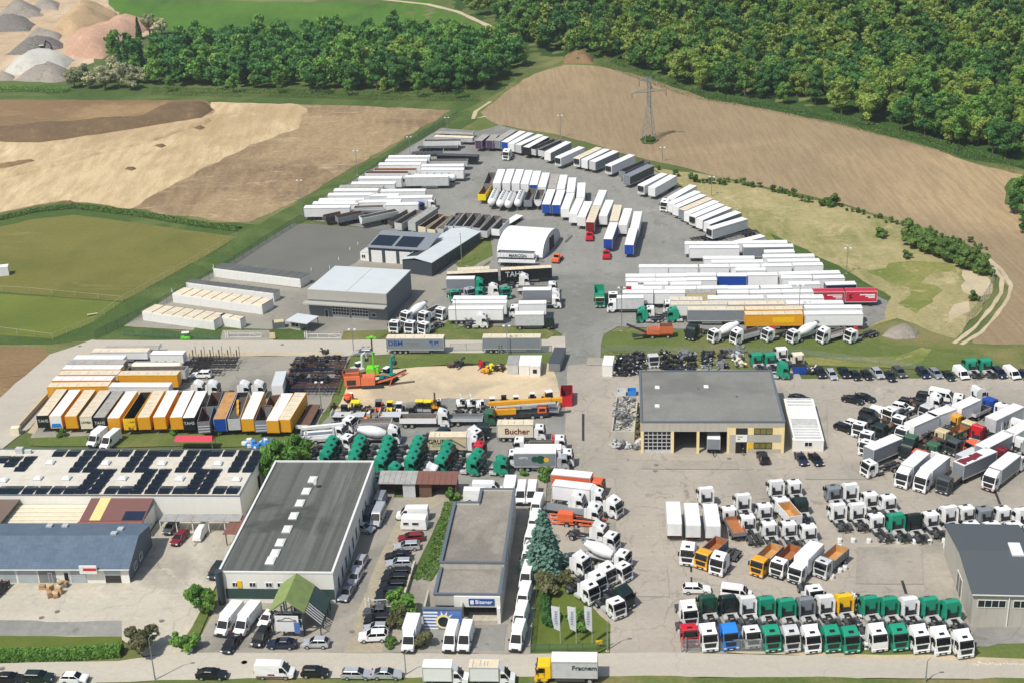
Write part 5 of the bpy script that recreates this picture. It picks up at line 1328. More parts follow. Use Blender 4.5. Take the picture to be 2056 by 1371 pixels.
m=MB();xe=w+1.0
m.poly([(xe,rr-rr*math.cos(math.pi*i/n),5.6*math.sin(math.pi*i/n)**.75) for i in range(n+1)],[tuple(range(n,-1,-1))])
b.add('end_wall',m,'lightgrey')
b.add('open_gate',MB().box(xe+.02,xe+.08,rr-2.2,rr+2.2,0,4.0),'interior')
for i in range(6):pass
b.add('base_strip',MB().box(0,xe,-.12,-.02,0,.5),'midgrey')
bx=[(1690,930,1945,935,1690,838,8.0,'white long cabin nearest the yard with a small window'),(1675,835,1925,838,1668,730,0,'white cabin with shadowed roof joints behind the nearest one'),(1668,725,1920,728,1660,660,0,'white cabin with striped roof in the middle of the white row'),(1660,660,1915,665,1655,575,0,'white plain roofed cabin third from the yard'),(1650,570,1905,575,1640,490,0,'white cabin farthest back in the white row with wind spoiler')]
hh=2.55
zA=at(*B4(1690,932));
b0=B('site_cabin',bx[0][7],B4(1690,932),B4(1945,935),cat='cabin')
w=b0 .w
tot=b0 .loc(B4(1640,490),hh)[1]
cuts=[0]+[b0 .loc(B4(1680,y),hh)[1] for y in (720,665,565)]+[tot]
cuts=sorted(cuts)
def cabin(b,y0,y1,ribs):
 b.add('wall',MB().box(0,w,y0+.05,y1-.05,0,hh-.08),'wall_white')
 b.add('roof',MB().box(-.05,w+.05,y0+.02,y1-.02,hh-.079,hh),'roof_white')
 m=MB()
 for i in range(ribs):y=y0+(y1-y0)*(i+.5)/ribs;m.box(.4,w-.5,y-.06,y+.06,hh+.001,hh+.45)
 if ribs:b.add('roof_bars',m,'lightgrey')
cabin(b0,cuts[0],cuts[1],5);b0 .window(w*.38,1.2,w*.25,1.0,y=.05,n=2)
for i in range(1,4):
 bb=B('site_cabin',bx[i+1 if i>1 else 1][7],B4(1690,932),B4(1945,935),cat='cabin')
 cabin(bb,cuts[i],cuts[i+1],[0,3,0,3][i])
for i,(xa,xb,mt,lab) in enumerate(((1145,1235,'roof_metal','pale cabin with grey green roof by the gravel lot'),(1242,1328,'roof_white','white cabin without window in the middle of three cabins'),(1332,1418,'roof_white','white cabin with dark window, rightmost of three cabins'))):
 b=B('site_cabin',lab,A6(xa,1040+i*8),A6(xb,1040+i*8),cat='cabin')
 D=b.loc(A6(xa,880),2.6)[1]
 b.add('wall',MB().box(0,b.w,0,D,0,2.6),'wall_white' if i else 'lightgrey');b.add('roof',MB().box(-.05,b.w+.05,-.05,D+.05,2.601,2.72),mt)
 if i==2:b.window(b.w*.3,1.0,.9,.9,n=1,frame='plastic',gl='glass')
b=B('site_cabin','white cabin at the left end of the parts rows',B4(122,315),B4(205,317),cat='cabin');D=b.loc(B4(122,140),2.8)[1]
b.add('wall',MB().box(0,b.w,0,D,0,2.8),'wall_white');b.add('roof',MB().box(-.05,b.w+.05,-.05,D*.5,2.801,2.9).box(-.05,b.w+.05,D*.5+.1,D+.05,2.801,2.9),'roof_white')
b=B('parts_annex','low grey annex with open top full of silver scrap parts',B4(195,880),B4(385,885),cat='annex')
D=b.loc(B4(215,470),3.2)[1];w=b.w
b.add('wall',MB().box(0,w,0,.25,0,3.2).box(0,.25,.25,D,0,3.2).box(w-.25,w,.25,D,0,3.2).box(.25,w-.25,D-.25,D,0,3.2).box(.25,w-.25,.25,D-.25,2.2,2.4),'wall_conc')
q=random.Random(5)
for j in range(26):
 m=MB();cx,cy=q.uniform(.8,w-.8),q.uniform(.8,D-.8)
 for kk in range(7):
  a=Vector((cx+q.uniform(-.9,.9),cy+q.uniform(-.9,.9),2.6+q.uniform(0,1.2)));d=Vector((q.uniform(-1,1),q.uniform(-1,1),q.uniform(-.3,.5)))
  m.bar(a,a+d,q.uniform(.08,.35),q.uniform(.05,.25))
 o=one(None,'scrap_part',m,q.choice(['alu','trailer_grey','midgrey','midgrey','trailer_grey','darkgrey','chassis']))
 o.location=b.root.location;o.rotation_euler=b.root.rotation_euler
 tag(o,'tangled silver grey scrap parts piled on the low annex','scrap','scrap parts on the annex')
for x,y,mt in ((365,435,'brightblue'),(280,440,'roof_pale')):
 b=B('waste_container','%s open container behind the scrap annex'%('bright blue' if mt=='brightblue' else 'pale blue'),B4(x-35,y+30),B4(x+35,y+30),cat='container')
 b.add('tub',tub(0,b.w,2.0,0,1.4),(mt,mt));
b=B('kiosk','small grey kiosk with pale overhanging roof by the hall gate',A5(1130,770),A5(1185,778),cat='kiosk');
b.add('wall',MB().box(0,b.w,0,3.5,0,2.6),'wall_grey');b.add('roof',MB().box(-.6,b.w+3.0,-1.2,4.2,2.6,2.8),'roof_pale');b.window(.3,1.0,b.w-.6,1.0,n=2)
b.add('posts',MB().box(b.w+2.7,b.w+2.85,-1,-.85,0,2.6).box(b.w+2.7,b.w+2.85,3.8,3.95,0,2.6),'darkgrey')
b=B('waste_container','grey waste skip left of the kiosk',A5(1022,762),A5(1095,755),cat='skip');b.add('tub',tub(0,b.w,2.2,.1,1.8,slope=.2),('midgrey','interior'));b.add('lid',MB().box(.4,b.w-.2,-1.0,1.0,1.75,1.85),'beige')
b=B('caravan','white caravan with dark windows parked in the column beside the track',C6(130,485),C6(282,488),cat='caravan')
w=b.w
b.add('body',MB().frus((0,w,0,2.2,.4),(0,w,0,2.2,1.2)).frus((0,w,0,2.2,1.2),(.2,w-.1,.1,2.1,2.6)),'white',bevel=.12)
b.window(.5,1.35,1.0,.6,y=.02,n=1,frame='lightgrey',gl='glass');b.window(w*.45,1.35,1.2,.6,y=.02,n=1,frame='lightgrey',gl='glass')
for s in (0.1,2.1):wheel(b.root,w*.5,s,.33,.2)
def row(reg,rowname,items,group,frm='from left',**kw):
 for i,it in enumerate(items):
  o=dict(kw);o.update(it[5] if len(it)>5 else{})
  semi('%s, %s %s in %s'%(it[4],ORD[i],frm,rowname),reg(it[0],it[1]),reg(it[2],it[3]),group=group,**o)
W='white box trailer'
row(A2,'the field arc row',[(1250,172,1275,152,'purple fronted short trailer',dict(c='purple',rc='roof_grey',L=7.5,kind='box')),(1322,172,1345,150,'dark purple short trailer',dict(c='purple',rc='roof_grey',L=7.5)),(1382,170,1460,120,'grey roofed trailer',dict(c='trailer_grey',rc='roof_grey')),(1432,182,1525,127,'white trailer with a blue front',dict(front='blue')),(1480,192,1578,138,W),(1530,202,1645,150,'grey sided white roofed trailer',dict(c='lightgrey')),(1575,222,1690,160,'white roofed trailer with black front',dict(c='black')),(1640,228,1745,184,'open grey tipper trailer',dict(kind='tipper',c='lightgrey',h=3.4)),(1690,240,1800,190,'second open grey tipper trailer',dict(kind='tipper',c='lightgrey',h=3.4)),(1715,262,1850,192,'white trailer with grey side',dict(c='trailer_grey',front='white')),],'trailers in the arc row')
row(A3,'the lower field arc row',[(418,296,570,228,'white refrigerated trailer',dict(reefer='dark')),(548,300,690,232,'cream roofed refrigerated trailer',dict(reefer='dark',rc='roof_cream')),(598,314,745,242,W),(655,324,805,256,'white roofed trailer with grey side',dict(c='trailer_grey',front='lightgrey')),(768,350,915,282,'white refrigerated trailer standing alone',dict(reefer='dark')),(862,388,1015,322,'open grey tipper trailer',dict(kind='tipper',c='trailer_grey',h=3.6)),(892,422,1042,352,'dark grey curtain trailer with black side',dict(c='darkgrey',rc='trailer_grey',front='trailer_grey')),(988,488,1140,410,'white refrigerated trailer',dict(reefer='dark')),(1058,504,1205,420,W),],'trailers in the lower arc row')
row(A3,'the slanted grass row',[(1195,572,1335,492,'white trailer behind a truck'),(1192,612,1372,532,W),(1228,634,1408,555,W),(1275,654,1448,580,'cream roofed grey trailer',dict(rc='roof_cream',c='trailer_grey')),(1315,674,1488,602,W),(1348,698,1528,622,'white refrigerated trailer',dict(reefer='dark')),(1398,718,1575,644,W),(1442,748,1648,672,'white roofed trailer with dark side',dict(c='trailer_grey',front='white')),(1462,785,1692,716,'large white refrigerated trailer',dict(reefer='dark',c='lightgrey',front='white')),],'trailers in the slanted row')
semi('black skeleton trailer beside the slanted white row',A3(1530,838),A3(1760,800),'skel',c='darkgrey')
semi('dark skeleton trailer at the low end of the slanted row',A3(1350,850),A3(1480,830),'skel',c='chassis',L=9)
semi('white tipper trailer at the right of the skeleton trailers',A3(1650,878),A3(1800,840),'box',L=10)
row(A2,'the back row of the central island',[(1300,478,1328,408,'grey open tipper trailer',dict(kind='tipper',c='trailer_grey',h=3.6,L=12)),(1360,475,1395,378,W),(1425,475,1460,374,W),(1490,475,1523,378,W),(1553,478,1583,386,W),(1613,486,1640,390,'white trailer with blue front',dict(front='blue')),(1672,498,1700,404,W),(1742,505,1762,416,'grey roofed trailer',dict(rc='roof_grey',c='lightgrey')),(1800,514,1822,418,W),(1868,534,1882,438,W),(1937,570,1945,474,W)],'trailers in the back row of the island')
row(A2,'the front row of the central island',[(1260,548,1302,482,'yellow open tipper trailer',dict(kind='tipper',c='lemon',ic='rustfloor',h=3.4,L=10)),(1318,582,1360,492,'white tank trailer',dict(kind='tank',c='white',L=11)),(1375,596,1425,500,'white tank trailer',dict(kind='tank',c='white',L=11)),(1432,604,1478,504,'white tank trailer',dict(kind='tank',c='white',L=11)),(1500,592,1540,498,'white tank trailer',dict(kind='tank',c='white',L=11)),(1573,596,1612,505,'grey open tipper trailer',dict(kind='tipper',c='trailer_grey',h=3.5,L=11)),(1645,592,1668,520,'white narrow round trailer',dict(kind='round',c='white',h=3.4,L=10)),(1700,622,1738,516,'white trailer with blue front',dict(c='blue')),(1768,628,1806,518,'white trailer with blue front',dict(c='blue'))],'trailers in the front row of the island')
row(A3,'the stepped island row',[(458,654,500,540,W),(514,690,565,576,W),(573,708,620,600,W),(632,745,675,632,'wine red trailer with cream roof',dict(c='wine',rc='roof_cream')),(722,698,768,590,W),(795,740,825,618,'grey sided cream roofed trailer',dict(rc='roof_cream',c='trailer_grey',front='lightgrey')),(755,858,795,746,'white roofed blue trailer',dict(c='blue')),(858,756,893,652,W),(900,898,930,786,'white roofed blue trailer with white emblem',dict(c='blue'))],'trailers in the stepped island row')
semi('white trailer parked behind the wine red trailer',A3(678,628),A3(722,520))
semi('white trailer joined behind the last blue trailer',A3(938,780),A3(962,670))
row(A2,'the fence side trailer row',[(1145,133,1000,128,'grey flat trailer',dict(kind='flat',rc='roof_grey')),(1150,158,985,152,'cream low trailer',dict(kind='box',h=2.6,rc='roof_cream',c='lightgrey')),(1110,178,868,182,'white open trailer',dict(kind='tipper',h=3.0,L=13)),(1090,226,825,226,'black flat trailer',dict(kind='flat',rc='darkgrey')),(990,262,785,266,'dark low loader',dict(kind='flat',rc='darkgrey',L=11)),(910,290,610,292,W),(880,317,600,316,W),(840,341,552,342,W),(825,380,505,380,'white open trailer',dict(kind='tipper',ic='rustfloor',h=3.2)),(760,400,455,400,'white rusty open trailer',dict(kind='tipper',ic='rust',h=3.2)),(720,436,402,436,W),(690,472,338,474,W),(570,495,292,497,'grey roofed trailer',dict(rc='roof_grey',c='lightgrey')),(545,519,245,520,W),(505,550,207,552,W),(440,586,147,588,W),(400,608,108,610,W),(345,634,48,637,'white trailer showing its long side')],'trailers along the fence',frm='from far end',L=14.2)
row(A2,'the inner left yard row',[(1205,285,985,278,'black tarpaulin trailer',dict(c='black',rc='darkgrey',h=3.0)),(1145,316,890,318,'grey open trailer',dict(kind='tipper',c='lightgrey',h=3.3)),(1140,350,838,352,W),(1128,378,850,376,W),(1090,404,775,404,'white silo trailer',dict(kind='tank',c='white')),(1038,425,725,428,'grey white curtain trailer',dict(c='lightgrey')),(870,522,568,525,'white trailer on long chassis'),(685,555,495,557,'short white trailer',dict(L=9)),(885,566,640,572,W),(690,596,400,600,W),(815,614,608,618,'white trailer',dict(L=10)),(570,636,395,640,'white half round tipper',dict(kind='round',L=9,h=3.4))],'inner left yard trailers',frm='from far end',L=14.2)
row(A2,'the leaning tipper group',[(185,700,345,665,'rusty dark open tipper trailer',dict(kind='tipper',c='darkgrey',ic='rust',h=2.9,L=8.5)),(268,705,430,672,'brown dark open tipper trailer',dict(kind='tipper',c='trailer_grey',ic='rust',h=3.0,L=8.5)),(430,712,670,660,'white half round tipper trailer with tall side',dict(kind='round',c='white',h=3.5,L=12)),(645,730,775,655,'dark flat open trailer',dict(kind='tipper',c='darkgrey',h=2.6,L=12)),(690,745,820,665,'grey open tipper trailer',dict(kind='tipper',c='lightgrey',h=3.5,L=12)),(778,740,930,640,'tall grey white box trailer',dict(c='trailer_grey',front='lightgrey',rc='roof_grey'))],'tippers behind the dark lot')
row(A2,'the open tipper row behind the solar halls',[(865,762,960,700,'pink grey open tipper',dict(c='cream',ic='rust')),(920,785,1015,710,'brown open tipper',dict(c='cream',ic='rust')),(985,775,1060,712,'grey open tipper'),(1045,755,1100,692,'grey open tipper'),(1110,755,1160,694,'grey open tipper'),(1165,762,1220,692,'pale open tipper'),(1225,775,1290,698,'grey open tipper'),(1275,795,1360,706,'grey open tipper',dict(L=13)),(1352,790,1420,718,'white open tipper',dict(c='white',L=9)),(1420,755,1500,706,'grey flat trailer',dict(kind='flat',L=10))],'open tippers behind the halls',kind='tipper',c='lightgrey',h=3.4,L=11.5)
def side_bars(t,name,bars,mat,sgn):
 m=MB()
 for xa,xb,za,zb in bars:m.box(xa,xb,min(sgn*1.272,sgn*1.28),max(sgn*1.272,sgn*1.28),za,zb)
 return one(t,name,m,mat)
def redprint(t,x0,x1,h):
 side_bars(t,'white_print',[(-3.3,.4,2.95,3.2),(-3.3,-1.0,2.55,2.8),(-3.3,-1.7,2.2,2.42)],'stripe_white',1)
def redprint2(t,x0,x1,h):
 redprint(t,x0,x1,h)
 m=MB()
 for a,b in (((2.2,3.3),(3.0,2.9)),((3.0,2.9),(2.3,2.4)),((2.3,2.4),(2.9,1.9)),((2.3,2.4),(2.9,2.5))):m.bar((a[0],1.28,a[1]),(b[0],1.28,b[1]),.03,.2)
 one(t,'black_mark',m,'black')
def row7(name,items,**kw):row(A7,name+' row of the right block',items,'trailers in the right block',**kw)
row7('top',[(690,92,1010,92,W),(1030,88,1350,84,W)])
row7('second',[(715,118,1045,117,W),(1060,112,1395,108,'grey sided trailer',dict(c='trailer_grey'))])
row7('third',[(805,187,1145,186,W),(1190,178,1530,172,W)])
semi('short white trailer at the right end below the second row of the block',A7(1205,147),A7(1395,143),'draw',L=8)
row7('fourth',[(862,212,1200,210,W),(1225,207,1560,202,W)])
S='short white trailer'
row7('fifth',[(397,242,580,242,S),(588,242,772,242,S),(790,241,970,240,S),(988,239,1170,238,S),(1190,236,1375,234,S),(1390,231,1580,228,S)],kind='draw',L=7.7)
semi('low white short trailer in front of the fifth row of the block',A7(1025,263),A7(1205,262),'draw',L=7.7,h=3.6)
row7('sixth',[(312,303,497,302,S),(507,302,695,300,S),(705,297,885,295,S),(897,297,1090,297,'white roofed trailer with blue side',dict(c='blue')),(1097,294,1285,293,S),(1302,290,1490,285,S),(1498,284,1690,280,S)],kind='draw',L=7.7)
row7('seventh',[(317,330,495,329,S),(510,330,695,328,S),(707,326,890,324,S),(1310,314,1510,311,'short white trailer with black skirt',dict(stripe='black')),(1525,314,1715,309,'short white trailer with black skirt',dict(stripe='black'))],kind='draw',L=7.7)
row7('eighth',[(318,360,420,360,'red ended short trailer',dict(c='red',L=4.5)),(392,354,580,353,S),(595,354,800,353,S),(1352,354,1570,350,S),(1597,355,1790,350,'white roofed navy short trailer',dict(c='navy'))],kind='draw',L=7.7)
row7('ninth',[(352,382,540,381,S),(567,382,760,381,S),(775,380,965,378,S),(977,380,1165,378,S),(1187,377,1375,373,S)],kind='draw',L=7.7)
row7('tenth',[(297,407,480,406,S),(497,407,690,406,S),(692,404,890,403,'brown grey short trailer',dict(c='beige',rc='roof_grey')),(907,408,1095,406,S),(1112,408,1310,404,S),(1325,404,1510,402,S),(1517,399,1715,397,'crimson short trailer with white print',dict(c='crimson',rc='crimson',extra=redprint)),(1727,396,1925,394,'crimson short trailer with black mark',dict(c='crimson',rc='crimson',extra=redprint2))],kind='draw',L=7.7)
row7('eleventh',[(842,444,1195,442,W),(1222,441,1585,438,W)])
row7('twelfth',[(600,452,800,452,'cream roofed short trailer',dict(rc='roof_cream',L=8)),(607,482,960,480,'cream roofed trailer',dict(rc='roof_cream')),(967,482,1335,478,'brown edged cream roofed trailer',dict(rc='roof_cream',c='beige')),(1347,477,1710,474,W)])
row7('thirteenth',[(712,515,1068,515,'grey curtain trailer with cream roof',dict(c='trailer_grey',rc='roof_cream')),(1077,515,1450,511,'amber box trailer with cream roof',dict(c='amber',rc='roof_cream')),(1467,506,1830,504,W)])
def yel(t,x0,x1,h):part(t,'side_banner',('yb',1),lambda:MB().box(x0+6.5,x1-2.0,-1.268,-1.258,2.0,3.3).box(x0+2,x1-6.5,1.258,1.268,2.0,3.3),'yellow')
semi('amber trailer with yellow side banner behind the mixer trucks',A7(1080,546),A7(1448,542),c='amber',rc='roof_cream',extra=yel)
semi('large plain white trailer at the right end above the soil heap',A7(1467,545),A7(1832,542))
def dbm(t,x0,x1,h):
 lettering(t,'DBM',1.7,(-4.6,-1.275,2.75),(R(90),0,0),'sign_blue')
 one(t,'print_lines',MB().box(-2.2,1.6,-1.27,-1.262,2.75,2.95).box(-1.6,1.0,-1.27,-1.262,2.4,2.52),'midgrey')
 one(t,'map_emblem',world_map(),'sign_blue',loc=(4.5,-1.268,2.8))
def world_map():
 m=MB()
 for pts in ([(-1.2,.5),(-.3,.6),(-.2,.2),(-.5,-.05),(-.7,.1),(-1.0,.1)],[(-.55,-.1),(-.2,-.15),(-.35,-.75),(-.5,-.7)],[(.0,.3),(.3,.5),(1.2,.5),(1.1,.1),(.8,-.1),(.6,.1),(.1,.1)],[(.05,.05),(.45,.05),(.35,-.6),(.2,-.6)],[(.9,-.3),(1.2,-.35),(1.15,-.6),(.9,-.55)]):
  m.face([(x,0,z) for x,z in pts]);
 return m
semi('grey curtain trailer with DBM lettering standing on the middle road',A6(618,727),A6(155,727),c='trailer_grey',rc='roof_cream',rims=True,extra=dbm)
semi('plain grey curtain trailer with cream roof beside the sliding gate',A6(1415,721),A6(950,722),c='trailer_grey',rc='roof_cream',rims=True)
semi('cream roofed white box trailer behind the black lettered trailers',A6(740,172),A6(995,158),rc='roof_cream',L=8.5,kind='draw')
semi('black trailer with cream roof next to the grey hall',A6(648,202),A6(1066,182),c='black',rc='roof_cream')
def tahs(t,x0,x1,h):lettering(t,'TAHS',2.0,(-3.2,-1.275,2.7),(R(90),0,0),'lightgrey')
semi('black trailer with large TAHS lettering and cream roof',A6(1508,148),A6(1092,170),c='black',rc='roof_cream',extra=tahs)
row(A6,'the long white trio',[(1140,405,700,405,W),(1140,440,698,442,W),(1106,488,666,490,'white trailer showing its full side',dict(rims=True))],'three long white trailers',frm='from the back')
semi('grey box trailer with white roof in front of the green tractors',A6(640,242),A6(880,240),'draw',c='trailer_grey',L=7.5)
Y=dict(c='amber',rc='roof_cream')
def tanklet(txt,mat,size=.9):
 def f(t,x0,x1,h):lettering(t,txt,size,(x1+.06,0,2.7),(R(90),0,R(90)),mat)
 return f
def wave(t,x0,x1,h):
 one(t,'wave_emblem',MB().loft([(x1+.04,1.35,1.15),(x1+.05,1.35,1.15),(x1+.05,2.3,.9),(x1+.04,2.3,.9)]),'brightblue')
def scrib(t,x0,x1,h):
 m=MB();q=random.Random(3)
 for i in range(16):
  y,z=q.uniform(-.9,.9),q.uniform(1.5,3.3);m.bar((x1+.05,y,z),(x1+.05,y+q.uniform(-.6,.6),z+q.uniform(-.3,.3)),.12,.03)
 one(t,'printed_pattern',m,'darkgrey')
cont=[(408,866,615,588,'black fronted trailer with TAHS lettering',dict(c='black',front='black',extra=tanklet('TAHS','lightgrey'))),(535,870,745,595,'white trailer with blue wave front',dict(c='amber',front='white',rc='roof_white',extra=wave)),(690,868,890,598,'amber trailer',dict(c='amber')),(835,876,1040,602,'pink white fronted trailer with letters',dict(c='darkgrey',front='cream',extra=tanklet('LIWEA','black',.7))),(970,880,1170,608,'black fronted cream roofed trailer',dict(c='black',rc='roof_grey',extra=tanklet('TAHS','lightgrey'))),(1110,886,1300,612,'amber trailer',dict(c='amber',rc='roof_white')),(1258,900,1445,615,'open roofed trailer carrying yellow beams',dict(kind='tipper',c='yellow',ic='chassis',h=3.9,extra=scrib)),(1405,880,1568,606,'amber trailer',dict(c='amber')),(1560,878,1705,602,'amber trailer',dict(c='amber',rc='roof_white')),(1725,882,1860,602,'amber trailer',dict(c='amber',rc='roof_white')),(1850,884,1985,608,'black fronted white roofed trailer',dict(c='black',rc='roof_white',extra=tanklet('TAHS','lightgrey')))]
row(B1,'the slanted container row',cont,'slanted container trailers',rc='roof_cream',rims=False)
def lad(t,x0,x1,h):
 one(t,'front_bars',MB().box(x1,x1+.08,-1.15,1.15,1.6,1.8).box(x1,x1+.08,-1.15,1.15,2.2,2.4).box(x1,x1+.08,-1.15,1.15,2.8,3.0),'lightgrey')
def beams(t,x0,x1,h):
 m=MB()
 for i in range(9):m.bar((x0+.6,-1+i*.25,3.0),(x1-.8,-1+i*.25,3.7),.12)
 one(t,'beam_load',m,'steelfloor');m=MB()
 for i in range(3):m.bar((x0+4+i*2.5,-.6+.4*i,3.75),(x0+6.2+i*2.5,-.3+.4*i,3.85),.45)
 one(t,'yellow_load',m,'amber')
cont2=[(200,765,235,650,'grey open tipper with rusty inside',dict(kind='tipper',c='trailer_grey',ic='rust',L=7.5,extra=lad)),(272,640,310,530,'grey open tipper behind another open tipper',dict(kind='tipper',c='trailer_grey',ic='rust',L=7.5)),(335,740,425,532,'blue fronted trailer with rust roof',dict(c='blue',rc='roof_rust')),(450,745,528,528,'open trailer loaded with beams behind white sheet',dict(kind='tipper',c='lightgrey',ic='chassis',front='white',h=3.9,extra=beams)),(563,742,655,528,'amber trailer with white roof',dict(c='amber',rc='roof_white')),(675,752,715,645,'grey open tipper with rusty inside',dict(kind='tipper',c='trailer_grey',ic='rust',L=7.5,extra=lad)),(758,640,790,560,'grey open tipper half hidden behind',dict(kind='tipper',c='trailer_grey',ic='rust',L=6)),(770,755,890,540,'amber trailer with white striped roof',dict(c='amber',rc='roof_white')),(868,748,1000,534,'last amber trailer with cream roof',dict(c='amber',rc='roof_cream'))]
row(B2,'the right container row',cont2,'slanted container trailers')
semi('white container with pale blue roof behind the slanted row',B2(806,470),B2(842,352),'box',c='white',rc='roof_pale',L=8,h=3.4,name='shipping_container',cat='container')
semi('rust decked flat trailer at the right end of the container row',B2(1010,830),B2(1120,625),'flat',rc='rust',L=12)
row(B1,'the cross row by the road',[(1590,190,1020,190,'grey stake flat trailer',dict(kind='flat',rc='roof_grey')),(1470,215,905,218,'cream roofed white trailer',dict(h=2.9,rc='roof_cream')),(1225,285,740,285,'pale blue white trailer',dict(h=3.4,L=12)),(1230,332,670,332,'brown grey roofed trailer',dict(rc='roof_grey',c='darkgrey')),(1205,382,625,382,'white roofed trailer',dict(c='amber')),(1180,432,590,435,'rust stained cream trailer',dict(rc='roof_cream',c='beige')),(1120,490,525,492,'white roofed amber trailer',dict(c='amber')),(1080,545,480,555,'cream grey roofed amber trailer',Y),(1670,555,1090,555,'cream roofed amber trailer'),],'cross row trailers',frm='from the back',h=4.0)
semi('amber trailer with cream roof and its long side showing by the tank',B1(1755,438),B1(1175,440),**Y)
semi('cream tank trailer with side rails in the container yard',B1(1290,318),B1(1790,318),'tank',c='cream',L=12)
semi('white boxy trailer behind the cream tank trailer',B1(1490,240),B1(1810,240),'box',L=8,h=3.3)
semi('grey tarpaulin tipper trailer beside the cream tank',B1(1260,395),B1(1830,390),'tipper',c='lightgrey',h=3.5)
def trow(reg,name,items,group,frm='from left',**kw):
 for i,it in enumerate(items):
  o=dict(kw);o.update(it[4] if len(it)>4 else{})
  truck('%s, %s %s in the %s'%(it[3],ORD[i],frm,name),reg(it[0],it[1]),it[2],group=group,**{k:v for k,v in o.items()})
G='green'
trow(C1,'rear row of the front lot',[(410,235,99,'dark green tractor',dict(c='darkgreen',hatch=False)),(622,235,99,'black tractor',dict(c='blackgreen',hatch=False)),(818,240,99,'white tractor',dict(c='white')),(1012,250,99,'green tractor',dict(c=G)),(1222,268,100,'green tractor',dict(c=G)),(1420,255,100,'grey tractor',dict(c='trailer_grey')),(1622,232,100,'silver white tractor',dict(c='white')),(1815,222,100,'yellow tractor',dict(c='yellow'))],'tractors in the rear row of the front lot',roof='high')
trow(C2,'right part of the rear row',[(437,245,101,'green tractor',dict(c=G)),(640,255,101,'green tractor',dict(c=G)),(850,255,101,'white tractor without roof hatch',dict(c='white',hatch=False)),(1060,258,102,'green tractor',dict(c=G)),(1285,285,102,'green tractor',dict(c=G))],'tractors in the rear row of the front lot',roof='high')
trow(C1,'front row behind the gate',[(222,332,-82,'white tractor behind the red one',dict(c='white',roof='horn')),(222,555,-84,'red tractor',dict(c='red',roof='low')),(425,575,-83,'white tractor',dict(c='white',roof='horn')),(640,560,-83,'bright blue tractor',dict(c='brightblue',hatch=False)),(868,575,-83,'white low tractor',dict(c='white',roof='low')),(1072,578,-83,'green tractor',dict(c=G)),(1272,580,-82,'silver roofed white tractor',dict(c='lightgrey',roof='high')),(1485,590,-82,'white tractor',dict(c='white',roof='horn')),(1690,580,-82,'green tractor',dict(c=G)),(1885,590,-82,'green tractor',dict(c=G))],'tractors in the front row',roof='high',grille='plastic')
trow(C2,'front row by the lawn',[(530,580,-81,'white tractor with bare front',dict(c='white',roof='horn',grille='white')),(745,572,-81,'green tractor',dict(c=G)),(968,595,-80,'white tractor with pale hatch',dict(c='white',roof='horn')),(1185,612,-80,'white tractor with dark grille',dict(c='white',roof='horn')),(1425,645,-79,'last white tractor',dict(c='white',roof='horn'))],'tractors in the front row',roof='high')
truck('white tractor cab peeking out behind the rear row of the front lot',C1(1515,152),-80,'white','low')
trow(B6,'middle tractor group',[(572,185,97,'white tractor standing farthest back'),(935,250,97,'white tractor',dict()),(985,470,97,'silver white tractor with dirty chassis',dict(roof='low',axles=2,Lb=5,body='hook')),(1150,360,97,'white low tractor',dict(roof='low')),(1262,115,97,'white tractor at the top',dict()),(1440,130,97,'white tractor beside the topmost one',dict(roof='low')),(1505,310,97,'black tractor with bare chassis',dict(c='blackgreen',roof='low',hatch=False)),(1195,535,97,'white tractor',dict(roof='low')),(1390,535,97,'white tractor',dict(roof='low')),(1585,565,97,'white tractor',dict(roof='low'))],'tractors in the middle group',c='white')
truck('white tipper truck with sandy load among the middle tractors',B6(1312,300),103,'white','low','tub',Lb=5.5,bc='white',ic='dirtsand',axles=2,zt=2.9)
truck('white cab flatbed with rusty floor beside the three white boxes',B6(800,390),98,'white','low','flat',Lb=6,bc='midgrey',ic='rustfloor',axles=2)
for i,(x,y,x2,y2) in enumerate([(265,535,250,345),(450,552,428,358),(645,560,615,362)]):
 semi('white short box trailer, %s from the left of the three beside the tractors'%ORD[i],B6(x2,y2),B6(x,y),'draw',L=7.8,h=3.6,group='three short white boxes')
trow(B6,'road facing tipper row',[(400,755,-105,'white tractor with red crane behind',dict(c='white',roof='high',crane='red')),(560,820,-125,'yellow tipper truck',dict(c='amber',roof='low',body='tipper',Lb=5.2,bc='midgrey',ic='rustfloor',trim='plastic',hatch=False)),(705,850,-121,'white high chassis truck',dict(c='white',roof='high',body='hook',Lb=6.2,axles=2)),(1105,890,-125,'yellow tipper truck',dict(c='amber',roof='low',body='tipper',Lb=5.4,bc='midgrey',ic='dirtsand',hatch=False)),(1300,905,-125,'white tipper truck with brown bed',dict(c='white',roof='low',body='tipper',Lb=5.4,bc='chassis_rust',ic='rustfloor',trim='blackgreen')),(1480,960,-125,'white box truck with tall white box',dict(c='white',roof='low',body='box',Lb=6.2,bc='white',trim='navy',hatch=False)),(1735,905,-129,'grey roofed tipper truck with sandy load',dict(c='lightgrey',roof='low',body='tipper',Lb=5.4,bc='midgrey',ic='dirtsand',trim='plastic'))],'tipper row trucks')
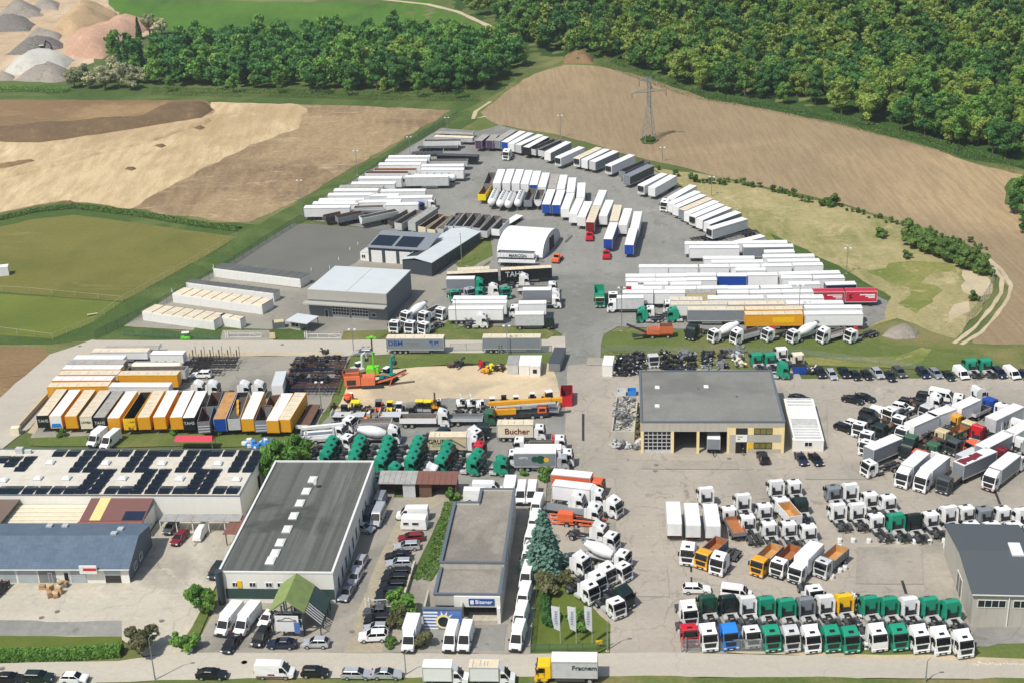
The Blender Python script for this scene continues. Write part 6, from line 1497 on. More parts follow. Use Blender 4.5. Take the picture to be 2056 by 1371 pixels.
trow(B7,'rows beside the dark hall',[(165,185,100,'grey tractor',dict(c='trailer_grey',roof='low')),(325,150,100,'white tractor',dict(roof='high')),(205,350,100,'white tractor with black chassis',dict(roof='high')),(395,345,100,'white tractor with dirty chassis',dict(roof='high')),(530,250,100,'white low tractor',dict(roof='low')),(710,278,100,'white low tractor',dict(roof='low')),(590,465,101,'white chassis truck',dict(roof='low',body='hook',Lb=4.2)),(780,448,101,'green tractor',dict(c=G)),(950,455,102,'black tractor',dict(c='blackgreen',hatch=False)),(1130,445,102,'white low tractor',dict(roof='low')),(1305,375,103,'white tractor',dict(roof='high')),(1485,385,103,'white tractor',dict(roof='low')),(1665,400,103,'grey tractor',dict(c='trailer_grey',roof='low')),(1845,395,104,'white tractor',dict(roof='low')),(2040,395,104,'white tractor at the picture edge',dict(roof='high'))],'tractors left of the dark hall',c='white')
for i,x in enumerate((1540,1745,1960)):
 truck('white tractor half hidden behind the dark roofed hall, %s from the left'%ORD[i],B7(x,548),104,'white','low',group='half hidden tractors')
K5=lambda*a,**k:truck(*a,**k)
for lab,x,y,hd,c,kw in [('white truck with bare long chassis below the grey box truck',665,1025,-152,'white',dict(roof='low',body='hook',Lb=6.5,axles=2)),('white cream box truck with dark roof stripe at the lower left of the cluster',975,1095,-128,'white',dict(roof='high',body='box',Lb=7.2,bc='lightgrey',axles=1,hatch=False)),('white box truck with pale blue side beside the cream box truck',1145,1130,-130,'white',dict(roof='high',body='box',Lb=7.4,bc='white',trim='plastic',hatch=False)),('dark green cab flatbed truck in front of the grey box trailer',1345,1170,-130,'darkgrey',dict(roof='low',body='flat',Lb=5.5,bc='chassis',ic='steelfloor',hatch=False)),('wine and white box truck at the right edge of the cluster',1770,1120,-132,'white',dict(roof='high',body='box',Lb=8.0,bc='trailer_grey',trim='wine',hatch=False)),('white low cab truck second from the outer left of the cluster',575,672,-125,'white',dict(roof='low',body='hook',Lb=6,axles=2)),('white low cab truck behind the grey box truck',640,755,-125,'white',dict(roof='low',body='hook',Lb=6,axles=2)),('white low cab truck with the grey box behind it',640,838,-128,'white',dict(roof='low',body='tractor')),('white high cab truck in front of the two white boxes',930,615,-130,'white',dict(roof='low',body='tractor')),('silver white cab truck beside the two white boxes',965,715,-130,'white',dict(roof='low',body='tractor')),('grey green cab flatbed with brown deck in the cluster',1035,790,-130,'oldgreen',dict(roof='low',body='flat',Lb=5.5,bc='chassis',ic='rust',hatch=False)),('black truck behind the grey box in the cluster',1010,850,-128,'blackgreen',dict(roof='high',body='hook',hatch=False)),('orange roofed cab standing behind the cream box truck',1110,930,-125,'orange',dict(roof='low',body='hook',hatch=False)),('white tractor with horned roof behind the pale box truck',1290,950,40,'white',dict(roof='horn',body='tractor')),('white cab at the top of the cluster facing right',1650,350,25,'white',dict(roof='high',body='hook',Lb=5)),('white high cab left of the white van in the cluster',1260,420,-30,'white',dict(roof='high',body='hook',Lb=4.5)),('white cab right of the white van in the cluster',1460,425,-20,'white',dict(roof='low',body='hook',Lb=4.5)),('blue cab with grey flat platform in the cluster',1750,455,40,'blue',dict(roof='low',body='flat',Lb=5.5,bc='lightgrey',ic='darkgrey',hatch=False)),('white cab above the long white box trailer',1860,505,40,'white',dict(roof='low',body='tractor')),('yellow cab in the middle of the cluster',1440,600,40,'amber',dict(roof='low',body='hook',hatch=False)),('red cab beside the brown tipper in the cluster',1650,695,50,'red',dict(roof='high',body='tractor',hatch=False)),('brown tipper truck with green sides and sandy bed',1560,665,40,'beige',dict(roof='low',body='tub',Lb=6,bc='oldgreen',ic='rustfloor',hatch=False)),('orange cab with blue load behind the brown tipper',1600,845,-150,'orange',dict(roof='low',body='flat',Lb=5,bc='blue',ic='blue',hatch=False)),('white cab with red part near the right edge of the cluster',1995,975,40,'white',dict(roof='low',body='hook',crane='red')),('white tractor at the right edge beside the white box trailers',2010,640,45,'white',dict(roof='high')),('second white tractor at the right edge below the box trailers',2020,800,45,'white',dict(roof='high')),('white cab with brown dirty chassis left of the two white boxes',850,545,-140,'white',dict(roof='low',body='hook',Lb=6,axles=2)),]:
 truck(lab,B5(x,y),hd,c,**kw)
def redpatch(t,x0,x1,h):
 m=MB();q=random.Random(4)
 for i in range(8):x=-1.5+i*.7;m.box(x,x+.9,-.9+q.uniform(-.2,.3),.8+q.uniform(-.3,.2),h+.004+i*.001,h+.012+i*.001)
 one(t,'roof_paint',m,'wine')
for lab,a,b,kw in [('grey sided box trailer with white roof left in the cluster',(675,895),(890,805),dict(c='trailer_grey',L=8.2,kind='draw')),('first of two long white boxes across the cluster',(1020,690),(1240,595),dict(L=7.6,kind='draw')),('second of two long white boxes joined behind the first',(1240,590),(1370,545),dict(L=6.0,kind='draw')),('white box behind the blue cab in the cluster',(1470,520),(1600,460),dict(L=6.5,kind='draw')),('long white grey box trailer at the right of the cluster',(1990,525),(1780,625),dict(c='lightgrey',L=9.5)),('white roofed box trailer with printed side in the cluster',(1900,770),(1690,880),dict(c='trailer_grey',L=9.5)),('grey box trailer with red painted roof patches',(1500,1030),(1730,930),dict(c='trailer_grey',L=9.5,kind='draw',extra=redpatch)),('white box trailer at the right edge of the picture in the cluster',(2080,680),(1960,750),dict(L=8,kind='draw')),('pale blue covered low trailer between printed box and red roofed box',(1520,965),(1640,910),dict(L=6,h=2.6,c='trailer_grey',rc='roof_pale',kind='draw')),]:
 semi(lab,B5(*a),B5(*b),**kw)
for i,(x,y,hd_,c,bd) in enumerate([(760,690,-135,'blackgreen','hook'),(1180,520,-140,'lightgrey','hook'),(1240,860,45,'oldgreen','flat'),(1320,740,45,'beige','flat'),(1830,640,45,'white','hook'),(1430,830,-140,'darkgrey','hook'),(1850,900,45,'wine','hook'),(1110,640,-140,'darkgrey','flat')]):
 truck(['black low truck with bare chassis left in the cluster','grey bare chassis truck behind the joined white boxes','green flatbed with rust deck in the lower cluster','beige cab flatbed left of the brown tipper','white bare chassis truck under the long white trailer','dark bare chassis truck between the box trailers','wine red chassis truck near the right cluster edge','dark flatbed before the long white boxes'][i],B5(x,y),hd_,c,'low',bd,Lb=5.5,bc='chassis',ic='rust',axles=2,hatch=False)
hd=-160
trow(A7,'mixer truck row',[(738,622,-125,'tall black green tractor',dict(c='blackgreen',roof='high',hatch=False,Lb=4.5)),(885,652,-147,'white mixer truck',dict(body='mixer',Lb=6.5,axles=2,front2=True)),(1030,648,-147,'white truck with grey flat sides',dict(body='flat',Lb=6.2,bc='lightgrey',axles=2,roof='high',zt=2.2)),(1232,645,-147,'white chassis truck with red crane',dict(body='hook',Lb=6,axles=2,crane='red')),(1395,655,-147,'white mixer truck',dict(body='mixer',Lb=6.5,axles=2,front2=True)),(1590,642,-147,'white flatbed truck',dict(body='flat',Lb=6.5,bc='white',axles=2,roof='high')),(1768,652,-147,'white chassis truck with folded red crane',dict(body='hook',Lb=7,axles=2,crane='red',roof='low'))],'mixer row trucks',c='white',roof='low')
truck('white box truck heading left at the corner of the right block',A7(225,462),180,'white','low','box',Lb=6.8,bc='lightgrey',rc='roof_white')
truck('green tractor heading left, left one of the pair below the right block',A7(412,512),180,G,'high',Lb=4.2,axles=2)
truck('green tractor heading left in front of the grey curtain trailer',A7(612,510),180,G,'high',Lb=4.2)
truck('white tractor behind the left green tractor below the right block',A7(470,505),180,'white','low')
truck('white tractor behind the right green tractor below the right block',A7(588,470),180,'white','low')
truck('white cab facing the camera at the corner of the right block',A7(228,412),-92,'white','low')
truck('green tipper truck with yellow roof driving down the central road',A7(142,432),-92,G,'low','tub',Lb=7.5,bc='green',ic='green',axles=2,zt=3.0,trim='green',hatch=False,visor='yellow')
trow(A6,'grey hall corner group',[(215,595,-105,'white low cab tractor'),(345,595,-110,'white low cab tractor'),(460,605,-125,'white chassis truck',dict(body='hook',Lb=5.5)),(312,520,-128,'white mixer truck',dict(body='mixer',Lb=6.5,axles=2,front2=True)),(458,522,-125,'white tipper truck',dict(body='tub',Lb=5.5,bc='white',axles=2)),(598,490,-120,'white chassis truck',dict(body='hook',Lb=5.5))],'trucks at the grey hall',c='white',roof='low')
for lab,x,y,h_,c,kw in [('white tractor heading right in front of the long white trailer',938,540,0,'white',dict(roof='high')),('green box truck cab beside the grey picture box',915,250,0,G,dict(roof='high')),('green low tractor at the left below the grey picture box',705,345,-75,G,dict(roof='low')),('green low tractor right of the grey picture box',912,330,0,G,dict(roof='low')),('green tractor with beige roof right of the white tractor',1128,322,-75,G,dict(roof='low')),('silver blue small truck between the two green tractors',830,325,-60,'silver',dict(roof='low',body='hook')),('white high tractor between the green tractors',1035,295,0,'white',dict(roof='high')),('white high tractor in front of the TAHS lettering',1290,215,0,'white',dict(roof='high')),('white truck with long white box right below the TAHS trailer',1515,280,0,'white',dict(roof='low',body='flat',Lb=8,bc='white',axles=2)),('white truck with grey box and red emblem heading right',1545,340,0,'white',dict(roof='high',body='box',Lb=7.5,bc='trailer_grey',axles=2)),('white cab flatbed with dark banner heading right',1545,395,0,'white',dict(roof='low',body='flat',Lb=8.0,bc='darkgrey',axles=2)),('white box truck behind the dark green picture truck',1205,472,180,'white',dict(roof='low',body='box',Lb=7)),('dark green box truck with printed picture heading right',1485,560,0,'blackgreen',dict(roof='low',body='box',Lb=7.2,bc='lightgrey',hatch=False)),]:
 truck(lab,A6(x,y),h_,c,**kw)
semi('grey flat trailer with banner board below the red emblem truck',A6(1560,450),A6(1190,455),'flat',c='lightgrey',rc='midgrey',L=11)
truck('white truck at the front of the slanted trailer row',A3(1150,590),-120,'white','high','tractor')
truck('white cab facing the yard below the purple fronted trailers',A2(1430,245),-110,'white','high')
truck('blue cab at the end of the inner left yard row',A2(825,610),-25,'blue','low',hatch=False)
truck('white cab above the blue cab in the left yard',A2(880,580),0,'white','low')
truck('white cab rightmost beside the blue cab in the left yard',A2(912,590),0,'white','low')
for i,(x,y) in enumerate([(160,440),(278,440),(540,442),(658,440)]):
 truck('white tractor behind the slanted containers, %s from the left'%ORD[i],B2(x,y),0,'white','high',group='white tractors behind the containers',hatch=False)
n=0
cols=[('first',B2,[(1262,905),(1240,955),(1212,1010)]),('second',B3,[(258,652),(240,702),(218,758),(196,815)]),('third',B3,[(492,655),(475,705),(455,762),(430,818)]),('fourth',B3,[(742,655),(722,702),(705,760),(678,815),(545,880)]),('fifth',B3,[(978,700),(962,762),(928,815)]),('sixth',B3,[(1232,762),(1190,818)])]
for cn,rg,pts in cols:
 for i,(x,y) in enumerate(pts):
  truck('green tractor, %s from the back in the %s column behind the shed'%(ORD[i],cn),rg(x,y),-16,G,'high',group='green tractors in columns',defl=False)
truck('green tractor alone at the right end of the columns',B3(1430,822),-8,G,'high',Lb=4.2)
truck('red tractor at the back of the sixth green column',B3(1240,700),-10,'red','low')
truck('white tractor among the green ones behind the rust shed',B3(855,880),-8,'white','horn',hatch=False)
for lab,x,y,h_,c,kw in [('black tractor facing the camera beside the white cab',1275,545,-88,'blackgreen',dict(roof='low',hatch=False)),('white horned tractor beside the black tractor',1205,585,-30,'white',dict(roof='horn')),('dark green flat cab behind the GRUBER box truck',935,585,-20,'blackgreen',dict(roof='low',hatch=False)),('white truck with long white drop sides heading right',940,430,0,'white',dict(roof='high',body='flat',Lb=8,bc='white',axles=2,zt=2.3)),('old green truck carrying pipe racks heading right',1322,435,0,'oldgreen',dict(roof='low',body='flat',Lb=8,bc='lightgrey',ic='midgrey',axles=2,hatch=False)),('white truck with silver flatbed beside the red crane',1575,665,180,'white',dict(roof='low',body='flat',Lb=6,bc='silver')),('white truck with red crane heading right by the road',1905,650,0,'white',dict(roof='low',body='flat',Lb=5,bc='silver',crane='red')),('white box truck heading right behind the logo truck',1965,765,0,'white',dict(roof='low',body='box',Lb=7.3,axles=2)),('white truck beside the last green tractor',1530,770,180,'white',dict(roof='low')),('white mixer truck with white drum left of the green columns',530,565,0,'white',dict(roof='high',body='mixer',Lb=7.0,axles=2,front2=True)),('white pump truck cab at the head of the first green column',145,640,-20,'white',dict(roof='low',body='hook')),('white cab behind the pump truck left of the machine row',90,555,-20,'white',dict(roof='low',body='hook')),('white cab in the back left of the machine row',165,490,-20,'white',dict(roof='low',body='hook')),]:
 truck(lab,B3(x,y),h_,c,**kw)
def bucher(t,dx,xr,xb):lettering(t,'Bucher',1.75,((xr+xb)/2+.3,-1.29,2.4),(R(90),0,0),'wine')
truck('white box truck with Bucher lettering heading right',B3(1735,560),0,'white','low','box',Lb=7.4,bc='cream',rc='roof_cream',axles=2,extra=bucher)
def gruber(t,dx,xr,xb):
 lettering(t,'GRUBER',1.3,((xr+xb)/2-1.5,-1.29,2.9),(R(90),0,0),'black')
 one(t,'print_lines',MB().box(xr+.6,xr+3.0,-1.285,-1.27,2.2,2.32).box(xr+.6,xr+3.2,-1.285,-1.27,1.8,1.9),'oldgreen')
 m=MB();m.bar((xb-3.2,-1.28,3.4),(xb-.4,-1.28,1.6),.03,.35);one(t,'diagonal_stripe',m,'midgrey')
truck('tan box truck with GRUBER lettering and white cab',B3(1185,640),0,'white','horn','box',Lb=7.6,bc='beige',rc='roof_cream',axles=2,extra=gruber)
def logo(t,dx,xr,xb):
 c=(xr+xb)/2
 one(t,'round_emblem',MB().cyl((c+1.0,-1.262,2.7),(c+1.0,-1.275,2.7),.85,n=20).cyl((c-.1,-1.262,2.75),(c-.1,-1.272,2.75),.65,n=18),'darkgreen')
 one(t,'yellow_emblem',MB().cyl((c+2.1,-1.262,2.65),(c+2.1,-1.278,2.65),.5,n=16),'yellow')
 lettering(t,'VEPITS',.6,(c-2.3,-1.285,3.0),(R(90),0,0),'white')
truck('grey box truck with green and yellow round emblem heading right',B3(1925,800),0,'silver','low','box',Lb=8.2,bc='trailer_grey',rc='roof_white',axles=2,extra=logo,hatch=False,zt=4.0)
trow(C7,'fan beside the drive',[(545,135,-12,'orange cab box truck',dict(c='orange',roof='low',body='box',Lb=7.6,bc='orange',hatch=False)),(545,190,-14,'white box truck with dark roof mark',dict(roof='horn',body='box',Lb=7.3)),(645,250,-35,'white high roofed tractor'),(425,218,-12,'white tractor beside the white box'),(525,290,-18,'white tractor with orange mark',dict()),(560,405,-20,'white tractor behind the orange machine',dict(roof='horn',body='hook',Lb=5)),(625,465,-25,'white tractor beside the pump',dict(roof='low')),(695,575,-25,'white mixer truck with pump boom',dict(roof='low',body='mixer',Lb=6.5,axles=2,front2=True)),(445,595,-36,'white tractor nearest the spruce',dict(roof='horn',Lb=4.4)),(695,650,-45,'white low tractor at the outer edge',dict(roof='low')),(600,655,-48,'white and black tractor',dict(c='white',roof='high')),(540,705,-48,'white and black tractor',dict(c='white',roof='high')),(495,762,-50,'white tractor by the lawn',dict(roof='high',Lb=4.2)),(705,795,-50,'black tractor',dict(c='blackgreen',roof='high',hatch=False)),(655,865,-58,'white low tractor nearest the flags',dict(roof='low'))],'white tractors beside the drive',frm='from top',c='white',roof='high')
def frach(t,dx,xr,xb):lettering(t,'Fracnem',1.05,(xr+1.9,1.29,2.85),(R(90),0,R(180)),'navy')
truck('yellow cab box truck with dark lettering on its side on the bottom road',C7(222,1245),180,'yellow','low','box',Lb=6.8,bc='lightgrey',rc='roof_white',extra=frach,hatch=False,trim='yellow')
for i,(x,y) in enumerate([(930,290),(915,385),(893,480),(880,575),(872,690),(855,815),(835,930),(820,1040)]):
 van('white van in the line beside the gravel roof, %s from the back'%ORD[i],C6(x,y),-100,group='line of white vans')
for lab,x,y,h_ in [('white van left of the pair behind the gravel roof',835,215,-95),('white van right of the pair behind the gravel roof',898,215,-95),('white van lying across behind the gravel roof',610,200,0),('second white van across behind the gravel roof',560,240,0),('white van, left of the two before the sun panel',428,1045,-97),('white van, right of the two before the sun panel',512,1045,-97),('white panel van above the caravan',225,345,180)]:
 van(lab,C6(x,y),h_)
luton('white tall box van behind the flat gravel roof',C6(768,190),-95)
luton('white box van left of the sun panel',C6(192,1010),-96,Lb=4.2)
luton('white box van, left of the two on the bottom road',C6(345,1262),0,Lb=4.3)
luton('cream roofed white box van, right of the two on the bottom road',C6(618,1262),0,Lb=4.3,rc='roof_cream')
def redmarks(t):part(t,'red_marking','rm',lambda:MB().box(-2.7,2.2,-1.0,-.985,.5,.72).box(-.9,.1,-1.0,-.985,.85,1.1),'wine')
van('white van with red markings parked along the bottom road',C5(345,1255),0,extra=redmarks)
luton('white long box van left beside the forecourt hedge',C5(130,935),-105,Lb=4.4,w=2.0,h=2.75)
luton('white long box van right of the other by the green canopy',C5(235,935),-105,Lb=4.4,w=2.0,h=2.75)
luton('white small truck with box between containers and solar roof, left',B1(975,990),-105,Lb=3.2,bc='white',w=2.1,h=2.6)
van('white van between containers and solar roof',B1(1100,1020),-105)
def cars(reg,name,items,group,frm='from left'):
 for i,it in enumerate(items):
  car('%s, %s %s in the %s'%(it[5] if len(it)>5 else it[3]+' '+it[4],ORD[i],frm,name),reg(it[0],it[1]),it[2],it[3],it[4] if len(it)>4 else 'sedan',group=group)
cars(C5,'column beside the gravel track',[(1185,505,188,'wine','estate','wine red estate car'),(1160,555,186,'silver','estate','silver estate car'),(1110,612,184,'black','sedan','black saloon car'),(1115,655,182,'silver','estate','silver and dark estate car'),(1105,710,182,'black','estate','black estate car'),(1090,745,182,'black','estate','black estate car'),(1080,785,182,'black','estate','black estate car'),(1060,825,182,'black','estate','dark estate car'),(1055,860,182,'black','estate','black estate car'),(1000,945,183,'darkgrey','pickup','dark grey pickup'),(995,990,183,'black','suv','black off-roader'),(985,1035,182,'silver','hatch','silver hatchback'),(965,1085,185,'white','suv','white off-roader with open door')],'dealer cars beside the track','from the back')
for lab,x,y,h_,c,k in [('silver estate car along the shaded wall of the long hall',855,735,-103,'silver','estate'),('grey blue car nearest the front of the shaded wall',805,825,-103,'trailer_grey','sedan'),('silver car behind the estate at the shaded wall',882,655,-103,'silver','estate'),('white car half out of the shaded wall',895,450,-20,'silver','hatch'),('white and red small car behind the green canopy',340,975,-105,'white','hatch'),('black car parked in front of the white box vans',130,1120,-103,'black','sedan'),('black van like car left of the green canopy',305,1085,-103,'black','mpv'),('dark teal saloon car before the green canopy',430,1125,180,'navy','sedan'),('silver hatchback before the green canopy',630,1120,180,'silver','hatch'),('black estate on the bottom road beside the white van',610,1290,0,'black','hatch'),('silver estate, left of the two silver cars on the bottom road',855,1300,0,'silver','estate'),('silver car, right of the two silver cars on the bottom road',1030,1300,0,'silver','sedan'),('dark green skip shaped car beside the corner of the long hall',45,700,-100,'blackgreen','mpv')]:
 car(lab,C5(x,y),h_,c,k,rails=k=='estate')
van('silver van in the shade at the back of the long hall',C5(990,345),-98,'silver',rear_windows=True)
van('dark van behind the silver van in the shade of the hall',C5(925,360),-98,'darkgrey',low=True)
van('grey small van left of the canopy shed',C5(1000,270),-98,'trailer_grey',low=True)
for lab,x,y,c,k in [('black saloon on the bottom road, leftmost',60,845,'black','sedan'),('dark off-roader on the bottom road, second from left',305,845,'blackgreen','suv'),('white hatchback on the bottom road, third from left',600,845,'white','hatch'),('black car on the bottom road beside the lamp post shadow',1735,810,'black','sedan')]:
 car(lab,C4(x,y),0,c,k)
car('black car cut by the left edge in the left yard',C4(-10,110),-100,'black','sedan')
car('red car parked before the corrugated canopy',C3(1325,710),-105,'wine','estate')
car('dark car under the corrugated canopy',C3(1260,635),-100,'darkgrey','hatch')
cars(B5,'long row along the grass',[(208,190,-88,'black','pickup','black pickup with covered bed'),(315,205,-86,'silver','estate','silver estate car'),(425,190,-86,'black','pickup','black pickup with grey bed cover'),(530,215,-84,'black','hatch','black hatchback'),(630,210,-82,'black','hatch','black hatchback'),(728,200,-82,'silver','suv','silver off-roader'),(835,225,-80,'black','sedan','black saloon car'),(925,190,-80,'darkgrey','suv','dark grey off-roader'),(1140,195,-82,'navy','mpv','navy people carrier'),(1255,195,-80,'trailer_grey','estate','blue grey estate car'),(1368,215,-80,'blackgreen','sedan','dark saloon car'),(1830,195,-78,'navy','mpv','navy people carrier'),(2050,210,-76,'navy','sedan','dark car at the picture edge')],'cars along the grass')
van('white van left of the two green cabs in the car row',B5(1475,165),-82,low=True)
van('white van right of the navy people carrier',B5(1930,165),-78,low=True)
truck('left green cab standing in the car row with its chassis forward',B5(1575,95),98,G,'low',hatch=False)
truck('right green cab standing in the car row with its chassis forward',B5(1710,92),98,G,'low',hatch=False)
for lab,x,y,h_,c,k in [('black saloon, front one of the pair in the open yard',500,440,-32,'black','sedan'),('black saloon, rear one of the pair in the open yard',605,420,-32,'black','sedan'),('black estate car at the outer left tip of the cluster',430,695,-45,'black','estate'),('white car behind the black estate in the cluster',510,660,-40,'white','hatch'),('black van sized car left in the cluster',660,575,-35,'black','mpv'),('white car above the white box trailers',950,515,-30,'white','suv'),('black car beside the white car in the cluster',1010,475,-30,'black','suv'),('black car behind the white high cab',1110,460,-30,'black','sedan'),('black car topmost in the cluster',1165,405,-20,'black','hatch'),('dark car beside the white container row, left of the pair',40,970,-84,'navy','sedan'),('black car beside the white container row, right of the pair',170,975,-80,'black','sedan'),('dark car in the shade beside the grey workshop roof',15,430,-20,'black','sedan')]:
 car(lab,B5(x,y),h_,c,k)
van('black van in the cluster behind the black estate',B5(630,620),-38,'black',low=True)
van('white van in front of the white car in the cluster',B5(735,535),-35,'white',low=True)
van('white long van at the top of the cluster',B5(1290,370),-30,'white',rear_windows=True)
car('black off-roader parked before the yellow workshop office',B4(1448,965),92,'black','suv')
car('white estate car behind the rear row of the front lot',C1(290,135),0,'white','estate')
van('white van with side windows behind the rear row of the front lot',C1(655,135),-12,'white',rear_windows=True,low=True)
car('white car parked beside the skeleton frames in the container yard',B2(190,365),180,'white','suv')
car('silver white car on the middle road beside the lime mast',B2(1520,178),180,'silver','estate')
def quads_to_mesh(name,verts,tint,mat):
 n=len(verts)//4
 me=bpy.data.meshes.new(name)
 me.vertices.add(4*n);me.vertices.foreach_set('co',verts.astype(np.float32).ravel())
 me.loops.add(4*n);me.loops.foreach_set('vertex_index',np.arange(4*n,dtype=np.int32))
 me.polygons.add(n);me.polygons.foreach_set('loop_start',np.arange(0,4*n,4,dtype=np.int32))
 try:me.polygons.foreach_set('loop_total',np.full(n,4,dtype=np.int32))
 except Exception:pass
 a=me.attributes.new('tint','FLOAT','POINT');a.data.foreach_set('value',np.repeat(tint,4).astype(np.float32))
 me.materials.append(MATS[mat]);me.update(calc_edges=True);me.validate()
 return me
def leaves(pos,nrm,size,g,spread=.55):
 """a square leaf clump at every point, turned roughly along nrm"""
 n=len(pos)
 d=nrm+g.normal(0,spread,(n,3));d/=np.linalg.norm(d,axis=1,keepdims=True)+1e-9
 r=g.normal(0,1,(n,3));u=np.cross(d,r);u/=np.linalg.norm(u,axis=1,keepdims=True)+1e-9
 w=np.cross(d,u)
 s=(size*g.uniform(.6,1.25,(n,1)));s2=s*g.uniform(.6,1.0,(n,1))
 v=np.stack([pos-u*s-w*s2,pos+u*s-w*s2*.8,pos+u*s*.8+w*s2,pos-u*s+w*s2],1)
 return v.reshape(-1,3)
def crown(seed,rx,z0,z1,lobes,nq,size,top=1.0):
 g=np.random.default_rng(seed)
 cz,rz=(z0+z1)/2,(z1-z0)/2
 P,Nn,T=[],[],[]
 for i in range(lobes):
  a=g.uniform(0,2*np.pi);t=g.uniform(-.75,.85);rr=np.sqrt(max(.05,1-t*t))*g.uniform(.2,.85)
  c=np.array([np.cos(a)*rr*rx,np.sin(a)*rr*rx,cz+t*rz*.8])
  lr=rx*g.uniform(.24,.46)
  k=max(8,int(nq/lobes))
  d=g.normal(0,1,(k,3));d[:,2]=d[:,2]*.9+.25;d/=np.linalg.norm(d,axis=1,keepdims=True)
  rad=lr*g.uniform(.6,1.08,(k,1));sc=np.array([1,1,.8])
  P.append(c+d*rad*sc);Nn.append(d)
  T.append(np.clip(g.uniform(0,1)*.55+g.uniform(0,.5,k),0,1))
 P,Nn,T=np.concatenate(P),np.concatenate(Nn),np.concatenate(T)
 P[:,2]=np.maximum(P[:,2],z0*.5)
 return leaves(P,Nn,size,g),T
def cone_crown(seed,rx,z0,z1,nq,size):
 g=np.random.default_rng(seed)
 t=g.uniform(0,1,nq)**1.35;lay=np.floor(t*11)/11
 a=g.uniform(0,2*np.pi,nq);arm=np.floor(a/(2*np.pi)*9+lay*4.7);a=(arm+g.normal(.5,.22,nq))/9*2*np.pi-lay*3
 r=rx*(1-lay**1.3*.95)*np.sqrt(g.uniform(.12,1,nq))*(1+.2*np.sin(arm*2.3+lay*9))
 z=z0+(z1-z0)*(lay+.06*g.normal(0,1,nq))-r*.28
 P=np.stack([np.cos(a)*r,np.sin(a)*r,z],1)
 Nn=np.stack([np.cos(a)*.6,np.sin(a)*.6,np.ones(nq)],1)
 return leaves(P,Nn,size,g,.4),np.clip(g.uniform(0,.6,nq)+.4*(r/rx),0,1)
def trunk_mb(h,r,limbs,seed):
 q=random.Random(seed);m=MB()
 m.cyl((0,0,-.3),(q.uniform(-.2,.2),q.uniform(-.2,.2),h),r,r*.45,7)
 for i in range(limbs):
  a=q.uniform(0,6.28);z=h*q.uniform(.35,.8);l=h*q.uniform(.25,.45)
  m.cyl((0,0,z),(math.cos(a)*l*.7,math.sin(a)*l*.7,z+l*.75),r*.4,r*.12,5)
 return m
TREES={}
def tree_proto(key,mat,seed,rx,z0,z1,lobes,nq,size,cone=False):
 v,t=cone_crown(seed,rx,z0,z1,nq,size) if cone else crown(seed,rx,z0,z1,lobes,nq,size)
 TREES[key]=(quads_to_mesh('crown',v,t,mat),trunk_mb(z1*.62,.05*rx+.08,5,seed).mesh('trunk',('bark',)),v,t,mat)
for i in range(4):
 tree_proto('mid%d'%i,'leaf_mid',10+i,3.7+.4*(i%3),.8,11.5+1.7*i,24,2900,.30)
 tree_proto('dark%d'%i,'leaf_dark',20+i,3.5+.4*(i%2),.8,12+1.7*i,24,2900,.30)
 tree_proto('yel%d'%i,'leaf_yellow',30+i,3.8+.4*(i%2),.7,11+1.6*i,24,2900,.30)
 tree_proto('pale%d'%i,'leaf_pale',40+i,4.2,.5,8.5+i,18,2400,.30)
 tree_proto('con%d'%i,'leaf_conifer',50+i,2.6,1.0,14+1.5*i,0,1300,.42,True)
 tree_proto('bush%d'%i,'leaf_bush',60+i,1.5,.2,2.1+.3*i,7,420,.22)
tree_proto('spruce','leaf_spruce',71,3.9,.8,11.5,0,3600,.30,True)
tree_proto('brownbush','leaf_brown',72,2.6,.3,4.6,9,1300,.26)
tree_proto('street','leaf_mid',73,2.5,.8,5.0,10,1300,.26)
tree_proto('purple','leaf_brown',74,3.0,.3,5.2,11,1900,.26)
tree_proto('greenbush','leaf_mid',75,1.9,.1,3.2,8,800,.24)
tree_proto('bigbush','leaf_bush',76,2.6,.1,4.2,9,900,.3)
def tree(key,x,y,label,s=1.0,rot=0,group=None,name='tree',cat='tree',trunk=True):
 cr,tr=TREES[key][:2]
 t=thing(name,label,cat,(x,y,H(x,y)),(0,0,rot),group)
 t.scale=(s,s,s*rng.uniform(.92,1.1))
 o=bpy.data.objects.new('crown',cr);COL.objects.link(o);o.parent=t
 if trunk:
  o=bpy.data.objects.new('trunk',tr);COL.objects.link(o);o.parent=t
 return t
def wood(poly,spacing,extra_ground=None):
 w=[tuple(at(*p).xy) for p in poly]
 xs=[p[0] for p in w];ys=[p[1] for p in w]
 out=[];y=min(ys);r=0
 while y<max(ys):
  x=min(xs)+(spacing/2 if r%2 else 0)
  while x<max(xs):
   p=(x+rng.uniform(-.36,.36)*spacing,y+rng.uniform(-.36,.36)*spacing)
   if inside(p,w):out.append(p)
   x+=spacing
  y+=spacing*.87;r+=1
 return out
spots=[]
for p in wood([(300,172),(420,182),(560,180),(640,190),(760,186),(900,192),(1000,180),(1052,130),(1040,112),(900,92),(600,92),(350,104),(262,118),(215,112),(230,122)],6.5):
 spots.append((p,'mid wood'))
for p in wood([(1128,116),(1215,116),(1300,150),(1400,186),(1540,205),(1700,240),(1860,280),(1960,312),(2056,338),(2130,352),(2400,330),(2250,-60),(1500,-95),(900,-95),(840,-60),(900,0),(985,45),(1030,85),(1075,112)],7.1):
 spots.append((p,'right wood'))
spots.sort(key=lambda s:s[0][0]**2+s[0][1]**2)
LAB={'mid':('mid green broadleaf tree in the front of the %s','broadleaf trees'),'dark':('dark green broadleaf tree in the front of the %s','dark broadleaf trees'),'yel':('yellow green broadleaf tree in the front of the %s','yellow green trees'),'con':('narrow dark conifer in the front of the %s','conifers')}
WN={'mid wood':'wood between the sand and the meadow','right wood':'hillside wood behind the ploughed field'}
